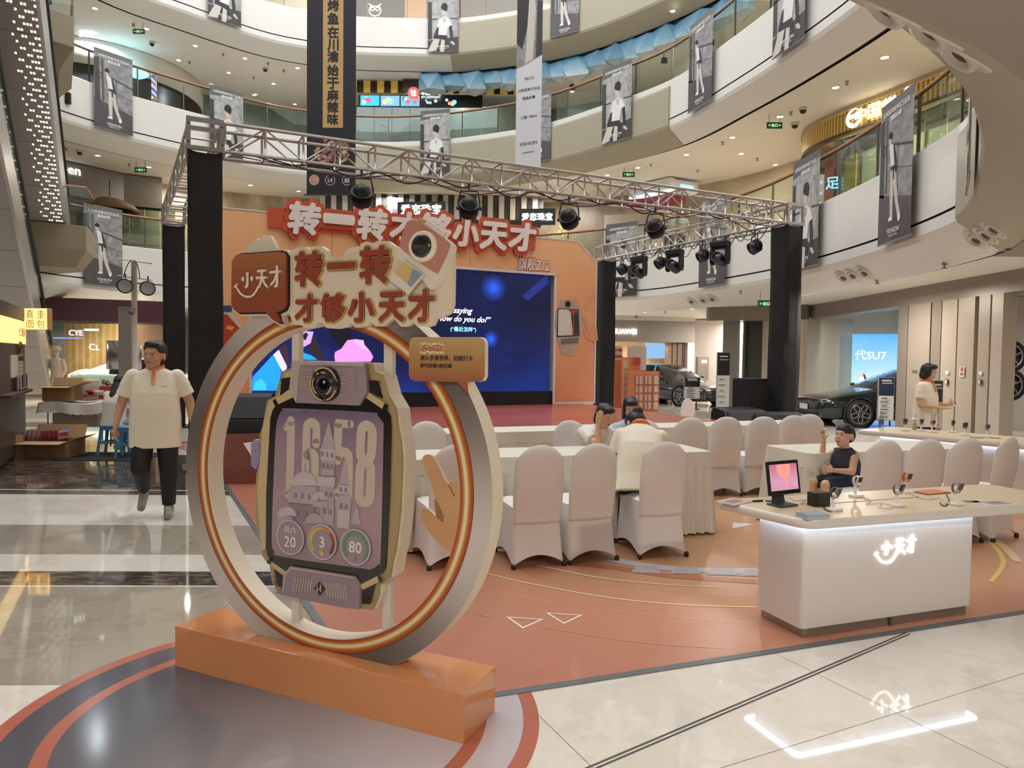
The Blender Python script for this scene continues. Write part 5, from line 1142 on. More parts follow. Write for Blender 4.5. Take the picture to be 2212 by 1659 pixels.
def face(M_, root, open_eyes=True):
    def bl(nm, p, r, m, par=root): return MB(M_).ball(p, r, m, 12, 8).build(nm, par)
    for sx in (-1, 1):
        e_ = bl('eye', (sx*.032, .081, .012), (.0145, .0045, .0065 if open_eyes else .003), EYEW); bl('iris', (sx*.032, .0865, .012), (.0065, .003, .007 if open_eyes else .002), IRIS, e_)
        MB(M_).tube([(sx*.015, .092, .034), (sx*.033, .09, .039), (sx*.052, .08, .034)], [.002, .0032, .0015], HAIR, 6).build('eyebrow', root)
    m = MB(M_); m.ball((0, .0935, -.049), (.024, .006, .0055), LIP, 12, 6); m.ball((0, .092, -.058), (.019, .006, .0055), LIP, 12, 6); m.build('mouth', root)
def hairdo(M_, root, kind, vox=.009):
    mb = MB(M_); b = lambda p, r: mb.ball(p, r, HAIR, 16, 10)
    if kind == 'buzz': b((0, -.004, .052), (.079, .097, .073)); b((0, -.045, .015), (.076, .062, .08))
    else: b((0, -.02, .052), (.084, .096, .08)); b((0, -.05, .02), (.08, .07, .085))
    if kind == 'short': b((0, .055, .095), (.06, .04, .03)); b((.05, .0, .06), (.034, .06, .05)); b((-.05, .0, .06), (.034, .06, .05)); b((0, -.075, -.03), (.055, .03, .05))
    if kind == 'buzz': pass
    if kind == 'bob':
        b((0, .05, .09), (.07, .05, .035))
        for sx in (-1, 1): b((sx*.07, .01, .0), (.026, .05, .09)); b((sx*.068, -.02, -.06), (.026, .045, .06))
        b((0, -.07, -.04), (.075, .045, .08))
    if kind == 'bun': b((0, -.09, .085), (.05, .05, .05)); b((0, .03, .095), (.066, .06, .03)); b((.06, .0, .05), (.028, .06, .05)); b((-.06, .0, .05), (.028, .06, .05))
    if kind == 'long':
        b((0, .04, .09), (.068, .055, .035))
        for sx in (-1, 1): b((sx*.066, -.01, -.02), (.024, .05, .1))
        b((0, -.075, -.12), (.075, .04, .15)); b((0, -.085, -.22), (.06, .032, .1))
    if kind == 'pony': b((0, -.1, .06), (.035, .04, .04)); b((0, -.11, -.05), (.035, .03, .1)); b((0, .03, .09), (.066, .06, .035))
    remeshed(mb, vox, 'hair', root, HAIR, 3)
def person(label, loc, rz, J, vox=.009, skin=None, hair='short', shirt=POLO, collar=ORC, pants=PANT, shoes=None, sleeve=.62, sc=1.0, hs=1.0, girth=1.0, long_pants=True, sleeveless=False, eyes=True, hands=None, shirt_len=0.0, legs=True, group=None):
    r = thing('person', label, 'person', loc, rz, group, local=True); g = girth; sk = skin or SKINM
    pel, ch, nk = V(J['pelvis']), V(J['chest']), V(J['neck']); sh = [V(q) for q in J['sh']]; el = [V(q) for q in J['el']]; wr = [V(q) for q in J['wr']]
    hip = [V(q) for q in J['hip']]; kn = [V(q) for q in J['kn']]; an = [V(q) for q in J['an']]; toe = [V(q) for q in J['toe']]
    side = (sh[1]-sh[0]).normalized(); up = (nk-pel).normalized(); fr = side.cross(up).normalized(); fr = -fr if fr.dot(V(J.get('front', (0, -1, 0)))) < 0 else fr
    hside = (hip[1]-hip[0]).normalized(); hf = V(J.get('hfront', fr))
    hc, hfw, hup = J['head'], J.get('look', (0, -1, 0)), J.get('hup', (0, 0, 1))
    sw = (sh[1]-sh[0]).length/2
    def torso(mb, k, lo, hi=0.0):
        R = []
        R.append((pel-up*lo, hside, hf, .165*sc*g+k, .115*sc*g+k)); R.append((pel+up*.06*sc, hside, hf, .162*sc*g+k, .118*sc*g+k)); R.append((pel.lerp(ch, .55), side, fr, .155*sc*g+k, .118*sc*g+k)); R.append((ch, side, fr, .168*sc*(.5+.5*g)+k, .12*sc*(.5+.5*g)+k)); R.append((ch.lerp(nk, .55), side, fr, sw*.93+k, .098*sc+k)); R.append((ch.lerp(nk, .86), side, fr, sw*.72+k, .075*sc+k)); R.append((nk+up*.01, side, fr, .062*sc+k*.7, .06*sc+k*.6))
        loft(mb, R)
    mb = MB(); torso(mb, 0, .06*sc)
    cap(mb, nk-up*.03*sc, V(hc)-V(hup)*.05*sc*hs, .056*sc, .05*sc); M_ = head(mb, hc, hfw, hup, sc*hs)
    for i in (0, 1):
        chain(mb, [sh[i], el[i], wr[i]], [.048*sc*(.6+.4*g), .04*sc*(.6+.4*g), .027*sc])
        dh, pn, cu_, sp_ = (hands or J['hands'])[i]; hand(mb, wr[i], dh, pn, sc, cu_, sp_)
        if legs: chain(mb, [hip[i], kn[i], an[i]], [.08*sc*(.6+.4*g), .056*sc, .04*sc]); cap(mb, an[i]-V((0, 0, .03)), toe[i], .04*sc, .03*sc)
    remeshed(mb, vox, 'body', r, sk, 4); face(M_, r, eyes)
    if hair: hairdo(M_, r, hair, vox)
    mb = MB(); torso(mb, .018*sc+.01*(g-1), .10*sc+shirt_len)
    for i in (0, 1):
        if sleeveless: cap(mb, sh[i]-side*(.01 if i else -.01), sh[i].lerp(el[i], .12), .056*sc, .056*sc, e1=False)
        else: s0_ = sh[i]+side*((.012 if i == 0 else -.012)*sc)-up*.006*sc; cap(mb, s0_, sh[i].lerp(el[i], sleeve*.5), .062*sc*(.5+.5*g), .064*sc*(.5+.5*g)); cap(mb, sh[i].lerp(el[i], sleeve*.35), sh[i].lerp(el[i], sleeve), .058*sc*(.5+.5*g), .068*sc*(.5+.5*g), e1=False); 
    sh_o = remeshed(mb, vox, 'shirt', r, shirt, 5)
    if collar:
        m = MB(); q = [nk+side*(.068*sc*math.cos(a))+fr*(.068*sc*math.sin(a)*1.05+.004)+up*(.012*sc-.02*sc*math.sin(a)) for a in [math.radians(90+12+336*k/18) for k in range(19)]]
        m.tube(q, .019*sc, collar, 8, squash=1.5); 
        m.build('collar', sh_o)
        a0 = nk+fr*.085*sc-up*.012; a1 = ch.lerp(nk, .35)+fr*(.128*sc*(.5+.5*g)+.006); T = MB(); T.tube([a0, a0.lerp(a1, .5)+fr*.012, a1], .014*sc, collar, 6, squash=.5); T.build('placket', sh_o)
    if legs:
        mb = MB(); loft(mb, [(pel+up*.05*sc, hside, hf, .158*sc*g, .118*sc*g), (pel-up*.02*sc, hside, hf, .168*sc*g, .125*sc*g), (pel-up*.1*sc, hside, hf, .155*sc*g, .11*sc*g)])
        for i in (0, 1):
            if long_pants: chain(mb, [hip[i], kn[i], kn[i].lerp(an[i], .93)], [.098*sc*(.5+.5*g), .076*sc*(.5+.5*g), .062*sc], flat_end=True)
            else: cap(mb, hip[i], hip[i].lerp(kn[i], .95), .095*sc, .085*sc, e1=False)
        remeshed(mb, vox, 'trousers' if long_pants else 'shorts', r, pants, 4)
        for i in (0, 1):
            fd = toe[i]-an[i]; fd.z = min(fd.z, -.02); mb = MB(); hl = an[i]-fd.normalized()*.02
            cap(mb, hl-V((0, 0, .035*sc)), toe[i], .047*sc, .038*sc); cap(mb, an[i]+V((0, 0, .0)), hl-V((0, 0, .03)), .046*sc, .046*sc); o = remeshed(mb, .008, 'shoe', r, shoes or mat('8d857d', .6, bump=.2), 3)
            d_ = fd.normalized(); sd = d_.cross(V((0, 0, 1))).normalized()
            m = MB()
            for k in range(4): c_ = an[i].lerp(toe[i], .35+.13*k)+V((0, 0, .035*sc)); m.tube([c_-sd*.025, c_+sd*.025], .004, mat('d8d2ca', .6), 5)
            m.build('laces', o)
    return r, M_
# ---- man walking towards us at the left
man, Mh = person('man in a cream polo shirt with orange collar walking towards us at the left', (-3.47, 6.93, 0), .32, dict(
    pelvis=(0, 0, .93), chest=(0, -.01, 1.22), neck=(0, .0, 1.45), head=(0, -.03, 1.575), look=(-.38, -1, .0), hup=(.05, 0, 1), sh=[(-.205, 0, 1.385), (.205, 0, 1.385)], el=[(-.30, .03, 1.12), (.30, .04, 1.13)], wr=[(-.335, -.07, .90), (.335, -.02, .90)],
    hip=[(-.095, 0, .89), (.095, 0, .89)], kn=[(-.12, -.11, .50), (.12, -.05, .49)], an=[(-.135, .2, .235), (.115, .0, .09)], toe=[(-.14, .06, .085), (.125, -.17, .045)],
    hands=[((-.05, -.3, -1), (.9, -.2, 0), .9, .02), ((.02, -.1, -1), (-1, 0, 0), .6, .03)]), girth=1.3, hs=1.17, hair='short', sleeve=.74, shirt_len=.14, vox=.0085, skin=SKIND)
MB().text('小天才', frame((.105, -.196, 1.285), (1, .25, 0), (0, 0.1, 1)), mat('c8703f', .6), w=.055, ext=.002, bold=.03).build('chest_logo', man)
MB(MX.Translation((.334, -.017, .915)) @ MX.Rotation(.2, 4, 'X')).lathe([(.036, -.014), (.039, -.01), (.039, .01), (.036, .014)], BLACK, 16).build('wristband', man)
wq = man.matrix_basis @ V((-.365, -.12, .80)); m = MB(MX.Translation(wq) @ MX.Rotation(.5, 4, 'Z') @ MX.Rotation(.35, 4, 'X')); m.box((0, 0, 0), (.012, .075, .15), mat('17171a', .2), bev=.005); solo(m, 'phone', "dark phone held low in the walking man's right hand", 'phone', wq)
# ---- staff woman leaning over the near table, seen from behind
P0 = V((1.06, 6.02, 0))
person('staff woman in cream polo leaning over the near table with her back turned', P0, 0, dict(front=(0, .6, -.8), hfront=(0, .9, -.3),
    pelvis=(.0, .0, .57), chest=(.06, .13, .83), neck=(.08, .27, 1.0), head=(.06, .40, 1.01), look=(-.35, .75, -.85), hup=(0, .5, .8), sh=[(-.10, .27, .94), (.26, .2, .93)], el=[(-.16, .24, .70), (.30, .38, .79)], wr=[(-.02, .45, .79), (.12, .52, .80)],
    hip=[(-.09, .02, .54), (.09, .02, .54)], kn=[(-.1, .36, .50), (.1, .38, .48)], an=[(-.1, .28, .1), (.1, .3, .1)], toe=[(-.1, .45, .05), (.1, .48, .05)], hands=[((.4, .8, .0), (0, 0, -1), .3, .05), ((-.5, .7, 0), (0, 0, -1), .3, .05)]), hair='bun', sleeve=.7, girth=1.08, vox=.009)
# ---- woman resting her head on her hand
person('woman in a white T-shirt resting her forehead on her hand at the near table', (.86, 7.02, 0), 0, dict(front=(.3, -.9, -.2), hfront=(.2, -1, 0),
    pelvis=(0, .08, .52), chest=(.0, .02, .76), neck=(.02, -.03, .93), head=(.05, -.10, 1.045), look=(.55, -.75, -.42), hup=(.1, -.15, 1), sh=[(-.17, -.0, .88), (.17, -.06, .87)], el=[(-.02, -.24, .77), (.25, -.28, .77)], wr=[(-.03, -.21, .965), (.14, -.42, .78)],
    hip=[(-.09, .05, .52), (.09, .05, .52)], kn=[(-.1, -.35, .5), (.1, -.37, .5)], an=[(-.1, -.3, .1), (.1, -.32, .1)], toe=[(-.1, -.48, .05), (.1, -.5, .05)], hands=[((.12, -.05, 1), (0, .9, 0), .25, .02), ((-.6, -.6, 0), (0, 0, -1), .3, .05)]), hair='pony', shirt=fabric('e6e0d8', 'white_tshirt', .2, 140), collar=None, sleeve=.6, sc=.93, eyes=False)
# ---- girl between them
person('girl with long dark hair and a pale blue ruffled top behind the near table', (1.19, 7.12, 0), 0, dict(front=(0, -1, 0),
    pelvis=(0, .05, .56), chest=(0, .0, .80), neck=(0, -.02, .99), head=(-.01, -.05, 1.12), look=(.05, -.8, -.4), hup=(0, -.2, 1), sh=[(-.15, 0, .92), (.15, 0, .92)], el=[(-.19, -.12, .72), (.18, -.15, .74)], wr=[(-.05, -.32, .78), (.05, -.34, .78)],
    hip=[(-.08, .05, .54), (.08, .05, .54)], kn=[(-.09, -.3, .5), (.09, -.3, .5)], an=[(-.09, -.26, .1), (.09, -.26, .1)], toe=[(-.09, -.4, .05), (.09, -.4, .05)], hands=[((.6, -.6, 0), (0, 0, -1), .3, .05), ((-.6, -.6, 0), (0, 0, -1), .3, .05)]), hair='long', shirt=fabric('b9c4d3', 'blue_top', .3, 60), collar=None, sleeve=.3, sc=.88)
# small toy figure standing on the table between them: yellow head, orange body, white waist
q = atz(1352, 945, .95); q = V((1.02, 6.5, .756)); r = thing('toy_hand_pen', 'yellow pointing hand toy with white and orange handle held over the table', 'toy', q, local=True)
m = MB(); cap(m, (-.02, .05, .0), (.0, .03, .09), .02, .02); m.build('handle', r).data.materials.clear(); r.children[0].data.materials.append(mat('cf5f3a', .5))
MB().tube([(.0, .03, .09), (.012, .02, .13)], .018, mat('e2dbd2', .5), 10).build('white_band', r)
m = MB(); m.ball((.025, .015, .16), (.035, .025, .03), mat('dcb070', .5)); cap(m, (.03, .01, .17), (.085, -.0, .215), .012, .01, mt=mat('dcb070', .5)); m.build('pointing_fist', r)
# ---- little boy on the chair
person('little boy in a dark tank top and navy shorts sitting sideways on a white chair', (3.06, 6.50, 0), math.radians(-75), dict(front=(0, -1, 0),
    pelvis=(0, .02, .52), chest=(0, .0, .68), neck=(0, -.01, .81), head=(0.02, -.03, .925), look=(.25, -1, .12), hup=(0, .05, 1), sh=[(-.115, 0, .765), (.115, 0, .765)], el=[(-.15, -.13, .70), (.15, -.05, .62)], wr=[(-.11, -.15, .87), (.11, -.21, .63)],
    hip=[(-.065, .0, .50), (.065, .0, .50)], kn=[(-.08, -.27, .5), (.08, -.27, .5)], an=[(-.08, -.28, .22), (.08, -.28, .22)], toe=[(-.08, -.38, .17), (.08, -.38, .17)], hands=[((0, -.15, 1), (0, 1, 0), .8, .03), ((0, -.95, .2), (-1, 0, 0), .2, .16)]), hair='buzz', shirt=mat('2b2d35', .7), collar=None, pants=mat('1f2736', .7), long_pants=False, sleeveless=True, sc=.78, hs=1.22, vox=.007, shoes=mat('d0ccc6', .6))
Bm = MX.Translation((3.06, 6.50, 0)) @ MX.Rotation(math.radians(-75), 4, 'Z'); q = Bm @ V((-.11, -.165, .955)); m = MB(MX.Translation(q)); m.box((0, 0, 0), (.03, .03, .02), mat('8f9a58', .5), bev=.006); m.box((.01, .0, .016), (.018, .02, .016), mat('a2ad66', .5), bev=.004); solo(m, 'toy_block', 'small green toy block in the raised hand of the boy', 'toy', q)
# ---- standing staff woman at the far counter
wm_, _ = person('staff woman with a dark bob standing behind the far counter with cards in her hands', (5.78, 9.95, 0), math.radians(38), dict(
    pelvis=(0, 0, .86), chest=(0, -.01, 1.12), neck=(0, 0, 1.34), head=(0, -.03, 1.475), look=(.1, -1, -.22), hup=(0, -.1, 1), sh=[(-.175, 0, 1.275), (.175, 0, 1.275)], el=[(-.22, -.02, 1.02), (.23, -.02, 1.02)], wr=[(-.06, -.24, .99), (.12, -.25, 1.03)],
    hip=[(-.09, 0, .82), (.09, 0, .82)], kn=[(-.09, -.02, .45), (.09, -.02, .45)], an=[(-.09, .02, .09), (.09, .02, .09)], toe=[(-.09, -.14, .045), (.09, -.14, .045)], hands=[((.55, -.7, 0), (0, -.2, 1), .6, .04), ((-.3, -.7, .3), (-.8, 0, .2), .7, .03)]), hair='bob', girth=1.1, sleeve=.66, sc=.95, shirt_len=.05)
q = wm_.matrix_basis @ V((.04, -.36, 1.06)); m = MB(MX.Translation(q) @ MX.Rotation(.6, 4, 'Z') @ MX.Rotation(-.3, 4, 'X')); m.box((0, 0, 0), (.07, .006, .1), mat('e0d8d4', .5)); m.box((0, -.004, .01), (.055, .002, .06), mat('b56a66', .5)); solo(m, 'card_stack', 'pink and white cards held by the standing staff woman', 'cards', q)
# ---- person on the blue stool, seen from behind
person('person with long black hair sitting on a blue stool with back turned at the left', (-6.27, 11.2, 0), math.radians(175), dict(
    pelvis=(0, 0, .52), chest=(0, -.04, .80), neck=(0, -.1, 1.0), head=(0, -.17, 1.12), look=(0, -1, -.5), hup=(0, -.4, 1), sh=[(-.17, -.09, .94), (.17, -.09, .94)], el=[(-.22, -.25, .74), (.22, -.25, .74)], wr=[(-.1, -.45, .74), (.1, -.45, .74)],
    hip=[(-.09, 0, .5), (.09, 0, .5)], kn=[(-.14, -.36, .48), (.14, -.36, .48)], an=[(-.14, -.3, .1), (.14, -.3, .1)], toe=[(-.14, -.44, .05), (.14, -.44, .05)], hands=[((.5, -.8, 0), (0, 0, -1), .4, .04), ((-.5, -.8, 0), (0, 0, -1), .4, .04)]), hair='long', shirt=fabric('dcd8d3', 'white_blouse', .3, 80), collar=None, pants=mat('9a948c', .7), sleeve=.75, vox=.011)
# ---- two shoppers leaning on the second floor rail
for (x, y, lb, f) in ((5.25, 24.3, 'shopper in grey standing at the second floor rail, head bent to the right', (.7, -.7, -.2)), (5.72, 24.6, 'second shopper at the second floor rail facing the stage', (-.2, -1, 0))):
    person(lb, (x, y, 5.02), .2, dict(pelvis=(0, 0, .93), chest=(0, -.01, 1.22), neck=(0, 0, 1.44), head=(0, -.02, 1.59), look=f, sh=[(-.19, 0, 1.38), (.19, 0, 1.38)], el=[(-.25, -.08, 1.13), (.25, -.08, 1.13)], wr=[(-.12, -.3, 1.1), (.12, -.3, 1.1)],
        hip=[(-.09, 0, .89), (.09, 0, .89)], kn=[(-.1, -.02, .49), (.1, -.02, .49)], an=[(-.1, .02, .09), (.1, .02, .09)], toe=[(-.1, -.16, .045), (.1, -.16, .045)], hands=[((.3, -.8, 0), (0, 0, -1), .4, .04), ((-.3, -.8, 0), (0, 0, -1), .4, .04)]), shirt=mat('77756f', .7), collar=None, pants=mat('3a3d45', .7), vox=.014)
# ---------------------------------------------------------------- posters, hanging banners, escalators, ice cave, ceiling fittings
def gm(v, c=None): return mat(c or '%02x%02x%02x' % (v, v-1, v-2), .55, var=.05, sc=14)
def photogrey(name, a, b, sc=(3, 3, 9)):
    t = NT(name); mp = t.n('ShaderNodeMapping'); t.set(mp.inputs[0], t.pos('Object')); mp.inputs[3].default_value = sc
    t.p(col=t.ramp(t.noise(1.6, mp.outputs[0], 5, .6), [(.32, a), (.68, b)]), rough=.5); return t.m
PGA = photogrey('poster_backdrop', '6f6e6f', 'a3a3a3', (2, 2, 3)); PGD = photogrey('poster_floor', '474346', '565154'); PGL = photogrey('poster_wall', '8d8d8d', 'b9b9b8', (3, 3, 3))
SK_ = gm(0, 'cdb9ab'); WH_ = gm(0, 'dedcd9'); DK_ = gm(0, '2b292a'); HR_ = gm(0, '1b1a1b'); PT_ = gm(0, 'c9c3ba'); LT_ = gm(0, 'e9e7e4')
PW, PH = 1.22, 2.45
def poster_a():
    m = MB(); fy = lambda y: y if y > .97 or y < .2 else .2+(y-.2)*.9; P = lambda L, z, mt: m.prism([((x-.5)*PW, -fy(y)*PH) for x, y in L], z, z+.002, mt)
    P([(0, .0), (1, .0), (1, 1), (0, 1)], .004, PGA); P([(0, .68), (1, .80), (1, 1), (0, 1)], .006, PGD)
    P([(.0, .12), (.13, .10), (.16, .72), (.02, .70)], .006, gm(70)); P([(.18, .11), (.24, .12), (.26, .70), (.2, .69)], .006, gm(84)); P([(.0, .0), (1, .0), (1, .06), (.3, .1), (0, .03)], .006, gm(112))
    P([(.4, .32), (1, .4), (1, .42), (.4, .34)], .006, gm(66)); P([(.4, .5), (1, .58), (1, .59), (.4, .51)], .006, gm(96)); P([(.55, .35), (.57, .35), (.6, .7), (.58, .7)], .006, gm(92))
    m.ringband([((x-.5)*PW, -y*PH) for x, y in circ(.13, .33, .065, 16, .045)], [((x-.5)*PW, -y*PH) for x, y in circ(.13, .33, .05, 16, .033)], .008, .010, gm(40))
    P([(.27, .245), (.30, .222), (.35, .222), (.39, .245), (.39, .275), (.36, .28), (.28, .27)], .012, HR_); P([(.285, .26), (.36, .265), (.365, .30), (.33, .325), (.29, .31)], .010, SK_)
    P([(.30, .33), (.36, .315), (.43, .34), (.49, .42), (.50, .50), (.36, .51), (.34, .42)], .010, WH_); P([(.43, .345), (.47, .36), (.53, .46), (.555, .545), (.50, .56), (.47, .46)], .012, DK_); P([(.37, .50), (.50, .50), (.50, .53), (.37, .53)], .014, DK_); P([(.43, .52), (.475, .52), (.48, .61), (.45, .61)], .014, DK_)
    P([(.36, .52), (.51, .525), (.55, .64), (.62, .80), (.70, .90), (.62, .92), (.52, .78), (.46, .64), (.46, .78), (.46, .90), (.38, .90), (.36, .74)], .010, PT_); P([(.34, .905), (.38, .89), (.46, .90), (.46, .925), (.34, .925)], .012, LT_); P([(.62, .905), (.70, .89), (.70, .935), (.67, .955), (.63, .945)], .012, LT_)
    return m
def poster_b():
    m = MB(); P = lambda L, z, mt: m.prism([((x-.5)*PW, -y*PH) for x, y in L], z, z+.002, mt)
    P([(0, .0), (1, .0), (1, 1), (0, 1)], .004, PGL); P([(0, .0), (1, 0), (1, .05), (.7, .1), (0, .15)], .006, gm(98)); P([(0, .2), (.12, .21), (.14, .8), (0, .8)], .006, gm(60)); P([(0, .47), (.3, .47), (.3, .49), (0, .49)], .006, gm(60)); P([(.74, .46), (1, .47), (1, .49), (.74, .48)], .006, gm(70)); P([(0, .82), (1, .76), (1, 1), (0, 1)], .006, gm(62))
    for k in range(5): P([(.76+.05*k, .2), (.77+.05*k, .2), (.98, .45-.05*k), (.97, .46-.05*k)], .0065, gm(118)); P([(.72+.06*k, .75), (.73+.06*k, .75), (1, .55+.03*k), (1, .54+.03*k)], .0065, gm(120))
    P([(.42, .30), (.45, .245), (.53, .225), (.61, .24), (.645, .28), (.63, .335), (.60, .36), (.46, .33)], .014, HR_); P([(.45, .32), (.60, .33), (.60, .39), (.55, .43), (.49, .425), (.45, .37)], .012, SK_); P([(.50, .41), (.59, .40), (.61, .455), (.49, .46)], .010, SK_)
    P([(.36, .48), (.49, .445), (.60, .44), (.70, .48), (.80, .58), (.70, .62), (.66, .60), (.62, .74), (.34, .73), (.30, .60)], .012, WH_); P([(.69, .60), (.78, .58), (.82, .72), (.82, .84), (.74, .84), (.72, .72)], .014, DK_); P([(.74, .835), (.82, .835), (.90, .885), (.86, .9), (.76, .87)], .016, SK_); P([(.30, .62), (.36, .60), (.34, .72), (.2, .80), (.18, .76)], .014, DK_)
    P([(.30, .73), (.62, .74), (.66, .80), (.62, 1), (.30, 1), (.36, .83), (.2, .8)], .010, DK_); P([(.2, .79), (.40, .80), (.28, .98), (.02, 1), (.0, .99)], .014, PT_); P([(.44, .80), (.56, .82), (.54, 1), (.40, 1)], .014, PT_)
    m.tube([(( .50-.5)*PW, -.46*PH, .016), ((.535-.5)*PW, -.53*PH, .016), ((.58-.5)*PW, -.46*PH, .016)], .008, DK_, 5)
    return m
def make_poster(kind, label):
    r = thing('hanging_poster', label, 'poster', (0, 0, 0), 0, 'grey fashion posters hung over the balustrades', local=True)
    T = frame((0, 0, 0), (1, 0, 0), (0, 0, 1))
    b = MB(T); b.prism([(-PW/2, 0), (PW/2, 0), (PW/2, -PH), (-PW/2, -PH)], 0, .004, gm(90)); b.build('banner_cloth', r)
    p = poster_a() if kind == 'A' else poster_b(); p.v = [tuple(T @ V(v)) for v in p.v]; p.build('printed_figure', r, kind='stuff')
    t = MB(T); W_ = mat('eceae8', .5); t.text('以纯宜宾叙州区万达店', MX.Translation((0, -.075*PH, .02)), W_, w=PW*.8, ext=0, bold=.02); t.text('盛装启幕', MX.Translation((0, -.125*PH, .02)), W_, w=PW*.33, ext=0, bold=.02); t.build('heading_print', r); t = MB(T)
    t.text('YISHION', MX.Translation((0, -.915*PH if kind == 'B' else -.925*PH, .022)), W_, w=PW*.38, ext=0, bold=.012); t.text('单纯生活 以纯', MX.Translation((0, -.95*PH if kind == 'B' else -.958*PH, .022)), W_, w=PW*.26, ext=0)
    t.build('brand_print', r)
    MB().tube([(-PW/2-.02, 0, -PH), (PW/2+.02, 0, -PH)], .012, gm(150), 6).build('bottom_rod', r); MB().tube([(-PW/2-.01, 0, 0), (PW/2+.01, 0, 0)], .012, gm(120), 6).build('top_rod', r)
    return r
protoP = {}
for R, px, py, dz, kind, lb in ((G3, 235, 118, 1.15, 'A', 'grey poster of a walking figure at the far left of the third floor'), (G3, 478, 200, 1.15, 'B', 'grey poster of a man in a white T-shirt above the left end of the truss'), (G3, 950, 247, 1.15, 'B', 'grey poster of a man in a white T-shirt over the middle of the truss'), (G3, 1178, 210, 1.15, 'A', 'grey poster half hidden behind the long white banner'), (G3, 1355, 148, 1.15, 'B', 'grey poster of a man in white on olive cladding right of the white banner'), (G3, 1546, 45, 1.15, 'A', 'grey poster of a walking figure on the white third floor band at upper right'), (G3, 1724, 110, -1.3, 'B', 'grey poster cut by the top edge right of the wall vent'),
        (G4, 482, 52, -1.3, 'B', 'grey poster cut by the top edge at upper left'), (G4, 952, 98, -1.3, 'B', 'grey poster of a man in white over the glowing owl sign floor'), (G4, 1183, 48, -1.3, 'A', 'grey poster beside the top of the long white banner'),
        (G2, 223, 447, 1.15, 'A', 'grey poster of a walking figure above the floodlight pole'), (G2, 1352, 485, 1.15, 'B', 'grey poster behind the right truss next to the orange backdrop'), (G2, 1536, 428, 1.15, 'A', 'grey poster of a walking figure behind the moving head lamps'), (G2, 1738, 340, 1.15, 'B', 'grey poster behind the right front corner of the truss'), (G2, 1958, 208, 1.15, 'A', 'large grey poster of a walking figure on the second floor at right'), (G2, 2096, 398, -1.3, 'B', 'grey poster at the end of the white band under the overhead soffit')):
    q = atz(px, py, R.z+dz); i = R.near((q.x, q.y)); best = R.s[i]
    # refine on the arc
    best = min((R.s[i]+k*.1 for k in range(-15, 16)), key=lambda s: (R.at(s)[0].x-q.x)**2+(R.at(s)[0].y-q.y)**2); p, t, o = R.at(best)
    if kind not in protoP: protoP[kind] = make_poster(kind, lb); c = protoP[kind]
    else: c = dup(protoP[kind])
    c.location = p-o*.13+V((0, 0, R.z+1.15)); c.rotation_euler = (0, 0, math.atan2(t.y, t.x)); c['label'] = lb
# fish restaurant banner
def hang(p, w_, z0, z1, rz, label, name):
    r = thing(name, label, 'banner', (p[0], p[1], z0), rz, local=True)
    return r, frame((0, 0, 0), (1, 0, 0), (0, 0, 1))
bx, by = aty(715, 400, 17.0).x, 17.0; zb_ = aty(715, 421, 17).z; bw = 1.16
r, T = hang((bx, by), bw, zb_, 14, -.03, 'tall black hanging banner with a gold strip of vertical characters', 'hanging_banner')
BLK = mat('232028', .6); GO = mat('c9a56c', .5); BH = 14.2-zb_
MB(T).prism([(-bw/2, 0), (bw/2, 0), (bw/2, BH), (-bw/2, BH)], -.006, 0, BLK).build('banner_cloth', r)
Zp = lambda y: aty(715, y, 17).z-zb_
MB(T).prism([(-.2, Zp(276)), (.28, Zp(276)), (.28, BH), (-.2, BH)], .0, .004, GO).build('gold_strip', r)
m = MB(T)
for k, ch in enumerate('烤鱼在川渝始于麻辣味'): m.text(ch, MX.Translation((.04, Zp((12, 40, 70, 97, 122, 152, 180, 206, 232, 258)[k]), .004)), BLK, h=.27, ext=.003, bold=.035)
for k, ch in enumerate('味道'): m.text(ch, MX.Translation((.04, Zp(-16-27*k), .004)), BLK, h=.3, ext=.003, bold=.035)
m.build('vertical_lettering', r)
m = MB(T); rnd = random.Random(3); zc = Zp(328)
m.prism(circ(0.03, zc, .46, 26, .36), .002, .006, mat('2e1f22', .5))
for k in range(130):
    a = rnd.random()*2*PI; q = math.sqrt(rnd.random()); x, z = .03+.42*q*math.cos(a), zc+.32*q*math.sin(a)
    m.prism(circ(x, z, .02+.03*rnd.random(), 6), .006, .009+.003*rnd.random(), mat(rnd.choice(['c8a596', 'b98c7c', 'd6bda8', '8f4f48', '9c6a5a', 'a8455a', '7f8a52', 'cdb29a']), .5))
m.build('printed_dish', r, kind='stuff')
m = MB(T); W_ = mat('dcd8d4', .5)
for k, (x, rr) in enumerate(((-.40, .12), (-.02, .12), (.38, .12))):
    z = Zp(389); m = MB(T); m.ringband(circ(x, z, rr, 24), circ(x, z, rr-.012, 24), 0, .004, W_)
    if k == 0: m.prism(circ(x, z, rr-.014, 24), 0, .003, mat('c98f74', .5)); m.text('心花里', MX.Translation((x, z+.02, .004)), W_, w=.16, ext=.001, bold=.02)
    if k == 1: m.text('L4', MX.Translation((x, z, .002)), W_, h=.09, ext=.002, bold=.03)
    if k == 2: m.text('麻辣', MX.Translation((x, z+.03, .002)), W_, w=.12, ext=.002, bold=.03); m.text('烤鱼', MX.Translation((x, z-.03, .002)), W_, w=.12, ext=.002, bold=.03)
    m.build('round_emblem', r)
MB().tube([(-bw/2-.06, 0, 0), (bw/2+.06, 0, 0)], .016, mat('2a2830', .5), 6).build('bottom_rod', r)
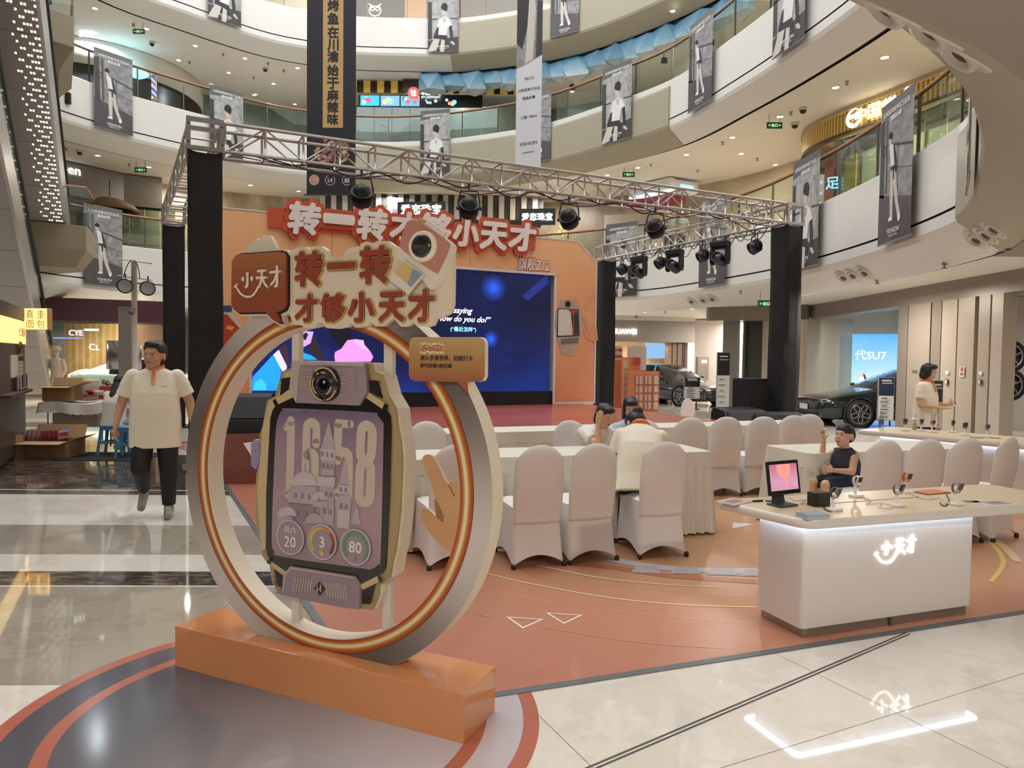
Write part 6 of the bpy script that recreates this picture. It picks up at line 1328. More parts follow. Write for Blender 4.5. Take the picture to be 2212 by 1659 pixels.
# white opening banner
q0, q1 = aty(1113, 360, 20), aty(1168, 360, 20); bw = q1.x-q0.x; zb_ = q0.z; BH = 14.2-zb_
r, T = hang(((q0.x+q1.x)/2, 20), bw, zb_, 14, .06, 'long white hanging banner with dark lettering and a grey fashion photo', 'hanging_banner')
Zp = lambda y: aty(1140, y, 20).z-zb_; ofs = lambda px: (px-1140)/1540*20
MB(T).prism([(-bw/2, 0), (bw/2, 0), (bw/2, BH), (-bw/2, BH)], -.006, 0, mat('d3d5da', .6, var=.02)).build('banner_cloth', r)
m = MB(T); m.prism([(-bw/2, Zp(150)), (-.05, Zp(138)), (bw/2, Zp(116)), (bw/2, BH), (-bw/2, BH)], 0, .003, PGA); m.prism([(-bw/2, Zp(95)), (-.2, Zp(108)), (-.02, Zp(40)), (.05, Zp(-40)), (-bw/2, Zp(-40))], .003, .005, DK_); m.prism([(-.12, Zp(138)), (.1, Zp(128)), (.16, Zp(20)), (.1, Zp(-40)), (0, Zp(-40)), (-.04, Zp(20))], .005, .007, PT_); m.prism([(.18, Zp(124)), (bw/2, Zp(117)), (bw/2, Zp(0)), (.2, Zp(0))], .003, .005, gm(60)); m.build('printed_photo', r)
m = MB(T); D_ = mat('26272c', .5); sh_ = -.0
for s_, y, w_ in (('06/12', 169, .25), ('以纯宜宾万达店', 193, .62), ('盛装启幕', 211, .36), ('二楼 1B062', 252, .46), ('YISHION', 310, .50), ('以纯 都市时尚主义', 329, .36)):
    m = MB(T); m.text(s_, MX.Translation((.0, Zp(y), 0)) @ MX.Rotation(.2, 4, 'Z'), D_, w=w_, ext=.003, bold=.012); m.build('printed_line', r)
# ---- escalators
ESG = mat('9a938e', .4, .2, var=.04, sc=3); ESL = mat('b4aea8', .3, .6); ESO = mat('8c8068', .5); RUB = mat('1a1919', .5)
DE = V((.47, -.883, 0))                                     # run of the escalators, coming towards the camera
def escalator(p, rise, Wd, Hd, label):
    """p: lower end of the truss underside centre line; rises 30 degrees along DE"""
    p = V(p); Lh = rise/.577; q = p+DE*Lh+V((0, 0, rise)); d = (q-p).normalized(); sd = V((.883, .47, 0)); n = sd.cross(d).normalized(); n = n if n.z > 0 else -n
    r = thing('escalator', label, 'escalator', p); L = (q-p).length
    M_ = MX(((sd.x, d.x, n.x, p.x), (sd.y, d.y, n.y, p.y), (sd.z, d.z, n.z, p.z), (0, 0, 0, 1)))
    k = int(L/1.35)
    for i in range(k): MB(M_).box((0, (i+.5)*L/k, .012), (Wd-.1, L/k-.012, .024), ESG).build('soffit_panel', r)
    for s_ in (-1, 1): MB(M_).box((s_*(Wd/2-.02), L/2, Hd/2), (.06, L, Hd), ESL).build('side_cladding', r)
    MB(M_).box((0, L/2, Hd-.05), (Wd-.15, L, .06), mat('555250', .5)).build('step_band', r)
    for s_ in (-1, 1):
        MB(M_).box((s_*(Wd/2-.06), L/2, Hd+.42), (.015, L, .8), GLASS).build('glass_side', r); MB(M_).tube([(s_*(Wd/2-.06), 0, Hd+.86), (s_*(Wd/2-.06), L, Hd+.86)], .045, RUB, 8).build('handrail', r)
    return r, M_, L
e1, M1, L1 = escalator((-13.25, 20.0, 4.2), 6.0, 1.5, .95, 'upper escalator with dotted light panels rising at the left from the second floor')
m = MB(M1)
for i in range(64):
    for j in range(9):
        if (i*7+j*3) % 11 > 2+(j*.7) and i*.15 < L1-.5: m.add([V((.67-j*.055-.02, .2+i*.15, -.001)), V((.67-j*.055+.02, .2+i*.15, -.001)), V((.67-j*.055+.02, .2+i*.15+.06, -.001)), V((.67-j*.055-.02, .2+i*.15+.06, -.001))], [(0, 3, 2, 1)], glow('fff2e0', .9))
m.build('light_dots', e1, kind='stuff')
e0, M0_, L0 = escalator((-14.05, 20.8, .35), 7.6, 1.0, .85, 'lower escalator with pale metal side coming down behind the bakery kiosk')
e3, M3_, L3_ = escalator((-12.6, 18.2, 9.3), 5.5, 1.5, .95, 'topmost escalator with beige landing at the upper left corner')
for nm, pts, z0, z1, lb in (('escalator_landing', [(-14.6, 21.9), (-12.1, 20.7), (-11.5, 19.3), (-12.6, 18.7), (-14.6, 20.2)], 3.9, 5.0, 'beige landing box where the dotted escalator meets the second floor'), ('escalator_landing', [(-15.2, 21.6), (-12.9, 21.0), (-11.1, 18.2), (-11.9, 17.2), (-15.0, 18.8)], 8.8, 10.0, 'beige landing box of the topmost escalator at the third floor')):
    r = thing(nm, lb, 'escalator landing', (sum(x for x, y in pts)/5, sum(y for x, y in pts)/5, z0))
    cx, cy = sum(x for x, y in pts)/5, sum(y for x, y in pts)/5; inn = [(cx+(x-cx)*.72, cy+(y-cy)*.72) for x, y in pts]
    m = MB(); n = 5; m.add([V((*p, z0)) for p in inn]+[V((*p, z0+.45)) for p in pts]+[V((*p, z1)) for p in pts], [tuple(range(5))]+[(i, (i+1) % n, n+(i+1) % n, n+i) for i in range(n)]+[(n+i, n+(i+1) % n, 2*n+(i+1) % n, 2*n+i) for i in range(n)]+[tuple(range(10, 15))], ESO); m.build('landing_shell', r, weld=True)
    q = [V((x, y, z1+1.02)) for x, y in pts[1:4]]; MB().tube(q, .03, WOODRAIL, 6).build('handrail', r)
    for a, b in zip(q[:-1], q[1:]): MB().add([a, b, b-V((0, 0, 1)), a-V((0, 0, 1))], [(0, 1, 2, 3)], GLASS).build('pane', r)
# ---- ice cave edge hung under the fourth floor
def icemat():
    t = NT('painted_ice'); x, y, z = t.xyz(t.pos('Object')); f = t.math('MULTIPLY_ADD', z, .75, .72)
    f = t.math('ADD', f, t.math('MULTIPLY', t.noise(2.5, None, 3), .25)); t.p(col=t.ramp(f, [(.1, 'c4c0ae'), (.28, 'a9b8ba'), (.45, '7aa3ba'), (.8, '4f84a6')]), rough=.3); return t.m
ICE = icemat(); ic0 = atz(935, 160, 13.1); ic1 = atz(1580, -15, 13.1); s0 = dist(G4, (ic0.x, ic0.y)); s1 = dist(G4, (ic1.x, ic1.y)); p, t, o = G4.at((s0+s1)/2)
ice = thing('ice_cave_eave', 'blue and white faceted ice block eave hanging under the fourth floor', 'decoration', p+V((0, 0, 13.2))); rnd = random.Random(11); s = s0
while s < s1:
    p, t, o = G4.at(s); W_ = rnd.uniform(.8, 1.25); H_ = rnd.uniform(.75, 1.1)
    bm = bmesh.new(); bmesh.ops.create_icosphere(bm, subdivisions=1, radius=1); vs = []
    for v in bm.verts:
        c = v.co; k = rnd.uniform(.82, 1.1); zz = max(c.z*k, -.72); tp = 1.25 if zz > -.2 else 1.25-.5*abs(zz+.2); vs.append(p+o*(.85+c.y*.42*k)+t*(c.x*W_*.62*tp*k)+V((0, 0, 13.15+(zz-.55)*H_*.68)))
    bm.verts.index_update(); fs = [[v.index for v in f.verts] for f in bm.faces]; bm.free()
    q = p+o*.85; b = MB().add([v-V((0, 0, 13.2)) for v in vs], fs, ICE); b.v = [(v[0], v[1], v[2]+13.2) for v in b.v]; b.build('ice_block', ice); s += W_*.72
for k in range(5):
    p, t, o = G4.at(s0+(s1-s0)*(.28+.15*k)); c = p+o*1.2+V((0, 0, 12.2))
    l = thing('spotlight', 'spotlight under the ice eave, number counted from the white banner side' if False else ['spotlight with round glowing lens left of centre under the ice eave', 'small spotlight under the ice eave near the white banner', 'spotlight under the middle of the ice eave', 'spotlight under the right part of the ice eave', 'spotlight at the right end of the ice eave'][k], 'spotlight', c)
    MB(MX.Translation(c) @ MX.Rotation(.5, 4, 'X')).lathe([(0, .16), (.1, .15), (.13, 0), (.13, -.03)], BLACK, 14).build('housing', l); MB(MX.Translation(c) @ MX.Rotation(.5, 4, 'X')).lathe([(0, -.02), (.12, -.02)], glow('f2ffe8', 2.0), 14).build('lens', l); MB().tube([c+V((0, 0, .1)), c+V((0, 0, .9))], .015, BLACK, 6).build('stem', l)
# ---- ceiling fittings: downlights at the photographed spots, sprinklers, exit signs, cameras
DLG = glow('fff4e2', 3.0); DLR = mat('d8d2c8', .4)
def downlight_proto(label):
    r = thing('downlight', label, 'downlight', (0, 0, 0), 0, None, local=True); MB().lathe([(.085, -.004), (.12, -.008), (.125, 0)], DLR, 14).build('rim', r); MB().lathe([(0, -.003), (.085, -.003)], DLG, 14).build('lit_lens', r); return r
dl0 = downlight_proto('round downlight'); first = [True]
ORD = 'first second third fourth fifth sixth seventh eighth ninth tenth eleventh twelfth thirteenth fourteenth'.split()
def downlights(L, zc, label, group):
    for k, px in enumerate(sorted(L)):
        q = atz(px[0], px[1], zc); c = dl0 if first[0] else dup(dl0); first[0] = False; c.location = (q.x, q.y, zc-.004); c['label'] = ORD[k]+' lit downlight from the left in the '+label; c['group'] = group
Z1, Z2, Z3 = 3.24, 8.24, 13.24
downlights([(205, 18), (316, 62), (422, 99), (386, 130), (529, 126), (494, 157), (456, 182), (549, 205), (643, 147), (591, 181), (637, 225), (552, 204)], Z3, 'pale third floor ceiling at left', 'third floor downlights')
downlights([(1236, 198), (1304, 221), (1453, 24)], Z3, 'third floor ceiling at right', 'third floor right downlights')
downlights([(1911, 124), (1805, 189), (1685, 252), (1582, 297), (1601, 332), (1483, 334), (1378, 362), (1312, 378), (1675, 356)], Z2, 'warm second floor ceiling at right', 'second floor right downlights')
downlights([(211, 336), (321, 361), (541, 400), (503, 419), (555, 446), (596, 433), (645, 413), (735, 435), (838, 424), (943, 424), (1210, 446), (1283, 459), (1350, 471)], Z2, 'second floor ceiling behind the truss', 'second floor left and middle downlights')
downlights([(166, 645), (313, 656), (1392, 674), (1494, 667), (1432, 685), (1366, 691)], Z1, 'ground floor ceiling', 'ground floor downlights')
sp0 = None
for zc, nm, L in ((Z3, 'third', ((287, 52), (482, 116), (579, 136), (409, 133), (548, 166), (613, 151), (1264, 148), (1370, 108))), (Z2, 'second', ((143, 320), (279, 354), (1561, 307), (1636, 342), (1406, 354), (1507, 367), (1709, 242), (1830, 176))), (Z1, 'ground', ((1436, 672), (1375, 682), (1550, 676), (1600, 628), (1895, 605), (2040, 570), (2176, 530)))):
    for k, (x, y) in enumerate(sorted(L)):
        q = atz(x, y, zc); lb = ORD[k]+' small fire sprinkler from the left under the '+nm+' floor ceiling'
        if sp0 is None:
            sp0 = thing('sprinkler', lb, 'sprinkler', q, 0, 'ceiling sprinklers', local=True); MB().lathe([(0, 0), (.05, 0), (.045, -.012), (.016, -.015), (.014, -.06), (.05, -.07), (.05, -.078), (0, -.08)], mat('8b847b', .4, .5), 10).build('sprinkler_head', sp0)
        else: dup(sp0, q, label=lb)
for (x, y, zc, w_, lb) in ((300, 68, Z3-.3, .42, 'green exit sign under the third floor ceiling at left'), (304, 367, Z2-.3, .42, 'green exit sign under the second floor ceiling behind the left truss'), (1358, 377, Z2-.25, .42, 'green exit sign under the second floor ceiling above the long truss'), (1673, 271, Z2-.3, .42, 'green exit sign under the warm second floor ceiling at right'), (344, 668, Z1-.2, .4, 'green exit sign beside the rear left pillar'), (1655, 656, Z1-.22, .42, 'green exit sign left of the right front pillar')):
    q = atz(x, y, zc); r = thing('exit_sign', lb, 'exit sign', q, 0, local=True); MB().box((0, 0, 0), (w_, .03, .17), mat('1f5f35', .4), bev=.005).build('sign_box', r); m = MB(frame((0, -.016, 0), (1, 0, 0), (0, 0, 1))); GG = glow('b9f5c4', .9)
    m.text('←', MX.Translation((-.13, 0, 0)), GG, h=.06, ext=.001); m.text('出口', MX.Translation((0, 0, 0)), GG, h=.085, ext=.001, bold=.02); m.text('→', MX.Translation((.13, 0, 0)), GG, h=.06, ext=.001); m.build('sign_lettering', r)
    for sx in (-.15, .15): MB().tube([(sx, 0, .08), (sx, 0, .3)], .008, mat('77726c', .4), 6).build('hanger', r)
for (x, y, zc, lb) in ((328, 91, Z3, 'dome camera on the third floor ceiling at left'), (573, 147, Z3, 'dome camera near the black banner on the third floor ceiling'), (1717, 266, Z2, 'dark dome camera above the golden shop sign'), (1735, 233, Z2, 'pair camera on the warm ceiling at right'), (172, 325, Z2, 'dome camera above the left shop on the second floor'), (1395, 686, Z1, 'dome camera on the ground floor ceiling before the phone shop')):
    q = atz(x, y, zc); r = thing('dome_camera', lb, 'camera', q, 0, local=True); MB().lathe([(0, 0), (.11, 0), (.11, -.05), (.09, -.07)], mat('cfcac2', .4), 16).build('camera_base', r); MB().lathe([(.085, -.065), (.08, -.11), (.05, -.145), (0, -.155)], mat('232326', .15), 16).build('camera_dome', r)
# triple eyeball lamps set in the sloping underside of the second floor band
eb0 = None
for R, L, lb in ((G2, ((110, 621), (136, 624), (162, 628)), 'at the left end of the band'), (G2, ((1455, 650), (1475, 647), (1495, 644)), 'behind the right truss'), (G2, ((1774, 599), (1795, 595), (1817, 589)), 'right of the front right pillar'), (G2, ((2034, 520), (2057, 512), (2079, 500)), 'near the right picture edge'), (G2, ((1935, 10), (2010, 75), (2075, 122)), 'on the rim of the overhead soffit')):
    for j, (x, y) in enumerate(L):
        q = atz(x, y, 3.38); i = min((R.s[R.near((q.x, q.y))]+k*.08 for k in range(-12, 13)), key=lambda s: (R.at(s)[0].x-q.x)**2+(R.at(s)[0].y-q.y)**2); p, t, o = R.at(i); c = p+o*.28+V((0, 0, 3.39)); nrm = (-o*.36-V((0, 0, .48))).normalized()
        T = MX(((t.x, nrm.cross(t).x, nrm.x, c.x), (t.y, nrm.cross(t).y, nrm.y, c.y), (t.z, nrm.cross(t).z, nrm.z, c.z), (0, 0, 0, 1)))
        if eb0 is None:
            eb0 = thing('eyeball_lamp', '', 'recessed lamp', (0, 0, 0), 0, local=True); MB().lathe([(.12, -.0), (.19, .03), (.2, .012), (.2, -.01)], mat('d6d0c8', .4), 24).build('rim', eb0); MB(MX.Rotation(.35, 4, 'Y')).lathe([(.0, -.01), (.06, .0), (.075, .045), (.12, .035), (.13, -.02)], mat('c9c3ba', .4), 20).build('swivel', eb0); MB(MX.Rotation(.35, 4, 'Y')).lathe([(0, .012), (.062, .012)], mat('4c4844', .4), 16).build('lens', eb0); c_ = eb0
        else: c_ = dup(eb0)
        c_.matrix_basis = T; c_['label'] = ('first', 'middle', 'last')[j]+' of the three eyeball lamps '+lb; c_['group'] = 'triple eyeball lamps'
# small wall fittings on the bands
q = atz(1666, 97, 8.95); p, t, o = G3.at(dist(G3, (q.x, q.y))); solo(MB(MX.Translation(p-o*.01+V((0, 0, 9.3))) @ MX.Rotation(math.atan2(t.y, t.x), 4, 'Z')).box((0, 0, 0), (.3, .03, .42), mat('bdb8b0', .4), bev=.005), 'wall_vent', 'small grey panel on the white third floor band at upper right', 'vent', p+V((0, 0, 9.3)))
q = atz(153, 220, 9.3); p, t, o = G3.at(dist(G3, (q.x, q.y))); solo(MB(MX.Translation(V((q.x, q.y, 9.3))+V((.1, -.3, 0)))).box((0, 0, 0), (.14, .12, .34), BLACK, bev=.02), 'wall_speaker', 'small black wall speaker on the third floor band at far left', 'speaker', V((q.x, q.y, 9.3)))
# ---------------------------------------------------------------- shops around the ground floor and the upper floors
def zat(x, y, d): return aty(x, y, d).z
def plan(x, d): q = aty(x, 775, d); return V((q.x, q.y))
def wallbox(mb, xa, da, xb, db, z0, z1, th, m, push=0.0):
    """upright slab between two sight columns at given distances, thickness away from the camera"""
    a, b = plan(xa, da), plan(xb, db); d = (b-a).normalized(); n = V((-d.y, d.x)); n = n if n.dot(a) > 0 else -n; a = a+n*push; b = b+n*push
    mb.prism([tuple(a), tuple(b), tuple(b+n*th), tuple(a+n*th)], z0, z1, m); return mb
def wb(name, xa, da, xb, db, z0, z1, th, m, parent=None, kind=None, push=0.0): return wallbox(MB(), xa, da, xb, db, z0, z1, th, m, push).build(name, parent, kind=kind)
def onwall(xa, da, xb, db, x, z, off=.01):
    """frame on such a slab's face at sight column x and height z"""
    a, b = plan(xa, da), plan(xb, db); d = (b-a).normalized(); r = sight(x, 775); n = V((-d.y, d.x)); n = n if n.dot(a) > 0 else -n
    t = (a.x*n.x+a.y*n.y)/(r.x*n.x+r.y*n.y); return frame((r.x*t-n.x*off, r.y*t-n.y*off, z), (d.x, d.y, 0), (0, 0, 1))
def wtxt(mb, s, F, m, **k): mb.text(s, F, m, **k); return mb
BEAM = mat('8f857a', .35, .15, var=.04, sc=1); PANL = mat('b5a898', .4, .1, var=.03, sc=1); CRM = mat('d3cbbb', .6); GW2 = glow('ffffff', 1.2)
# --- right hand facade
FD = lambda px: 8.7*FOC/(px-1106)
wb('wall_right_beam', 1737, FD(1737), 2290, FD(2290), 2.86, 3.24, .4, BEAM, kind='structure')
fw_ = thing('shop_front_panels', 'grey and beige wall panels with folding door leaves behind the standing staff woman', 'wall panels', (*plan(2050, FD(2050)), 0))
for xa, xb, m in ((1938, 1958, BEAM), (1960, 2007, mat('a3978a', .4, .1)), (2010, 2030, BEAM), (2032, 2064, PANL), (2067, 2102, PANL), (2111, 2135, PANL), (2139, 2163, mat('c3b6a6', .4, .1))): wb('wall_panel', xa, FD(xa), xb, FD(xb), 0, 2.86, .25, m, fw_)
for xa, xb, m in ((2102, 2111, mat('3d4644', .2)), (2135, 2139, mat('e9e4dc', .3, .5)), (2064, 2067, mat('ded8ce', .3, .5))): wb('panel_slot', xa, FD(xa), xb, FD(xb), 0, 2.86, .1, m, fw_, push=.1)
m = MB()
for x, y, w_, h_ in ((2049, 805, .1, .07), (2121, 806, .1, .07)): m.add([(onwall(2032, FD(2032), 2163, FD(2163), x, zat(x, y, FD(x))) @ V((sx*w_/2, sz*h_/2, .012))) for sx, sz in ((-1, -1), (1, -1), (1, 1), (-1, 1))], [(0, 1, 2, 3)], mat('e4ded6', .5))
m.build('notice_label', fw_)
for x, y in ((2049, 825), (2121, 825)):
    F_ = onwall(2032, FD(2032), 2163, FD(2163), x, zat(x, y, FD(x))); m = MB(F_); m.box((0, 0, .015), (.09, .1, .02), mat('5d5c5a', .4)); m.box((0, 0, .026), (.05, .075, .006), mat('e2ded8', .4)); m.build('switch_plate', fw_)
F_ = onwall(2032, FD(2032), 2163, FD(2163), 2081, zat(2081, 803, FD(2081))); m = MB(F_); m.box((0, 0, .008), (.15, .2, .004), mat('d9d2c9', .5)); m.ringband([(p[0], p[1]) for p in rrect(-.045, -.0, .045, .085, .01)], [(p[0], p[1]) for p in rrect(-.037, .008, .037, .077, .008)], .010, .013, mat('b4453a', .5)); m.text('爱', MX.Translation((0, .045, .01)), mat('b4453a', .5), h=.055, ext=.003, bold=.02); m.text('请勿触摸', MX.Translation((0, -.035, .01)), mat('4a403c', .5), w=.1, ext=.002, bold=.02); m.text('保持安静', MX.Translation((0, -.065, .01)), mat('6a605a', .5), w=.1, ext=.002); m.build('notice_sheet', fw_)
MB(onwall(1938, FD(1938), 2030, FD(2030), 1978, zat(1978, 802, FD(1978)))).text('「消防栓', MX.Translation((0, 0, .01)), mat('6b625a', .5), w=.22, ext=.003, bold=.01).build('panel_lettering', fw_)
# interior of the car showroom
wb('wall_showroom_back', 1700, 23.5, 2050, 21.5, 0, 3.2, .2, CRM, kind='structure'); wb('wall_showroom_side', 1742, 20.8, 1842, 21.6, 0, 2.9, .15, mat('c9c1ae', .6), kind='structure')
wb('wall_shop_right', 2150, 17.5, 2420, 16, 0, 3.2, .2, mat('d6cfc4', .6), kind='structure'); lamp('showroom_fill_light', (11.5, 18.5, 2.8), .5, 60, (1, .97, .92)); lamp('shop_lamp', (12.5, 14, 2.8), .5, 60, (1, .95, .88))  # showroom light is an added fill to brighten the interior
sc = thing('lightbox_poster', 'bright blue lit advertising wall with white lettering behind the black car', 'lightbox', (*plan(1889, 21), 0))
def skymat():
    t = NT('lit_sky_picture'); x, y, z = t.xyz(t.pos('Object')); f = t.math('ADD', t.math('MULTIPLY', z, .35), t.math('MULTIPLY', t.noise(1.2, None, 4), .3)); c = t.ramp(f, [(.15, '7fb4e8'), (.5, 'c4e2f6'), (.72, '9cd0f2'), (1, '4fa8e8')]); t.p(col='0a0a0a', em=c, es=.95); return t.m
wb('lit_panel', 1841, 21, 1940, 20.6, .1, zat(1889, 722, 21), .1, skymat(), sc)
m = MB(onwall(1841, 21, 1940, 20.6, 1870, zat(1870, 767, 20.9), .02)); m.text('代SU7', MX.Translation((.12, 0, 0)), GW2, w=.82, ext=.004); m.build('lit_lettering', sc)
F_ = onwall(1841, 21, 1940, 20.6, 1865, zat(1865, 825, 20.9), .02); m = MB(F_); m.prism(circ(-.02, .2, .05, 14, .065), 0, .004, glow('d8a48c', .9)); m.prism([(.0, .25), (.05, .22), (.12, .0), (.1, -.05), (.05, .05), (.02, .15)], .0, .005, glow('3a2a26', .6)); m.prism([(-.06, .14), (.04, .14), (.06, -.05), (.1, -.3), (-.05, -.32), (-.09, -.05), (-.16, -.08), (-.17, -.12), (-.1, -.02)], .0, .003, glow('eef2f8', .95)); m.prism([(-.35, -.2), (.0, -.1), (.5, -.3), (.9, -.45), (.9, -.8), (-.35, -.8)], -.004, .002, glow('2f6fd0', .9)); m.build('lit_figure', sc)
# --- cars
def car(name, label, loc, rz, paint, plate=True, s=1.0):
    """sedan along local -y (front); lofted shell with glasshouse, arches, lamps and spoked wheels"""
    r = thing(name, label, 'car', loc, rz, local=True); GL = mat('15181b', .06, coat=.6); PA = paint
    ST = [(-2.42, .30, .52, .58, .62, .66), (-2.36, .22, .58, .66, .80, .72), (-2.1, .18, .66, .74, .92, .80), (-1.5, .17, .72, .84, .965, .82), (-.95, .17, .78, .93, .98, .80), (-.35, .17, .84, 1.24, .985, .66), (.1, .17, .87, 1.42, .985, .60), (.7, .17, .89, 1.44, .985, .60), (1.2, .17, .92, 1.33, .985, .62), (1.75, .17, .95, 1.10, .975, .70), (2.2, .2, .92, 1.02, .93, .76), (2.4, .3, .8, .92, .80, .68)]
    def sect(q):
        y, zb, zs, zt, hw, ht = q; return [V((0, y, zb)), V((hw*.8, y, zb)), V((hw*.97, y, zb+.12)), V((hw, y, (zb+zs)*.5+.05)), V((hw*.985, y, zs-.06)), V((hw*.93, y, zs)), V((hw*.93*.35+ht*.65, y, zs+(zt-zs)*.62)), V((ht, y, zt-.03)), V((ht*.6, y, zt)), V((0, y, zt+.015))]
    fine = spline([V((i, 0, 0)) for i in range(len(ST))], 4); Q = []
    for k in range((len(ST)-1)*4+1):
        i = min(len(ST)-2, k//4); f = k/4-i; A, B = sect(ST[i]), sect(ST[i+1]); f2 = f
        Q.append([A[j].lerp(B[j], f2) for j in range(10)])
    vs = []; 
    for row in Q: vs += row+[V((-v.x, v.y, v.z)) for v in row[1:-1][::-1]]
    n = 18; body = MB(); glas = MB(); fb = []; fg = []
    for i in range(len(Q)-1):
        ym = (Q[i][0].y+Q[i+1][0].y)/2
        for j in range(n):
            f = (i*n+j, i*n+(j+1) % n, (i+1)*n+(j+1) % n, (i+1)*n+j); top = j in (8, 9) or j in (7, 10)
            side = j in (5, 6, 11, 12)
            g = (-.93 < ym < -.28 and (top or side)) or (-.28 < ym < 1.2 and side) or (1.2 < ym < 1.85 and top)
            (fg if g else fb).append(f)
    body.add(vs, fb, PA, True); body.add(vs[:n], [tuple(range(n))], PA); body.add(vs[-n:], [tuple(range(n))[::-1]], PA); body.build('car_body', r, weld=True)
    glas.add(vs, fg, GL, True); build_each(glas, 'window_glass', r)
    for sx in (-1, 1):
        for y in (-1.48, 1.42):
            T = MX.Translation((sx*.955, y, .345)) @ MX.Rotation(sx*PI/2, 4, 'Y')
            MB(T).lathe([(0, -.1), (.40, -.1), (.40, .035), (.372, .04)], BLACK, 28).build('wheel_arch', r)
            w = MB(T); w.lathe([(.25, -.1), (.32, -.11), (.345, -.07), (.345, .03), (.32, .055), (.262, .055)], mat('1b1b1c', .7), 32); w = w.build('tyre', r); 
            m = MB(T); m.lathe([(0, .02), (.26, .02)], mat('101012', .5), 28); m.lathe([(.25, .05), (.262, .056), (.262, .02)], mat('c9c9cb', .25, .8), 32)
            for k in range(5):
                a = 2*PI*k/5; R2_ = MX.Rotation(a, 4, 'Z'); m.ringband([tuple((R2_ @ V((x, yy, 0))).xy) for x, yy in ((.035, 0), (.10, -.062), (.215, -.062), (.245, 0), (.215, .062), (.10, .062))], [tuple((R2_ @ V((x, yy, 0))).xy) for x, yy in ((.06, 0), (.108, -.047), (.205, -.047), (.228, 0), (.205, .047), (.108, .047))], .035, .058, mat('d5d5d8', .25, .7))
            m.lathe([(0, .06), (.035, .055), (.04, .03)], mat('555558', .3, .7), 12); m.build('rim', w)
        m = MB(); m.prism([(-.16, 0), (.14, .02), (.17, .05), (.02, .085), (-.13, .06)], -.02, .02, mat('d9dee2', .1, .3), frame((sx*.72, -2.235, .60), (.85, -sx*.52 if False else .52*sx, 0), (0, -.1, 1))); m.build('headlamp', r)
        m = MB(); m.ball((sx*1.06, -.62, .98), (.1, .06, .065), PA); m.build('mirror', r); m = MB(); m.box((sx*1.0, .15, .80), (.012, .16, .022), mat('b0b0b2', .3, .7)); m.build('door_handle', r)
    MB().box((0, -2.39, .30), (1.3, .06, .13), mat('0c0c0d', .5), bev=.02).build('lower_grille', r)
    MB().prism([(-.7, 0), (.7, 0), (.6, .05), (-.6, .05)], -.01, .012, mat('0c0c0d', .4), frame((0, -2.41, .40), (1, 0, 0), (0, 0, 1))).build('intake', r)
    if plate: MB().box((0, -2.445, .46), (.44, .012, .13), mat('c8ccd2', .4), bev=.004).build('number_plate', r)
    return r
PBK = mat('1d2326', .12, .4, coat=.8, var=0); PGY = mat('3b434c', .12, .5, coat=.8, var=0); PRD = mat('7d1220', .12, .4, coat=.8, var=0); PWT = mat('dcdad6', .15, 0, coat=.6, var=0)
car('car', 'black sports saloon with white hexagon spoke wheels in the right showroom', (9.95, 18.4, 0), math.radians(-88), PBK)
car('car', 'dark grey saloon seen from the front beyond the stage', (5.85, 26.4, 0), math.radians(32), PGY)
car('car', 'deep red car cut by the right picture edge', (13.2, 14.9, 0), math.radians(-60), PRD, False)
car('car', 'white car partly hidden behind the walking man', (-12.1, 24.1, 0), math.radians(110), PWT, False)
for k, (x, y, lb) in enumerate(((2183, 770, 'upper of the two display wheels on the wall at the right edge'), (2182, 832, 'lower display wheel with gold brake parts on the wall at the right edge'))):
    q = aty(x, y, 16.6); r = thing('showroom_wheel_display', lb, 'wheel', q, local=True); T = frame((0, 0, 0), (1, .1, 0), (0, 0, 1)); MB(T).lathe([(.25, -.1), (.36, -.1), (.37, -.02), (.36, .06), (.27, .06)], mat('1b1b1c', .7), 30).build('tyre', r); m = MB(T); m.lathe([(0, .0), (.27, .0)], mat('121214', .5), 24); m.lathe([(.24, .05), (.272, .06), (.272, 0)], mat('d0d0d2', .25, .7), 30)
    for j in range(5): m.box((.12*math.cos(2*PI*j/5+.4), .12*math.sin(2*PI*j/5+.4), .04), (.24, .035, .02), mat('b9b9bc', .25, .7), rz=2*PI*j/5+.4)
    if k: m.box((.08, .05, .02), (.1, .07, .02), mat('c9a02c', .3), bev=.01); m.box((.06, -.1, .02), (.1, .06, .02), mat('c9a02c', .3), bev=.01)
    m.build('rim', r)
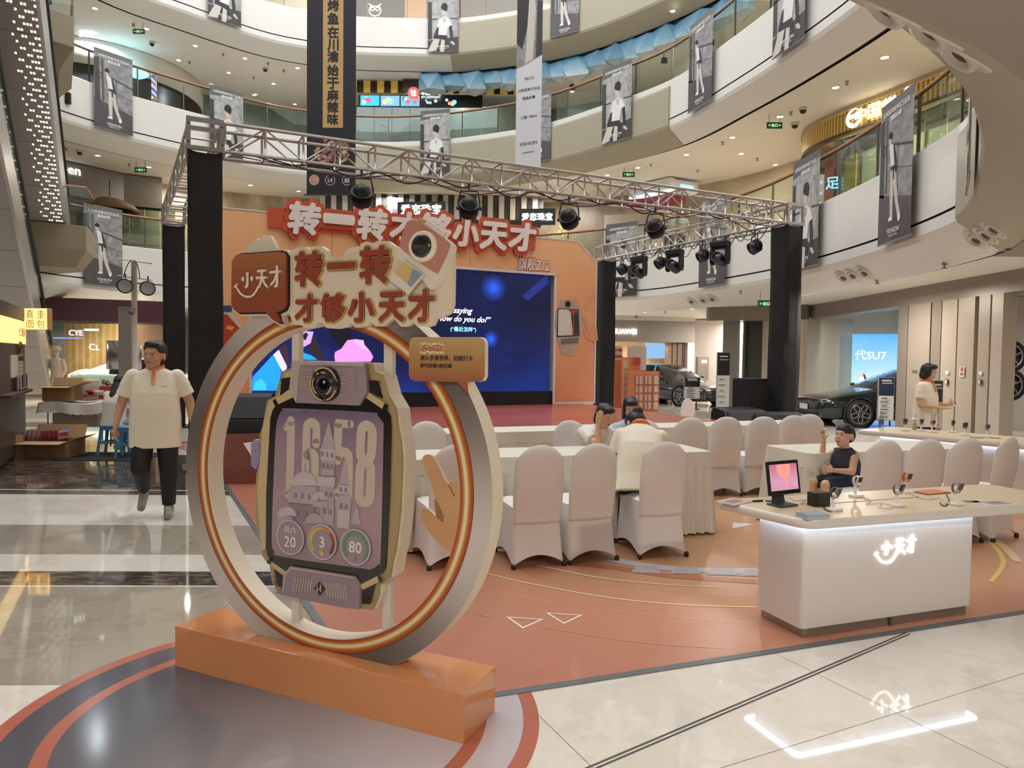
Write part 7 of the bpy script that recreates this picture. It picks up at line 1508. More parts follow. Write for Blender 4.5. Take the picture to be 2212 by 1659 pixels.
# info stands
def stand(name, label, x0, x1, y0, y1, split, d, top, bottom, feet=True):
    a = plan((x0+x1)/2, d); r = thing(name, label, 'sign stand', (a.x, a.y, 0)); w_ = (x1-x0)/FOC*d; zt_, zm = zat((x0+x1)/2, y0, d), zat((x0+x1)/2, split, d); zb_ = zat((x0+x1)/2, y1, d); F_ = frame((a.x, a.y, 0), (1, .05, 0), (0, 0, 1))
    MB(F_).prism([(-w_/2, zb_), (w_/2, zb_), (w_/2, zt_), (-w_/2, zt_)], -.04, 0, mat('8d8f92', .4)).build('board', r); MB(F_).prism([(-w_/2+.015, zm), (w_/2-.015, zm), (w_/2-.015, zt_-.015), (-w_/2+.015, zt_-.015)], 0, .004, mat(top, .3)).build('upper_picture', r); MB(F_).prism([(-w_/2+.015, zb_+.015), (w_/2-.015, zb_+.015), (w_/2-.015, zm), (-w_/2+.015, zm)], 0, .004, mat(bottom, .4)).build('lower_sheet', r)
    m = MB(F_)
    for k in range(6): zz = zm-(zm-zb_)*(.1+.15*k); m.box((-w_*.12, zz, .006), (w_*(.5 if k % 2 else .35), .025, .003), mat('5a5552', .5)); m.box((-w_*.08, zz-.045, .006), (w_*.6, .012, .003), mat('8a8480', .5))
    m.box((0, zt_-.18*(zt_-zm), .006), (w_*.6, .04, .003), mat('c9c9cc', .5)); m.box((.02, zt_-.32*(zt_-zm), .006), (w_*.65, .03, .003), mat('aeb0b4', .5)); m.build('print_lines', r, kind='stuff')
    if zb_ > .08:
        for sx in (-.3, .3): MB(F_).box((sx*w_, zb_/2, -.02), (.03, zb_, .03), DKGREY).build('leg', r)
    else: pass
    MB(F_).box((0, .012, -.02), (w_*.9, .024, .3), DKGREY).build('foot_plate', r)
    return r
stand('info_stand', 'car information board with dark blue picture beside the black car', 1899, 1935, 815, 909, 855, 16.9, '2c3a4c', 'd9d5ce'); stand('info_stand', 'tall black and white display totem left of the dark loudspeakers', 1549, 1578, 761, 893, 811, 21.6, '1d1b1d', 'd8d4ce'); stand('info_stand', 'dark poster stand behind the shoulder of the standing staff woman', 2018, 2040, 822, 928, 873, 13.6, '3a3330', 'd4cbc0')
stand('info_stand', 'small leaning price board in front of the dark grey car', 1479, 1514, 815, 862, 836, 23.2, '2a2530', 'd6d3ce')
# --- bulkhead with columns and the phone shop
bh = thing('bulkhead_columns', 'grey round ended bulkhead on columns left of the right front pillar', 'columns', (*plan(1600, 21.5), 0))
a, b = plan(1537, 22), plan(1742, 20.6); m = MB(); dd = (b-a).normalized(); nn = V((-dd.y, dd.x)); P = [a+nn*1.5+dd*0.1]+[a+nn*(.75+.75*math.cos(t))-dd*(.35*math.sin(t)) for t in [PI*k/10 for k in range(11)]]+[b, b+nn*1.5]; m.prism([tuple(p) for p in P], 2.82, 3.24, BEAM, smooth=True); m.build('bulkhead', bh)
for xa, xb, mt, ps in ((1557, 1588, mat('8b867c', .5), .25), (1588, 1597, mat('3a403c', .4), .35), (1597, 1622, mat('958d83', .45), .3), (1626, 1654, mat('cdc6b8', .5), .2)): wb('column', xa, 22, xb, 21.8, 0, 2.82, .5, mt, bh, push=ps)  # the dark second strip stands for the shade in the gap between columns
wb('wall_far_right', 1480, 29, 1760, 25, 0, 3.2, .2, mat('d5cec8', .6), kind='structure')
ph = thing('phone_shop', 'phone shop front with grey fascia and white lettering right of the orange backdrop', 'shop', (*plan(1400, 27), 0))
wb('fascia', 1300, 26.8, 1500, 27.6, 2.27, 3.08, .3, mat('8f8881', .5), ph); wb('ceiling_band', 1300, 26.6, 1500, 27.4, 3.08, 3.24, .4, mat('cfc8c0', .6), ph)
wb('end_pier', 1485, 27.5, 1500, 27.6, 0, 2.27, .4, mat('c9c0ba', .5), ph)
for xa, xb in ((1444, 1452), (1453, 1462), (1464, 1474), (1475, 1484)): wb('fluted_panel', xa, 27.7, xb, 27.75, 0, 2.27, .3, mat('a68f78', .4), ph)
wb('back_wall', 1290, 31, 1500, 31.5, 0, 2.6, .1, mat('e8c79e', .6), ph); lamp('far_wall_fill_light', (8.2, 25, 3.1), .3, 120); lamp('phone_shop_lamp', (5.0, 29.2, 2.2), .4, 70, (1, .82, .6))  # light at the far right wall is an added fill, no fixture there
def sunsetm():
    t = NT('sunset_screen'); x, y, z = t.xyz(t.pos('Object')); f = t.math('ADD', t.math('MULTIPLY', z, .6), t.math('MULTIPLY', t.noise(.9, None, 3), .45)); t.p(col='050505', em=t.ramp(f, [(.72, '35a8e0'), (.95, 'a8d4e4'), (1.1, 'f2a878'), (1.25, '8ab8e0')]), es=.9); return t.m
wb('wall_screen', 1394, 30.6, 1437, 30.8, zat(1415, 774, 30.7), zat(1415, 741, 30.7), .06, sunsetm(), ph); wb('white_counter', 1330, 29.6, 1440, 30.1, 0, .95, .5, mat('e5ddd3', .4), ph); wb('shelf', 1396, 30.3, 1434, 30.5, 1.12, 1.17, .25, mat('d9cdbd', .5), ph)
MB(onwall(1300, 26.8, 1500, 27.6, 1347, zat(1347, 716, 27), .02)).text('HUAWEI', MX(), GW2, w=.99, ext=.03, bold=.025).build('lit_lettering', ph)
for x, y in ((1398, 801), (1425, 800)):
    q = aty(x, y, 30.2); q.z = .95; solo(MB(MX.Translation(q+V((0, 0, .1)))).box((0, 0, 0), (.22, .04, .2), mat('1c1c20', .3), bev=.01), 'display_device', 'black device on the white counter of the phone shop, %s one' % ('left' if x < 1410 else 'right'), 'device', q)
sgnb = thing('standing_sign', 'dark framed sign board with lit characters beyond the dark grey car', 'sign', (*plan(1521, 28), 0)); wb('board', 1508, 28.0, 1535, 28.2, 0, zat(1521, 771, 28), .15, mat('6b645c', .5), sgnb); MB(onwall(1508, 28, 1535, 28.2, 1521, zat(1521, 781, 28), .01)).text('金鸡', MX(), glow('f2fff2', 1.3), w=.26, ext=.01, bold=.03).build('lit_lettering', sgnb)
# --- orange street set beside the stage
ORW = mat('d07c52', .5); ORL = mat('dd9465', .5); PINK = mat('d9b9a8', .5); GRB = mat('c9bdb2', .6)
hs_ = thing('street_set', 'orange toy town cutout set with window grids at the right end of the stage', 'stage set', (*plan(1375, 20.9), 0))
def cut(nm, xa, xb, y0, y1, d, m, th=.12): wb(nm, xa, d, xb, d+.1, zat((xa+xb)/2, y1, d), zat((xa+xb)/2, y0, d), th, m, hs_)
cut('tall_house', 1318, 1348, 771, 884, 21.2, ORW, .5); cut('house_wing', 1348, 1384, 772, 886, 21.0, ORL, .3); cut('low_house', 1360, 1425, 802, 890, 20.6, ORW, .25); cut('grey_back', 1356, 1396, 748, 800, 21.6, GRB, .06); cut('red_roof', 1370, 1384, 772, 788, 20.9, mat('b5452f', .5), .05)
def winset(nm, xa, xb, ys, d, cols):
    for y0, y1 in ys:
        w_ = (xb-xa)/cols
        for c in range(cols): cut(nm, xa+c*w_+.8, xa+(c+1)*w_-.8, y0, y1, d, PINK, .02)
winset('window', 1347, 1361, ((780, 796), (802, 815), (818, 830), (833, 846), (849, 862), (864, 874)), 20.95, 1); winset('window', 1375, 1391, ((812, 830), (834, 848), (852, 866), (869, 882)), 20.55, 2); winset('window', 1395, 1410, ((812, 830), (834, 848), (852, 866), (869, 884)), 20.55, 2); winset('window', 1414, 1424, ((812, 830), (834, 848), (852, 866), (869, 884)), 20.55, 1)
d_ = 20.4; m = MB(); wallbox(m, 1308, d_, 1344, d_, zat(1326, 777, d_), zat(1326, 747, d_), .06, mat('e0b798', .5)); m.build('sign_plate', hs_); m = MB(frame((*plan(1326, d_), 0), (1, 0, 0), (0, 0, 1)))
m.prism(rrect(-.25, zat(1320, 772, d_), -.06, zat(1320, 748, d_), .04), .0, .02, mat('cf6f45', .5)); m.text('找一找', MX.Translation((.09, zat(1335, 756, d_), .0)), mat('a84c30', .5), w=.3, ext=.02, bold=.04); m.text('定位寻踪', MX.Translation((.09, zat(1335, 770, d_), .0)), mat('a84c30', .5), w=.3, ext=.02, bold=.04); m.build('sign_lettering', hs_)
for x, y, lb, rx, ry in ((1486, 868, 'white blank egg shaped cutout standing right of the stage', .18, .33), (1467, 891, 'small white crescent cutout on the floor right of the stage', .12, .09)):
    q = aty(x, y, 17.5); q.z = ry; m = MB(frame(q, (1, .2, 0), (0, 0, 1))); m.prism(circ(0, 0, rx, 24, ry), -.02, .02, mat('d9c9c4', .6)); solo(m, 'blank_cutout', lb, 'cutout', (q.x, q.y, 0))
# --- loudspeakers
def wedge(label, p, rz, s=1.0, name='floor_monitor'):
    r = thing(name, label, 'loudspeaker', p, rz, local=True); M_ = MX(((0, 0, 1, 0), (1, 0, 0, 0), (0, 1, 0, 0), (0, 0, 0, 1)))
    MB().prism([(-.25*s, 0), (.25*s, 0), (.25*s, .16*s), (.05*s, .46*s), (-.2*s, .5*s), (-.25*s, .42*s)], -.36*s, .36*s, mat('1a191b', .6, bump=.2), M_).build('cabinet', r)
    T = MX.Translation((0, .152*s, .315*s)); Fm = frame((0, .152*s, .312*s), (-1, 0, 0), (0, -.555, .83)); MB(Fm).box((0, 0, .004), (.62*s, .3*s, .012), mat('262528', .7), bev=.004).build('grille', r); m = MB(); m.box((.362*s, 0, .3*s), (.012, .1*s, .05*s), mat('0a0a0a', .5)); m.build('handle', r); return r
p = atz(1590, 940); wedge('black wedge loudspeaker leaning left of the right front pillar', (4.55, 14.05, 0), math.radians(200), 1.35); wedge('second black wedge loudspeaker in front of the right front pillar', (5.2, 13.9, 0), math.radians(170), 1.2)
q = plan(1622, 14.75); m = MB(MX.Translation((q.x, q.y, .62)) @ MX.Rotation(TR, 4, 'Z')); m.box((0, 0, 0), (.5, .5, 1.24), mat('161518', .6), bev=.02); m.box((0, -.252, .1), (.46, .006, .9), mat('222124', .8)); solo(m, 'speaker_cabinet', 'tall black speaker cabinet left of the right front pillar', 'loudspeaker', (q.x, q.y, 0))
q = atz(530, 1030); q = V((-3.42, 9.05, 0)); r = thing('draped_speaker', 'brown red draped box behind the ring sign carrying a black monitor', 'box', q, .1, local=True)
def drape(u, v):
    k = u*4; i = int(k) % 4; f = k-int(k); c = [(-1, -1), (1, -1), (1, 1), (-1, 1), (-1, -1)]; p_ = V(c[i]).lerp(V(c[i+1]), f); w_ = .004*math.sin(u*90+v*5); return V((p_.x*(.34+w_+.01*(1-v)), p_.y*(.3+w_), v*.62))
DRP = mat('8b5348', .3, var=.08, bump=.2, bsc=14); m = MB(); m.grid(drape, 48, 6, DRP, True, None, True); m.add([drape(i/4+.0001, 1) for i in range(4)], [(0, 1, 2, 3)], DRP); m.build('drape', r)
wedge('black monitor loudspeaker on the draped box behind the ring sign', q+V((.0, .0, .625)), math.radians(195), .95)
# --- floodlight pole at the left, grey post, steel drum
q = plan(291, 13.5); z_ = lambda y: zat(291, y, 13.5); r = thing('floodlight_pole', 'white steel pole with two round floodlights and cross arms at the left', 'light pole', (q.x, q.y, 0)); WP = mat('d9d4cb', .4)
MB().tube([(q.x, q.y, .0), (q.x, q.y, z_(565))], .05, WP, 16).build('pole', r); MB().lathe([(0, 0), (.16, 0), (.16, .02), (.06, .03)], WP, 20, MX.Translation((q.x, q.y, 0))).build('base_flange', r)
for y in (562, 598): MB().tube([(q.x-.3, q.y-.02, z_(y)+.02), (q.x+.33, q.y+.02, z_(y)-.06)], .012, WP, 8).build('cross_arm', r)
for x, y in ((271, 617), (320, 622)):
    c = aty(x, y, 13.35); aim = V((.25, -.9, -.25)).normalized(); sdv = aim.cross(V((0, 0, 1))).normalized(); up = sdv.cross(aim); T = MX(((sdv.x, up.x, aim.x, c.x), (sdv.y, up.y, aim.y, c.y), (sdv.z, up.z, aim.z, c.z), (0, 0, 0, 1)))
    MB(T).lathe([(0, -.16), (.07, -.16), (.075, -.08), (.1, -.06), (.125, .03), (.14, .05), (.135, .06)], LBK, 24).build('floodlight_body', r); MB(T).lathe([(0, .02), (.12, .04)], mat('b4bcbe', .25), 24).build('floodlight_glass', r); MB(T).box((0, .0, -.12), (.15, .15, .1), LBK, bev=.01).build('driver_box', r); MB().tube([c+V((0, 0, .1)), c+V((0, 0, .22))], .012, LBK, 6).build('bracket', r)
MB().tube(spline([V((q.x-.02, q.y-.05, z_(562))), V((q.x-.1, q.y-.06, z_(575))), V((q.x-.17, q.y-.06, z_(600)))], 5), .008, BLACK, 6).build('lamp_cable', r); MB().tube(spline([V((q.x+.02, q.y-.05, z_(562))), V((q.x+.1, q.y-.06, z_(575))), V((q.x+.14, q.y-.06, z_(602)))], 5), .008, BLACK, 6).build('lamp_cable', r)
m = MB(); m.ball((q.x+.0, q.y-.11, z_(676)), (.055, .055, .065), mat('77726c', .3, .5)); m.box((q.x-.03, q.y-.06, z_(669)), (.16, .05, .03), mat('8b857d', .4)); m.build('pole_camera', r)
r = thing('grey_post', 'plain grey boxed post behind the walking man', 'post', (*plan(268, 15), 0)); wb('post_casing', 256, 15, 280, 15, 0, zat(268, 665, 15), .22, mat('8d8680', .5), r); wb('post_cap', 255, 14.98, 281, 14.98, zat(268, 665, 15), zat(268, 663, 15), .26, mat('9a938c', .4), r)
r = thing('steel_drum_rack', 'brushed steel curved panel behind the grey post', 'steel panel', (*plan(268, 16), 0)); q = plan(268, 16.4); MB().lathe([(.34, 1.22), (.36, 1.24), (.36, 1.86), (.34, 1.88), (0, 1.88)], mat('b5b3b0', .25, .9), 28, MX.Translation((q.x, q.y, .0))).build('steel_shell', r); MB().tube([(q.x, q.y, 0), (q.x, q.y, 1.3)], .05, mat('77746f', .4, .6), 10).build('stem', r)
# --- left shop with maroon fascia and wood interior
ls = thing('wood_shop', 'shop with maroon fascia and wood plank interior behind the walking man', 'shop', (*plan(215, 21), 0))
wb('fascia', 60, 21.2, 352, 22.6, 2.55, 3.24, .3, mat('4b2730', .5), ls)
for k in range(16): wb('wood_plank', 141+k*7.3, 24.6, 141+(k+1)*7.3-.3, 24.6, 0, 2.6, .08, mat(('8d6a3f', '97744a', '866238', '9d7a50')[k % 4], .5, var=.16, sc=4), ls)
wb('dark_curtain', 108, 23.8, 141, 24.0, 0, 2.6, .1, mat('38332f', .8, bump=.3, bsc=20), ls); wb('right_bay', 258, 24.2, 352, 25, 0, 2.6, .1, mat('6b5138', .6), ls)
for xa, xb in ((110, 140), (141, 180), (181, 220), (221, 256)): wb('glass_pane', xa, 21.9, xb, 22, .05, 2.55, .012, GLASS, ls)
m = MB(onwall(110, 21.9, 256, 22, 165, zat(165, 719, 22), .02)); m.text('CYE', MX.Translation((0, 0, 0)), glow('e9e4ff', 1.3), w=.42, ext=.01, bold=.0); m.text('和爱王家衣橱', MX.Translation((.46, .1, 0)), GW2, w=.42, ext=.01, bold=.03); m.text('Cʟ', MX.Translation((.55, -.43, 0)), glow('e9e4ff', 1.2), h=.2, ext=.01); m.build('lit_lettering', ls); wb('light_reveal', 115, 21.85, 175, 21.9, zat(145, 732, 22), zat(145, 729, 22), .01, glow('7f86d8', .9), ls); lamp('wood_shop_lamp', (-14.3, 23.0, 2.4), .4, 100, (1, .85, .65))
r = thing('mannequin', 'mannequin in a beige suit and cap at the left shop door', 'mannequin', (*plan(122, 20.5), 0)); q = plan(122, 20.5); m = MB(MX.Translation((q.x, q.y, 0))); m.ball((0, 0, 1.62), (.085, .09, .12), SKINM); cap(m, (0, 0, 1.42), (0, 0, 1.52), .05, .05); loft(m, [(V((0, 0, z)), V((1, 0, 0)), V((0, 1, 0)), a_, b_) for z, a_, b_ in ((.8, .17, .11), (1.0, .15, .1), (1.25, .18, .11), (1.4, .15, .08), (1.45, .06, .05))])
for sx in (-1, 1): chain(m, [V((sx*.19, 0, 1.36)), V((sx*.25, .0, 1.1)), V((sx*.22, -.1, .88))], [.055, .048, .035]); chain(m, [V((sx*.09, 0, .85)), V((sx*.1, 0, .45)), V((sx*.1, 0, .05))], [.09, .075, .06])
remeshed(m, .018, 'suit_figure', r, mat('c9b29a', .7)).matrix_parent_inverse = MX.Translation((-q.x, -q.y, 0)); m = MB(MX.Translation((q.x, q.y, 0))); m.lathe([(0, .1), (.1, .08), (.115, .0), (.15, -.02)], mat('b79a6e', .7), 16, MX.Translation((0, 0, 1.68))); m.build('cap', r)
# --- bakery kiosk, table, boxes, stool
ky = thing('bakery_kiosk', 'dark brown bakery kiosk with lit yellow sign band at the left edge', 'kiosk', (-7.4, 10.6, 0)); KB = mat('4a382c', .45, var=.1, sc=5); A_, B_ = V((-6.45, 8.8)), V((-7.86, 11.5)); dd = (B_-A_).normalized(); nn = V((-dd.y, dd.x)); nn = nn if nn.x < 0 else -nn
def kq(s0, s1, z0, z1, off, th, m_, nm, es=None): a, b = A_+dd*s0-nn*off, A_+dd*s1-nn*off; return MB().prism([tuple(a), tuple(b), tuple(b+nn*th), tuple(a+nn*th)], z0, z1, m_).build(nm, ky)
KL = (B_-A_).length; kq(0, KL, .08, 2.1, 0, 1.2, KB, 'cabinet_wall'); kq(0, KL, 0, .08, -.02, 1.1, BLACK, 'kick_plinth'); kq(0, KL, 2.1, 2.28, .03, 1.3, mat('3a2c23', .5), 'top_cornice'); kq(0, KL-.02, 1.72, 2.08, .02, .03, glow('f7cf84', .95), 'lit_sign_band'); kq(.6, KL-.35, .98, 1.02, .14, .14, KB, 'counter_ledge')
m = MB(frame((*(A_+dd*(KL-.75)-nn*.03), 1.9), (dd.x, dd.y, 0), (0, 0, 1))); m.text('十二吐司', MX.Translation((.2, 0, 0)), mat('b9863c', .5), w=.6, ext=.004, bold=.0); m.build('sign_lettering', ky); kq(KL-1.5, KL-.32, 1.22, 1.55, .015, .02, mat('d9c9b4', .6), 'price_board')
m = MB(frame((*(A_+dd*(KL-.62)-nn*.03), 1.5), (dd.x, dd.y, 0), (0, 0, 1))); m.text('好面包让人停', MX.Translation((0, 0, 0)), mat('2a2019', .5), w=.55, ext=.003, bold=.02)
for k in range(3): m.box((0, -.08-.06*k, 0), (.55, .01, .004), mat('6a5a4c', .5))
m.build('price_lettering', ky); lt = frame((*(A_+dd*(KL-.75)-nn*.02), 1.66), (dd.x, dd.y, 0), (0, 0, 1)); MB(lt).lathe([(.05, 0), (.07, .03), (.09, .03), (.1, 0)], mat('7a5a2c', .3, .7), 20).build('round_ornament', ky)
kk = thing('shop_lightbox', 'square yellow lit sign box with four characters on the kiosk corner', 'sign', (*plan(78, 11.3), zat(78, 690, 11.3))); F_ = frame((*plan(78, 11.3), zat(78, 689, 11.3)), (1, -.05, 0), (0, 0, 1)); MB(F_).box((0, 0, -.06), (.385, .345, .12), mat('c9a25c', .5), bev=.01).build('sign_case', kk); MB(F_).box((0, 0, .002), (.37, .33, .006), glow('ffd98c', 1.05)).build('lit_face', kk); m = MB(F_)
for ch, x, y in (('喜', -.09, .075), ('圭', .09, .075), ('面', -.09, -.08), ('包', .09, -.08)): m.text(ch, MX.Translation((x, y, .005)), mat('c28a3a', .5), h=.13, ext=.003)
m.build('sign_lettering', kk)
magz = thing('magazine_rack', 'wire rack with magazines and snack packs on the kiosk side', 'rack', (*(A_+dd*(KL-.9)), 1.0)); rnd = random.Random(5)
for k in range(9): a = A_+dd*(KL-1.25+.11*k)-nn*(.06+.02*(k % 2)); MB(frame((a.x, a.y, 1.13+.02*rnd.random()), (dd.x, dd.y, 0), (0, -.0, 1))).box((0, 0, 0), (.1, .22, .012), mat(rnd.choice(['3a3432', '8d8580', 'c9c0b6', '6b4a3a', '2c3038', 'a89c90']), .4)).build('magazine', magz)
MB().tube([(*(A_+dd*(KL-1.35)-nn*.1), 1.06), (*(A_+dd*(KL-.3)-nn*.1), 1.06)], .006, STEEL, 6).build('rack_wire', magz)
CBD = mat('a3825c', .75, var=.06, sc=12); CBL = mat('b89670', .75); CBK = mat('6b543d', .8)
def carton(label, p, rz, L, W_, H_, flaps=True, name='cardboard_box'):
    r = thing(name, label, 'box', p, rz, local=True); th = .012
    for sx, sy, w_, d_ in ((0, -1, L, th), (0, 1, L, th), (-1, 0, th, W_), (1, 0, th, W_)): MB().box((sx*L/2, sy*W_/2, H_/2), (w_, d_, H_), CBD).build('box_side', r)
    MB().box((0, 0, .006), (L, W_, .012), CBK).build('box_bottom', r)
    if flaps:
        for s_, an in ((-1, -.1), (1, 1.9)): MB(MX.Translation((0, s_*W_/2, H_)) @ MX.Rotation(s_*(an-PI/2) if s_ < 0 else -(an-PI/2), 4, 'X')).box((0, s_*.0, W_*.22), (L, .008, W_*.44), CBL).build('box_flap', r)
        MB(MX.Translation((L/2, 0, H_)) @ MX.Rotation(1.2, 4, 'Y')).box((0, 0, .1), (.008, W_*.9, .2), CBL).build('box_flap', r)
    return r
carton('large open cardboard box of drink packs on the floor at the left', (-7.1, 10.95, 0), .05, .76, .5, .25)
for k, (x, lb, col) in enumerate(((-7.3, 'left shrink wrapped pack of red capped drinks in the cardboard box', 'c9a9a4'), (-6.99, 'right shrink wrapped pack of dark red drinks in the cardboard box', 'a34a4c'))):
    r = thing('drink_pack', lb, 'drinks', (x, 10.88, .17), .05, local=True); MB().box((0, 0, .13), (.28, .3, .22), glassmat('wrap_film', 'f2e6e6', .3), bev=.03).build('film_wrap', r)
    for i in range(4):
        for j in range(3):
            b_ = MB(MX.Translation((-.1+.067*i, -.09+.09*j, .02))); b_.lathe([(0, 0), (.03, 0), (.03, .15), (.02, .18), (.012, .2)], mat(col, .3), 10); b_.lathe([(.014, .195), (.014, .222), (0, .224)], mat('b83a3e', .4), 10); b_.build('bottle', r)
for k, (x, y, h_, lb) in enumerate(((-7.62, 10.75, .62, 'tall flattened cardboard sheet leaning on the kiosk'), (-7.5, 10.6, .5, 'middle flattened cardboard sheet leaning on the kiosk'), (-7.36, 10.5, .36, 'short flattened cardboard sheet leaning at the kiosk foot'))):
    m = MB(MX.Translation((x, y, 0)) @ MX.Rotation(-.45, 4, 'Z') @ MX.Rotation(-.1, 4, 'Y')); m.box((0, 0, h_/2), (.015, .3, h_), CBD); solo(m, 'cardboard_sheet', lb, 'cardboard', (x, y, 0))
tt = thing('cloth_table', 'folding table under a rumpled white scalloped cloth at the left', 'table', (-7.12, 11.9, 0), 0, local=True); tt.scale = (.74, 1, 1); CLW = fabric('d6d3ca', 'white_cloth', .35, 14); rnd = random.Random(9)
def clothtop(u, v): x, y = -.72+1.45*u, -.4+.8*v; return V((x, y, .78+.02*math.sin(7*u+3*v)+.10*max(0, u-.55)*math.sin(9*v+4*u)**2))
MB().grid(clothtop, 24, 12, CLW).build('cloth_top', tt)
def clothside(u, v):
    k = u*4; i = int(k) % 4; f = k-int(k); c = [(0, 0), (1, 0), (1, 1), (0, 1), (0, 0)]; p_ = V(c[i]).lerp(V(c[i+1]), f); t_ = clothtop(p_.x, p_.y); n_ = V((p_.x-.5, p_.y-.5)); e = .03*v*(1+.7*math.sin(u*60)); return V((t_.x+n_.x*2*e, t_.y+n_.y*2*e, t_.z-v*(.17+.008*math.sin(u*260))))
MB().grid(clothside, 160, 4, CLW, True, None, True).build('cloth_drop', tt); MB().box((0, 0, .74), (1.38, .74, .03), mat('c9c4bb', .5)).build('table_board', tt)
for sx in (-.6, .6):
    for sy in (-.3, .3): MB().tube([(sx, sy, 0), (sx, sy, .73)], .014, STEEL, 8).build('leg', tt)
MB().box((0, -.1, .5), (1.0, .4, .22), mat('b5b0a8', .5)).build('under_shelf', tt)
carton('small open cardboard box on the white cloth table', (-7.42, 11.75, .80), .1, .45, .32, .24)
def bag(label, p, size, col, cat='bag', handle=True, name='paper_bag'):
    r = thing(name, label, cat, p, .1, local=True); MB().box((0, 0, size[2]/2), size, mat(col, .5, bump=.1, bsc=20), bev=.015).build('bag_body', r)
    if handle: MB().tube(spline([V((-size[0]*.25, 0, size[2])), V((-size[0]*.2, 0, size[2]+.08)), V((size[0]*.2, 0, size[2]+.08)), V((size[0]*.25, 0, size[2]))], 4), .005, mat('d9b59a', .5), 6).build('bag_handle', r)
bag('orange paper bag behind the small cardboard box', (-7.38, 12.05, .8), (.26, .1, .36), 'd9773a'); bag('white carton standing on the cloth table', (-7.12, 12.05, .8), (.3, .12, .34), 'dcd6d0', 'box', False, 'white_carton'); bag('red gift bag on the cloth table', (-6.85, 12.05, .82), (.2, .12, .22), 'b2343a'); bag('maroon box with small lettering behind the red bag', (-6.72, 13.0, .0), (.3, .25, 1.08), '5b2228', 'box', False, 'maroon_stand')
r = thing('pile_of_goods', 'pile of red and dark packets on the rumpled cloth', 'packets', (-6.88, 11.8, .86), local=True); rnd = random.Random(4)
for k in range(9): MB(MX.Translation((rnd.uniform(-.14, .16), rnd.uniform(-.14, .14), .03+.035*(k//3))) @ MX.Rotation(rnd.uniform(0, 3), 4, 'Z') @ MX.Rotation(rnd.uniform(-.2, .2), 4, 'X')).box((0, 0, 0), (.14, .09, .035), mat(rnd.choice(['a82f38', '2a2a2c', 'c9b8a0', '4c5a3a', 'b5404a']), .5), bev=.01).build('packet', r)
STB = mat('4f8db5', .4)
for (x, y, lb) in ((-6.27, 11.2, 'blue plastic stool under the person with long hair'), (-5.88, 11.0, 'second blue plastic stool behind the walking man')):
    r = thing('plastic_stool', lb, 'stool', (x, y, 0), .2, local=True); MB().box((0, 0, .455), (.32, .32, .03), STB, bev=.012).build('seat', r); MB().box((0, 0, .42), (.3, .3, .05), STB, bev=.01).build('seat_skirt', r)
    for sx in (-1, 1):
        for sy in (-1, 1): MB().tube([(sx*.13, sy*.13, .43), (sx*.18, sy*.18, .0)], [.028, .022], STB, 4, smooth=False).build('leg', r)
    for sx in (-1, 1): MB().box((sx*.155, 0, .2), (.02, .3, .03), STB).build('rung', r); MB().box((0, sx*.155, .2), (.3, .02, .03), STB).build('rung', r)
solo(MB(MX.Translation((-6.15, 10.95, .004))).box((0, 0, 0), (1.3, .9, .008), mat('1c1c1e', .9, bump=.4, bsc=300)), 'floor_mat', 'black floor mat under the blue stools', 'mat', (-6.15, 10.95, 0))
# --- second floor shops
jw = thing('jewellery_shop', 'jewellery shop front with black and white slats and two lit names, second floor', 'shop', (*plan(900, 29.5), 5.0)); JD = mat('3b3a38', .4); JW = mat('c9c4b8', .5)
for k in range(40):
    xa = 690+k*12; wb('facade_slat', xa, 29.4, xa+11, 29.4, 7.25, 8.22, .15, JD if k % 2 else JW, jw, push=.03*(k % 2))
wb('facade_base', 690, 29.2, 1180, 29.4, 5.02, 7.25, .15, mat('5a5248', .5), jw, push=.3)
for x, y, d, w_ in ((907, 452, 29.0, 1.75), (1156, 468, 27.6, 1.25)):
    F_ = frame((*plan(x, d), zat(x, y, d)), (1, -.12, 0), (0, 0, 1)); MB(F_).box((0, 0, -.05), (w_*1.12, .62, .08), mat('2f2d2b', .4)).build('sign_plate', jw); m = MB(F_); m.text('爱恋珠宝', MX(), glow('f4fff8', 1.6), w=w_*.95, ext=.03, bold=.02); m.build('lit_lettering', jw)
en = thing('grey_fascia_shop', 'shop with curved grey fascia and white letters on the second floor at left', 'shop', (*plan(250, 26.5), 5.0)); wb('fascia', 120, 24.6, 270, 26.6, 7.05, 8.2, .3, mat('8d8880', .5), en); wb('fascia', 270, 26.6, 352, 27.2, 7.05, 8.2, .3, mat('8d8880', .5), en); wb('fascia_trim', 120, 24.5, 270, 26.5, 7.0, 7.05, .3, BLACK, en); wb('fascia_trim', 270, 26.5, 352, 27.1, 7.0, 7.05, .3, BLACK, en); m = MB(onwall(120, 24.6, 270, 26.6, 152, zat(152, 368, 25), .02)); m.text('Open', MX.Translation((-.12, 0, 0)), glow('ffffff', 1.5), h=.42, ext=.02, bold=.0); m.build('lit_lettering', en)
wb('shop_back', 120, 27, 352, 29.5, 5.02, 7.05, .1, mat('9c8a70', .5, var=.2, sc=2), en)
for xa in range(150, 350, 33): wb('glass_pane', xa, 25.3+(xa-150)*.008, xa+32, 25.3+(xa-118)*.008, 5.02, 7.0, .012, DGLASS, en)
q = aty(237, 448, 25.8); r = thing('woven_lampshade', 'large woven straw canopy hanging inside the second floor shop at left', 'lampshade', q); m = MB(MX.Translation(q))
m.lathe([(.0, .35), (.35, .3), (.8, .1), (1.0, -.12), (.95, -.14), (.7, .05)], mat('6d5336', .8, var=.3, sc=40), 30); m.build('straw_shade', r); MB().tube([q+V((0, 0, .3)), q+V((0, 0, 1.0))], .015, BLACK, 6).build('cord', r)
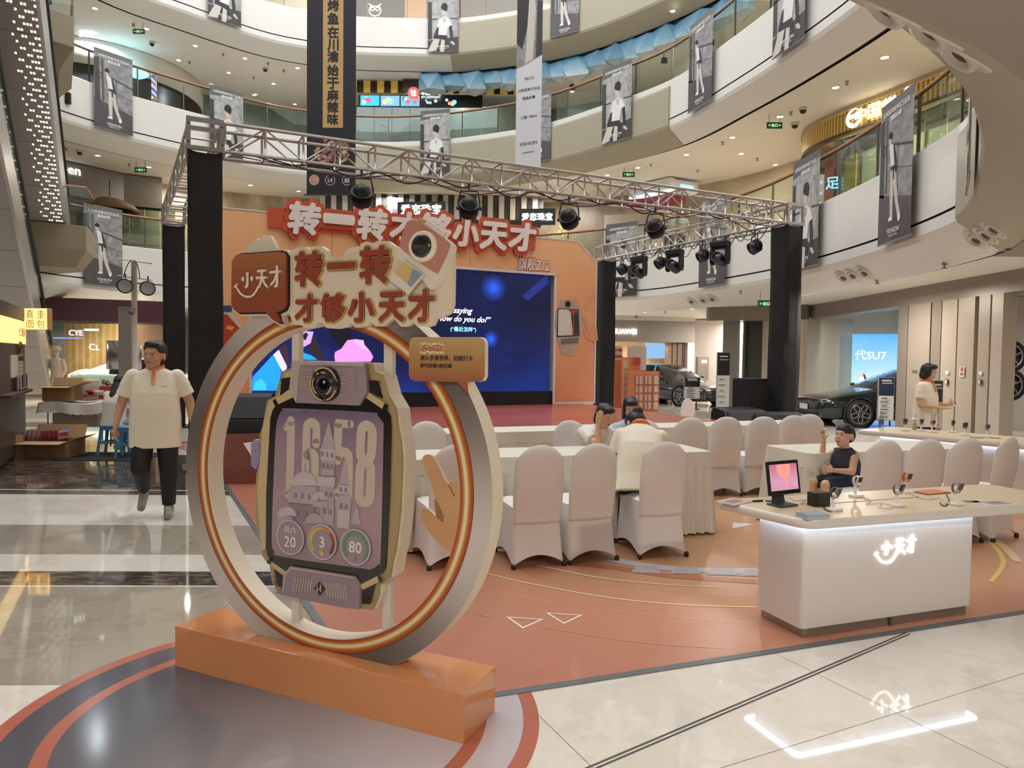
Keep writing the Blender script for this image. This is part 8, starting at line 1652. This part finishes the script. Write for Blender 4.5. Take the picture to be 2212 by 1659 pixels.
# gold curved sign band of the right second floor shop
gd = thing('gold_sign_shop', 'gold lattice curved shop fascia with white lit characters on the second floor at right', 'shop', (*plan(1880, 20), 7.5))
def goldmat():
    t = NT('gold_lattice'); x, y, z = t.xyz(t.pos('Object')); u = t.math('ADD', y, x); w1 = t.math('SINE', t.math('MULTIPLY', t.math('ADD', u, t.math('MULTIPLY', z, 1.4)), 42)); w2 = t.math('SINE', t.math('MULTIPLY', t.math('SUBTRACT', u, t.math('MULTIPLY', z, 1.4)), 42)); f = t.math('MULTIPLY_ADD', t.math('MULTIPLY', w1, w2), .5, .5)
    c = t.ramp(f, [(.2, '6b4f22'), (.6, 'b38f45'), (.9, 'd9bd6c')]); t.p(col=c, rough=.35, metal=.4, em=c, es=.12); return t.m
GLT = goldmat(); gpts = [plan(px, d) for px, d in ((1762, 22.8), (1733, 22.2), (1720, 21.3), (1728, 20.5), (1760, 19.7), (1820, 18.7), (1890, 17.8), (1960, 16.9), (2030, 16.1), (2110, 15.2))]; gs = [V((q.x, q.y, 0)) for q in spline([(p.x, p.y, 0) for p in gpts], 5)]
def sweep(path, prof, m): # profile (outwards to the left of travel, height)
    mb = MB(); k = len(prof); vs = []
    for i, p in enumerate(path):
        t_ = (path[min(i+1, len(path)-1)]-path[max(i-1, 0)]).normalized(); n_ = V((t_.y, -t_.x, 0)); vs += [p+n_*o+V((0, 0, z)) for o, z in prof]
    return mb.add(vs, [(i*k+j, i*k+j+1, (i+1)*k+j+1, (i+1)*k+j) for i in range(len(path)-1) for j in range(k-1)], m, True)
sweep(gs, [(0, 7.6), (0, 8.12)], GLT).build('gold_band', gd); sweep(gs, [(.03, 8.12), (.03, 8.24)], mat('b9a88c', .5)).build('top_trim', gd); sweep(gs, [(.02, 7.53), (.02, 7.6), (-.3, 7.6)], mat('4a3d2c', .4)).build('bottom_trim', gd)
m = MB(); GS = glow('fff8e8', 1.15)
for ch, px, sz in (('中', 1851, .42), ('国', 1876, .42), ('黄', 1900, .42), ('金', 1921, .42), ('®', 1940, .2)):
    j = min(range(len(gs)), key=lambda i: abs(1106+FOC*gs[i].x/gs[i].y-px)); t_ = (gs[j+1]-gs[j-1]).normalized(); r_ = sight(px, 775); n_ = V((t_.y, -t_.x, 0)); F_ = frame(gs[j]+n_*.06+V((0, 0, 7.86 if sz > .3 else 8.02)), t_, (0, 0, 1)); m.text(ch, F_, GS, h=sz*.86, ext=.02, bold=.008)
m.build('lit_lettering', gd); j = min(range(len(gs)), key=lambda i: abs(1106+FOC*gs[i].x/gs[i].y-1826)); t_ = (gs[j+1]-gs[j-1]).normalized(); F_ = frame(gs[j]+V((t_.y, -t_.x, 0))*.06+V((0, 0, 7.84)), t_, (0, 0, 1)); m = MB(F_)
m.ringband(circ(0, 0, .24, 28), circ(.02, .03, .18, 28), 0, .03, GS); m.box((.03, .05, .015), (.3, .1, .03), GS); m.build('lit_emblem', gd); lamp('gold_shop_lamp', (11.0, 20.8, 7.3), .3, 50, (1, .9, .6)); lamp('gold_shop_lamp', (10.2, 15.2, 7.9), .3, 70, (1, .92, .7))
for k in range(7): a = 1790+k*48; wb('shop_pane', a, 19.3-.0128*(a-1790), a+46, 19.3-.0128*(a-1744), 5.03, 7.5, .015, DGLASS, gd)
for a, c_, w_ in ((1770, '7a3b32', 22), (1812, 'c9b24a', 26), (1850, 'e2d9b8', 60), (1920, 'd9cfa8', 60), (1990, 'cfc79c', 70), (2070, 'bfae7c', 60)): wb('shop_interior', a, 21.0-.0135*(a-1790), a+w_, 21.0-.0135*(a+w_-1790), 5.03, 7.5, .1, mat(c_, .5, var=.08, sc=2), gd)
m = MB(frame((*plan(1777, 19.2), 6.1), (1, -.6, 0), (0, 0, 1))); m.text('足', MX.Translation((.12, .25, 0)), glow('7fd0f0', 1.1), h=.32, ext=.01, bold=.02)
for k in range(4): m.text('养生', MX.Translation((-.2, .3-.28*k, 0)), glow('7fd0f0', 1.0), w=.16, ext=.01, bold=.02)
m.build('blue_lettering', gd)
# phone operator shop with lit white fascia, second floor behind the truss
op = thing('white_fascia_shop', 'white lit curved shop fascia with coloured emblem on the second floor behind the truss', 'shop', (*plan(1430, 27), 7.2)); wb('white_fascia', 1352, 27.5, 1440, 26.0, 7.75, 8.2, .3, mat('e6e6e2', .5), op); wb('white_fascia', 1440, 26.0, 1500, 26.6, 7.72, 8.15, .3, mat('e6e6e2', .5), op); wb('glow_strip', 1352, 27.4, 1440, 25.9, 7.70, 7.75, .3, glow('bfe6f4', 1.3), op); wb('red_band', 1330, 27.6, 1470, 26.4, 7.35, 7.68, .2, mat('8b2b33', .5), op); wb('inner_wall', 1300, 29, 1500, 28, 5.02, 7.4, .1, mat('bfb8ae', .5, var=.1, sc=2), op)
m = MB(onwall(1440, 26.0, 1500, 26.6, 1470, 7.93, .02)); m.text('移动通信', MX.Translation((.12, 0, 0)), glow('8fd0f0', 1.2), w=.6, ext=.01, bold=.02); m.prism([(-.42, -.1), (-.3, .12), (-.26, .1), (-.34, -.06)], 0, .01, glow('4f8fd0', 1)); m.prism([(-.33, -.12), (-.24, .06), (-.2, -.02)], 0, .01, glow('d05a5a', 1)); m.build('lit_lettering', op); lamp('operator_lamp', (5.3, 25.5, 7.2), .3, 35, (.9, .96, 1))
yl = thing('neon_plant_sign', 'small yellow glowing plant sign at the second floor shop right of the headline', 'neon sign', (*plan(1212, 27.5), 6.6)); m = MB(frame((*plan(1214, 27.5), zat(1214, 497, 27.5)), (1, 0, 0), (0, 0, 1))); rnd = random.Random(2)
for k in range(16): m.box((rnd.uniform(-.18, .25), rnd.uniform(-.25, .2), 0), (.12, .035, .02), glow('e8e23a', 1.3), rz=rnd.uniform(0, 3))
m.build('glowing_leaves', yl)
# --- third floor shops
gl = thing('snack_club_shop', 'third floor shop with gold lattice band, lit red emblem and a row of picture screens', 'shop', (*plan(930, 30.5), 10))
GP = mat('c09a3c', .35, .4, 0.25); GDK = mat('54401e', .4, .3)
for k in range(24):
    xa = 768+k*14.6
    if 866 <= xa+7 <= 962: continue
    wb('lattice_panel', xa, 30.5, xa+13.6, 30.5, 12.72, 13.2, .08, GP if k % 2 else GDK, gl)
    if k % 2 == 0:
        m = MB()
        for j in range(4): wallbox(m, xa+1+3.2*j, 30.45, xa+2+3.2*j, 30.45, 12.76, 13.16, .03, GDK)
        for j in range(4): wallbox(m, xa, 30.44, xa+13.6, 30.44, 12.8+.1*j, 12.82+.1*j, .03, GDK)
        m.build('lattice_grid', gl)
wb('sign_plate', 866, 30.3, 962, 30.3, 12.7, 13.2, .1, mat('3a3230', .4), gl); F_ = frame((*plan(889, 30.15), zat(889, 201, 30.15)), (1, 0, 0), (0, 0, 1)); m = MB(F_); m.prism(circ(0, 0, .24, 26), 0, .03, glow('ff4a4a', 1.2)); m.prism([(.05, -.2), (.22, -.28), (.2, -.12)], 0, .03, glow('ff4a4a', 1.2)); m.text('社', MX.Translation((0, 0, .03)), glow('ffffff', 1.3), h=.26, ext=.01, bold=.03); m.build('lit_emblem', gl); m = MB(F_); m.text('玩益社', MX.Translation((.72, .06, 0)), glow('f0ffff', 1.5), w=.82, ext=.02, bold=.03); m.text('JOY COMMUNITY', MX.Translation((.72, -.17, 0)), glow('f0ffff', 1.2), w=.8, ext=.01, bold=.01); m.build('lit_lettering', gl)
wb('screen_frame', 772, 30.4, 1036, 30.2, 12.05, 12.56, .08, BLACK, gl); rnd = random.Random(8)
for k in range(6):
    xa = 776+k*43; wb('picture_screen', xa, 30.33, xa+40, 30.3, 12.1, 12.52, .03, glow(('3fa6d8', '6f9cc0', '5f9fb8', '4c5f94', '8a9ccc', '3f5c9c')[k], 1.0), gl); m = MB(frame((*plan(xa+20, 30.25), 12.3), (1, 0, 0), (0, 0, 1)))
    for j in range(5): m.prism(circ(rnd.uniform(-.27, .27), rnd.uniform(-.12, .1), rnd.uniform(.05, .11), 9), 0, .005+.002*j, glow(rnd.choice(['e8b6a8', '2b2430', 'f0e6dc', 'c9547a', '7fd0e8', 'e0c04a']), .9))
    m.build('screen_picture', gl)
for k in range(8): xa = 768+k*38; wb('shop_pane', xa, 30.2, xa+37, 30.2, 10.03, 12.0, .015, DGLASS, gl)
wb('shop_back', 760, 32, 1110, 32, 10.03, 12.7, .1, SH3, gl)
bb = thing('barber_shop', 'third floor barber shop with rounded cream fascia and oval cyan ceiling light', 'shop', (*plan(260, 28), 10)); cpt = plan(215, 30.5)
MB().lathe([(4.05, 12.3), (4.1, 12.28), (4.1, 13.22)], mat('d9d0bf', .5), 48, MX.Translation((cpt.x, cpt.y, 0))).build('round_fascia', bb); MB().lathe([(3.9, 10.03), (3.9, 12.3)], mat('2b2e31', .3), 48, MX.Translation((cpt.x, cpt.y, 0)), True, math.radians(200), math.radians(350)).build('dark_front', bb); MB().lathe([(0, 12.3), (4.05, 12.3)], mat('1f2022', .6), 40, MX.Translation((cpt.x, cpt.y, 0))).build('dark_ceiling', bb)
q = aty(265, 136, 27.5); m = MB(MX.Translation((q.x, q.y, 12.25))); m.prism(circ(0, 0, .95, 36, .6), -.04, 0, glow('a8e4f4', 1.3)); m.build('oval_light', bb); m = MB(frame((*plan(193, 26.3), zat(193, 73, 26.3)), (1, .1, 0), (0, 0, 1))); m.text('发型', MX(), glow('dfe8ff', 1.8), w=.52, ext=.03, bold=.03); m.build('lit_lettering', bb)
q = aty(333, 205, 27.0); r = thing('barber_pole', 'red white and blue barber pole on the third floor at left', 'barber pole', (q.x, q.y, 10.0), local=True)
def polemat():
    t = NT('barber_stripes'); x, y, z = t.xyz(t.pos('Object')); a = t.math('DIVIDE', t.math('ARCTAN2', y, x), 2*PI); f = t.math('FRACT', t.math('ADD', a, t.math('MULTIPLY', z, 2.2))); c = t.ramp(f, [(0, 'd8d8e4'), (.3, 'b8405a'), (.5, 'd8d8e4'), (.75, '3c5ac0')], 'CONSTANT'); t.p(col=c, rough=.2, em=c, es=.3); return t.m
MB().lathe([(.09, 1.1), (.09, 1.9)], polemat(), 20).build('striped_tube', r); MB().lathe([(0, 2.02), (.1, 2.0), (.11, 1.9), (.09, 1.9)], STEEL, 20).build('pole_cap', r); MB().lathe([(.14, 0), (.12, .05), (.07, .1), (.07, 1.0), (.11, 1.05), (.11, 1.1), (.09, 1.1)], STEEL, 20).build('pole_base', r)
# --- uppermost floor: owl neon, warm shop wall
ow = thing('owl_neon', 'round glowing owl shaped neon sign on the uppermost floor', 'neon sign', aty(810, 20, 29.8)); F_ = frame(aty(810, 21, 29.8), (1, 0, 0), (0, 0, 1)); m = MB(F_); N_ = glow('fff0c8', 2.2)
m.tube([V((.24*math.cos(a), .22*math.sin(a)-.03, 0)) for a in [math.radians(125+290*k/22) for k in range(23)]], .018, N_, 6); m.tube([(-.26, .24, 0), (-.14, .16, 0), (0, .13, 0), (.14, .16, 0), (.26, .24, 0)], .018, N_, 6)
for sx in (-.1, .1): m.tube([V((sx+.07*math.cos(a), .03+.07*math.sin(a), 0)) for a in [2*PI*k/14 for k in range(15)]], .016, N_, 6)
m.build('neon_tube', ow); up4 = thing('warm_shop', 'warm lit brown and orange shop front on the uppermost floor', 'shop', (*plan(840, 31), 15)); wb('brown_wall', 762, 31, 868, 31, 15.05, 17.6, .1, mat('6a5440', .5), up4); wb('orange_wall', 869, 31, 915, 31, 15.05, 17.6, .1, mat('d99a5c', .5, 0, .25), up4); wb('right_wall', 985, 31, 1120, 30.5, 15.05, 17.6, .1, mat('8d6f50', .5), up4); wb('bright_window', 610, 31, 662, 31, 15.05, 17.6, .1, mat('d9c7a8', .5, 0, .3), up4)
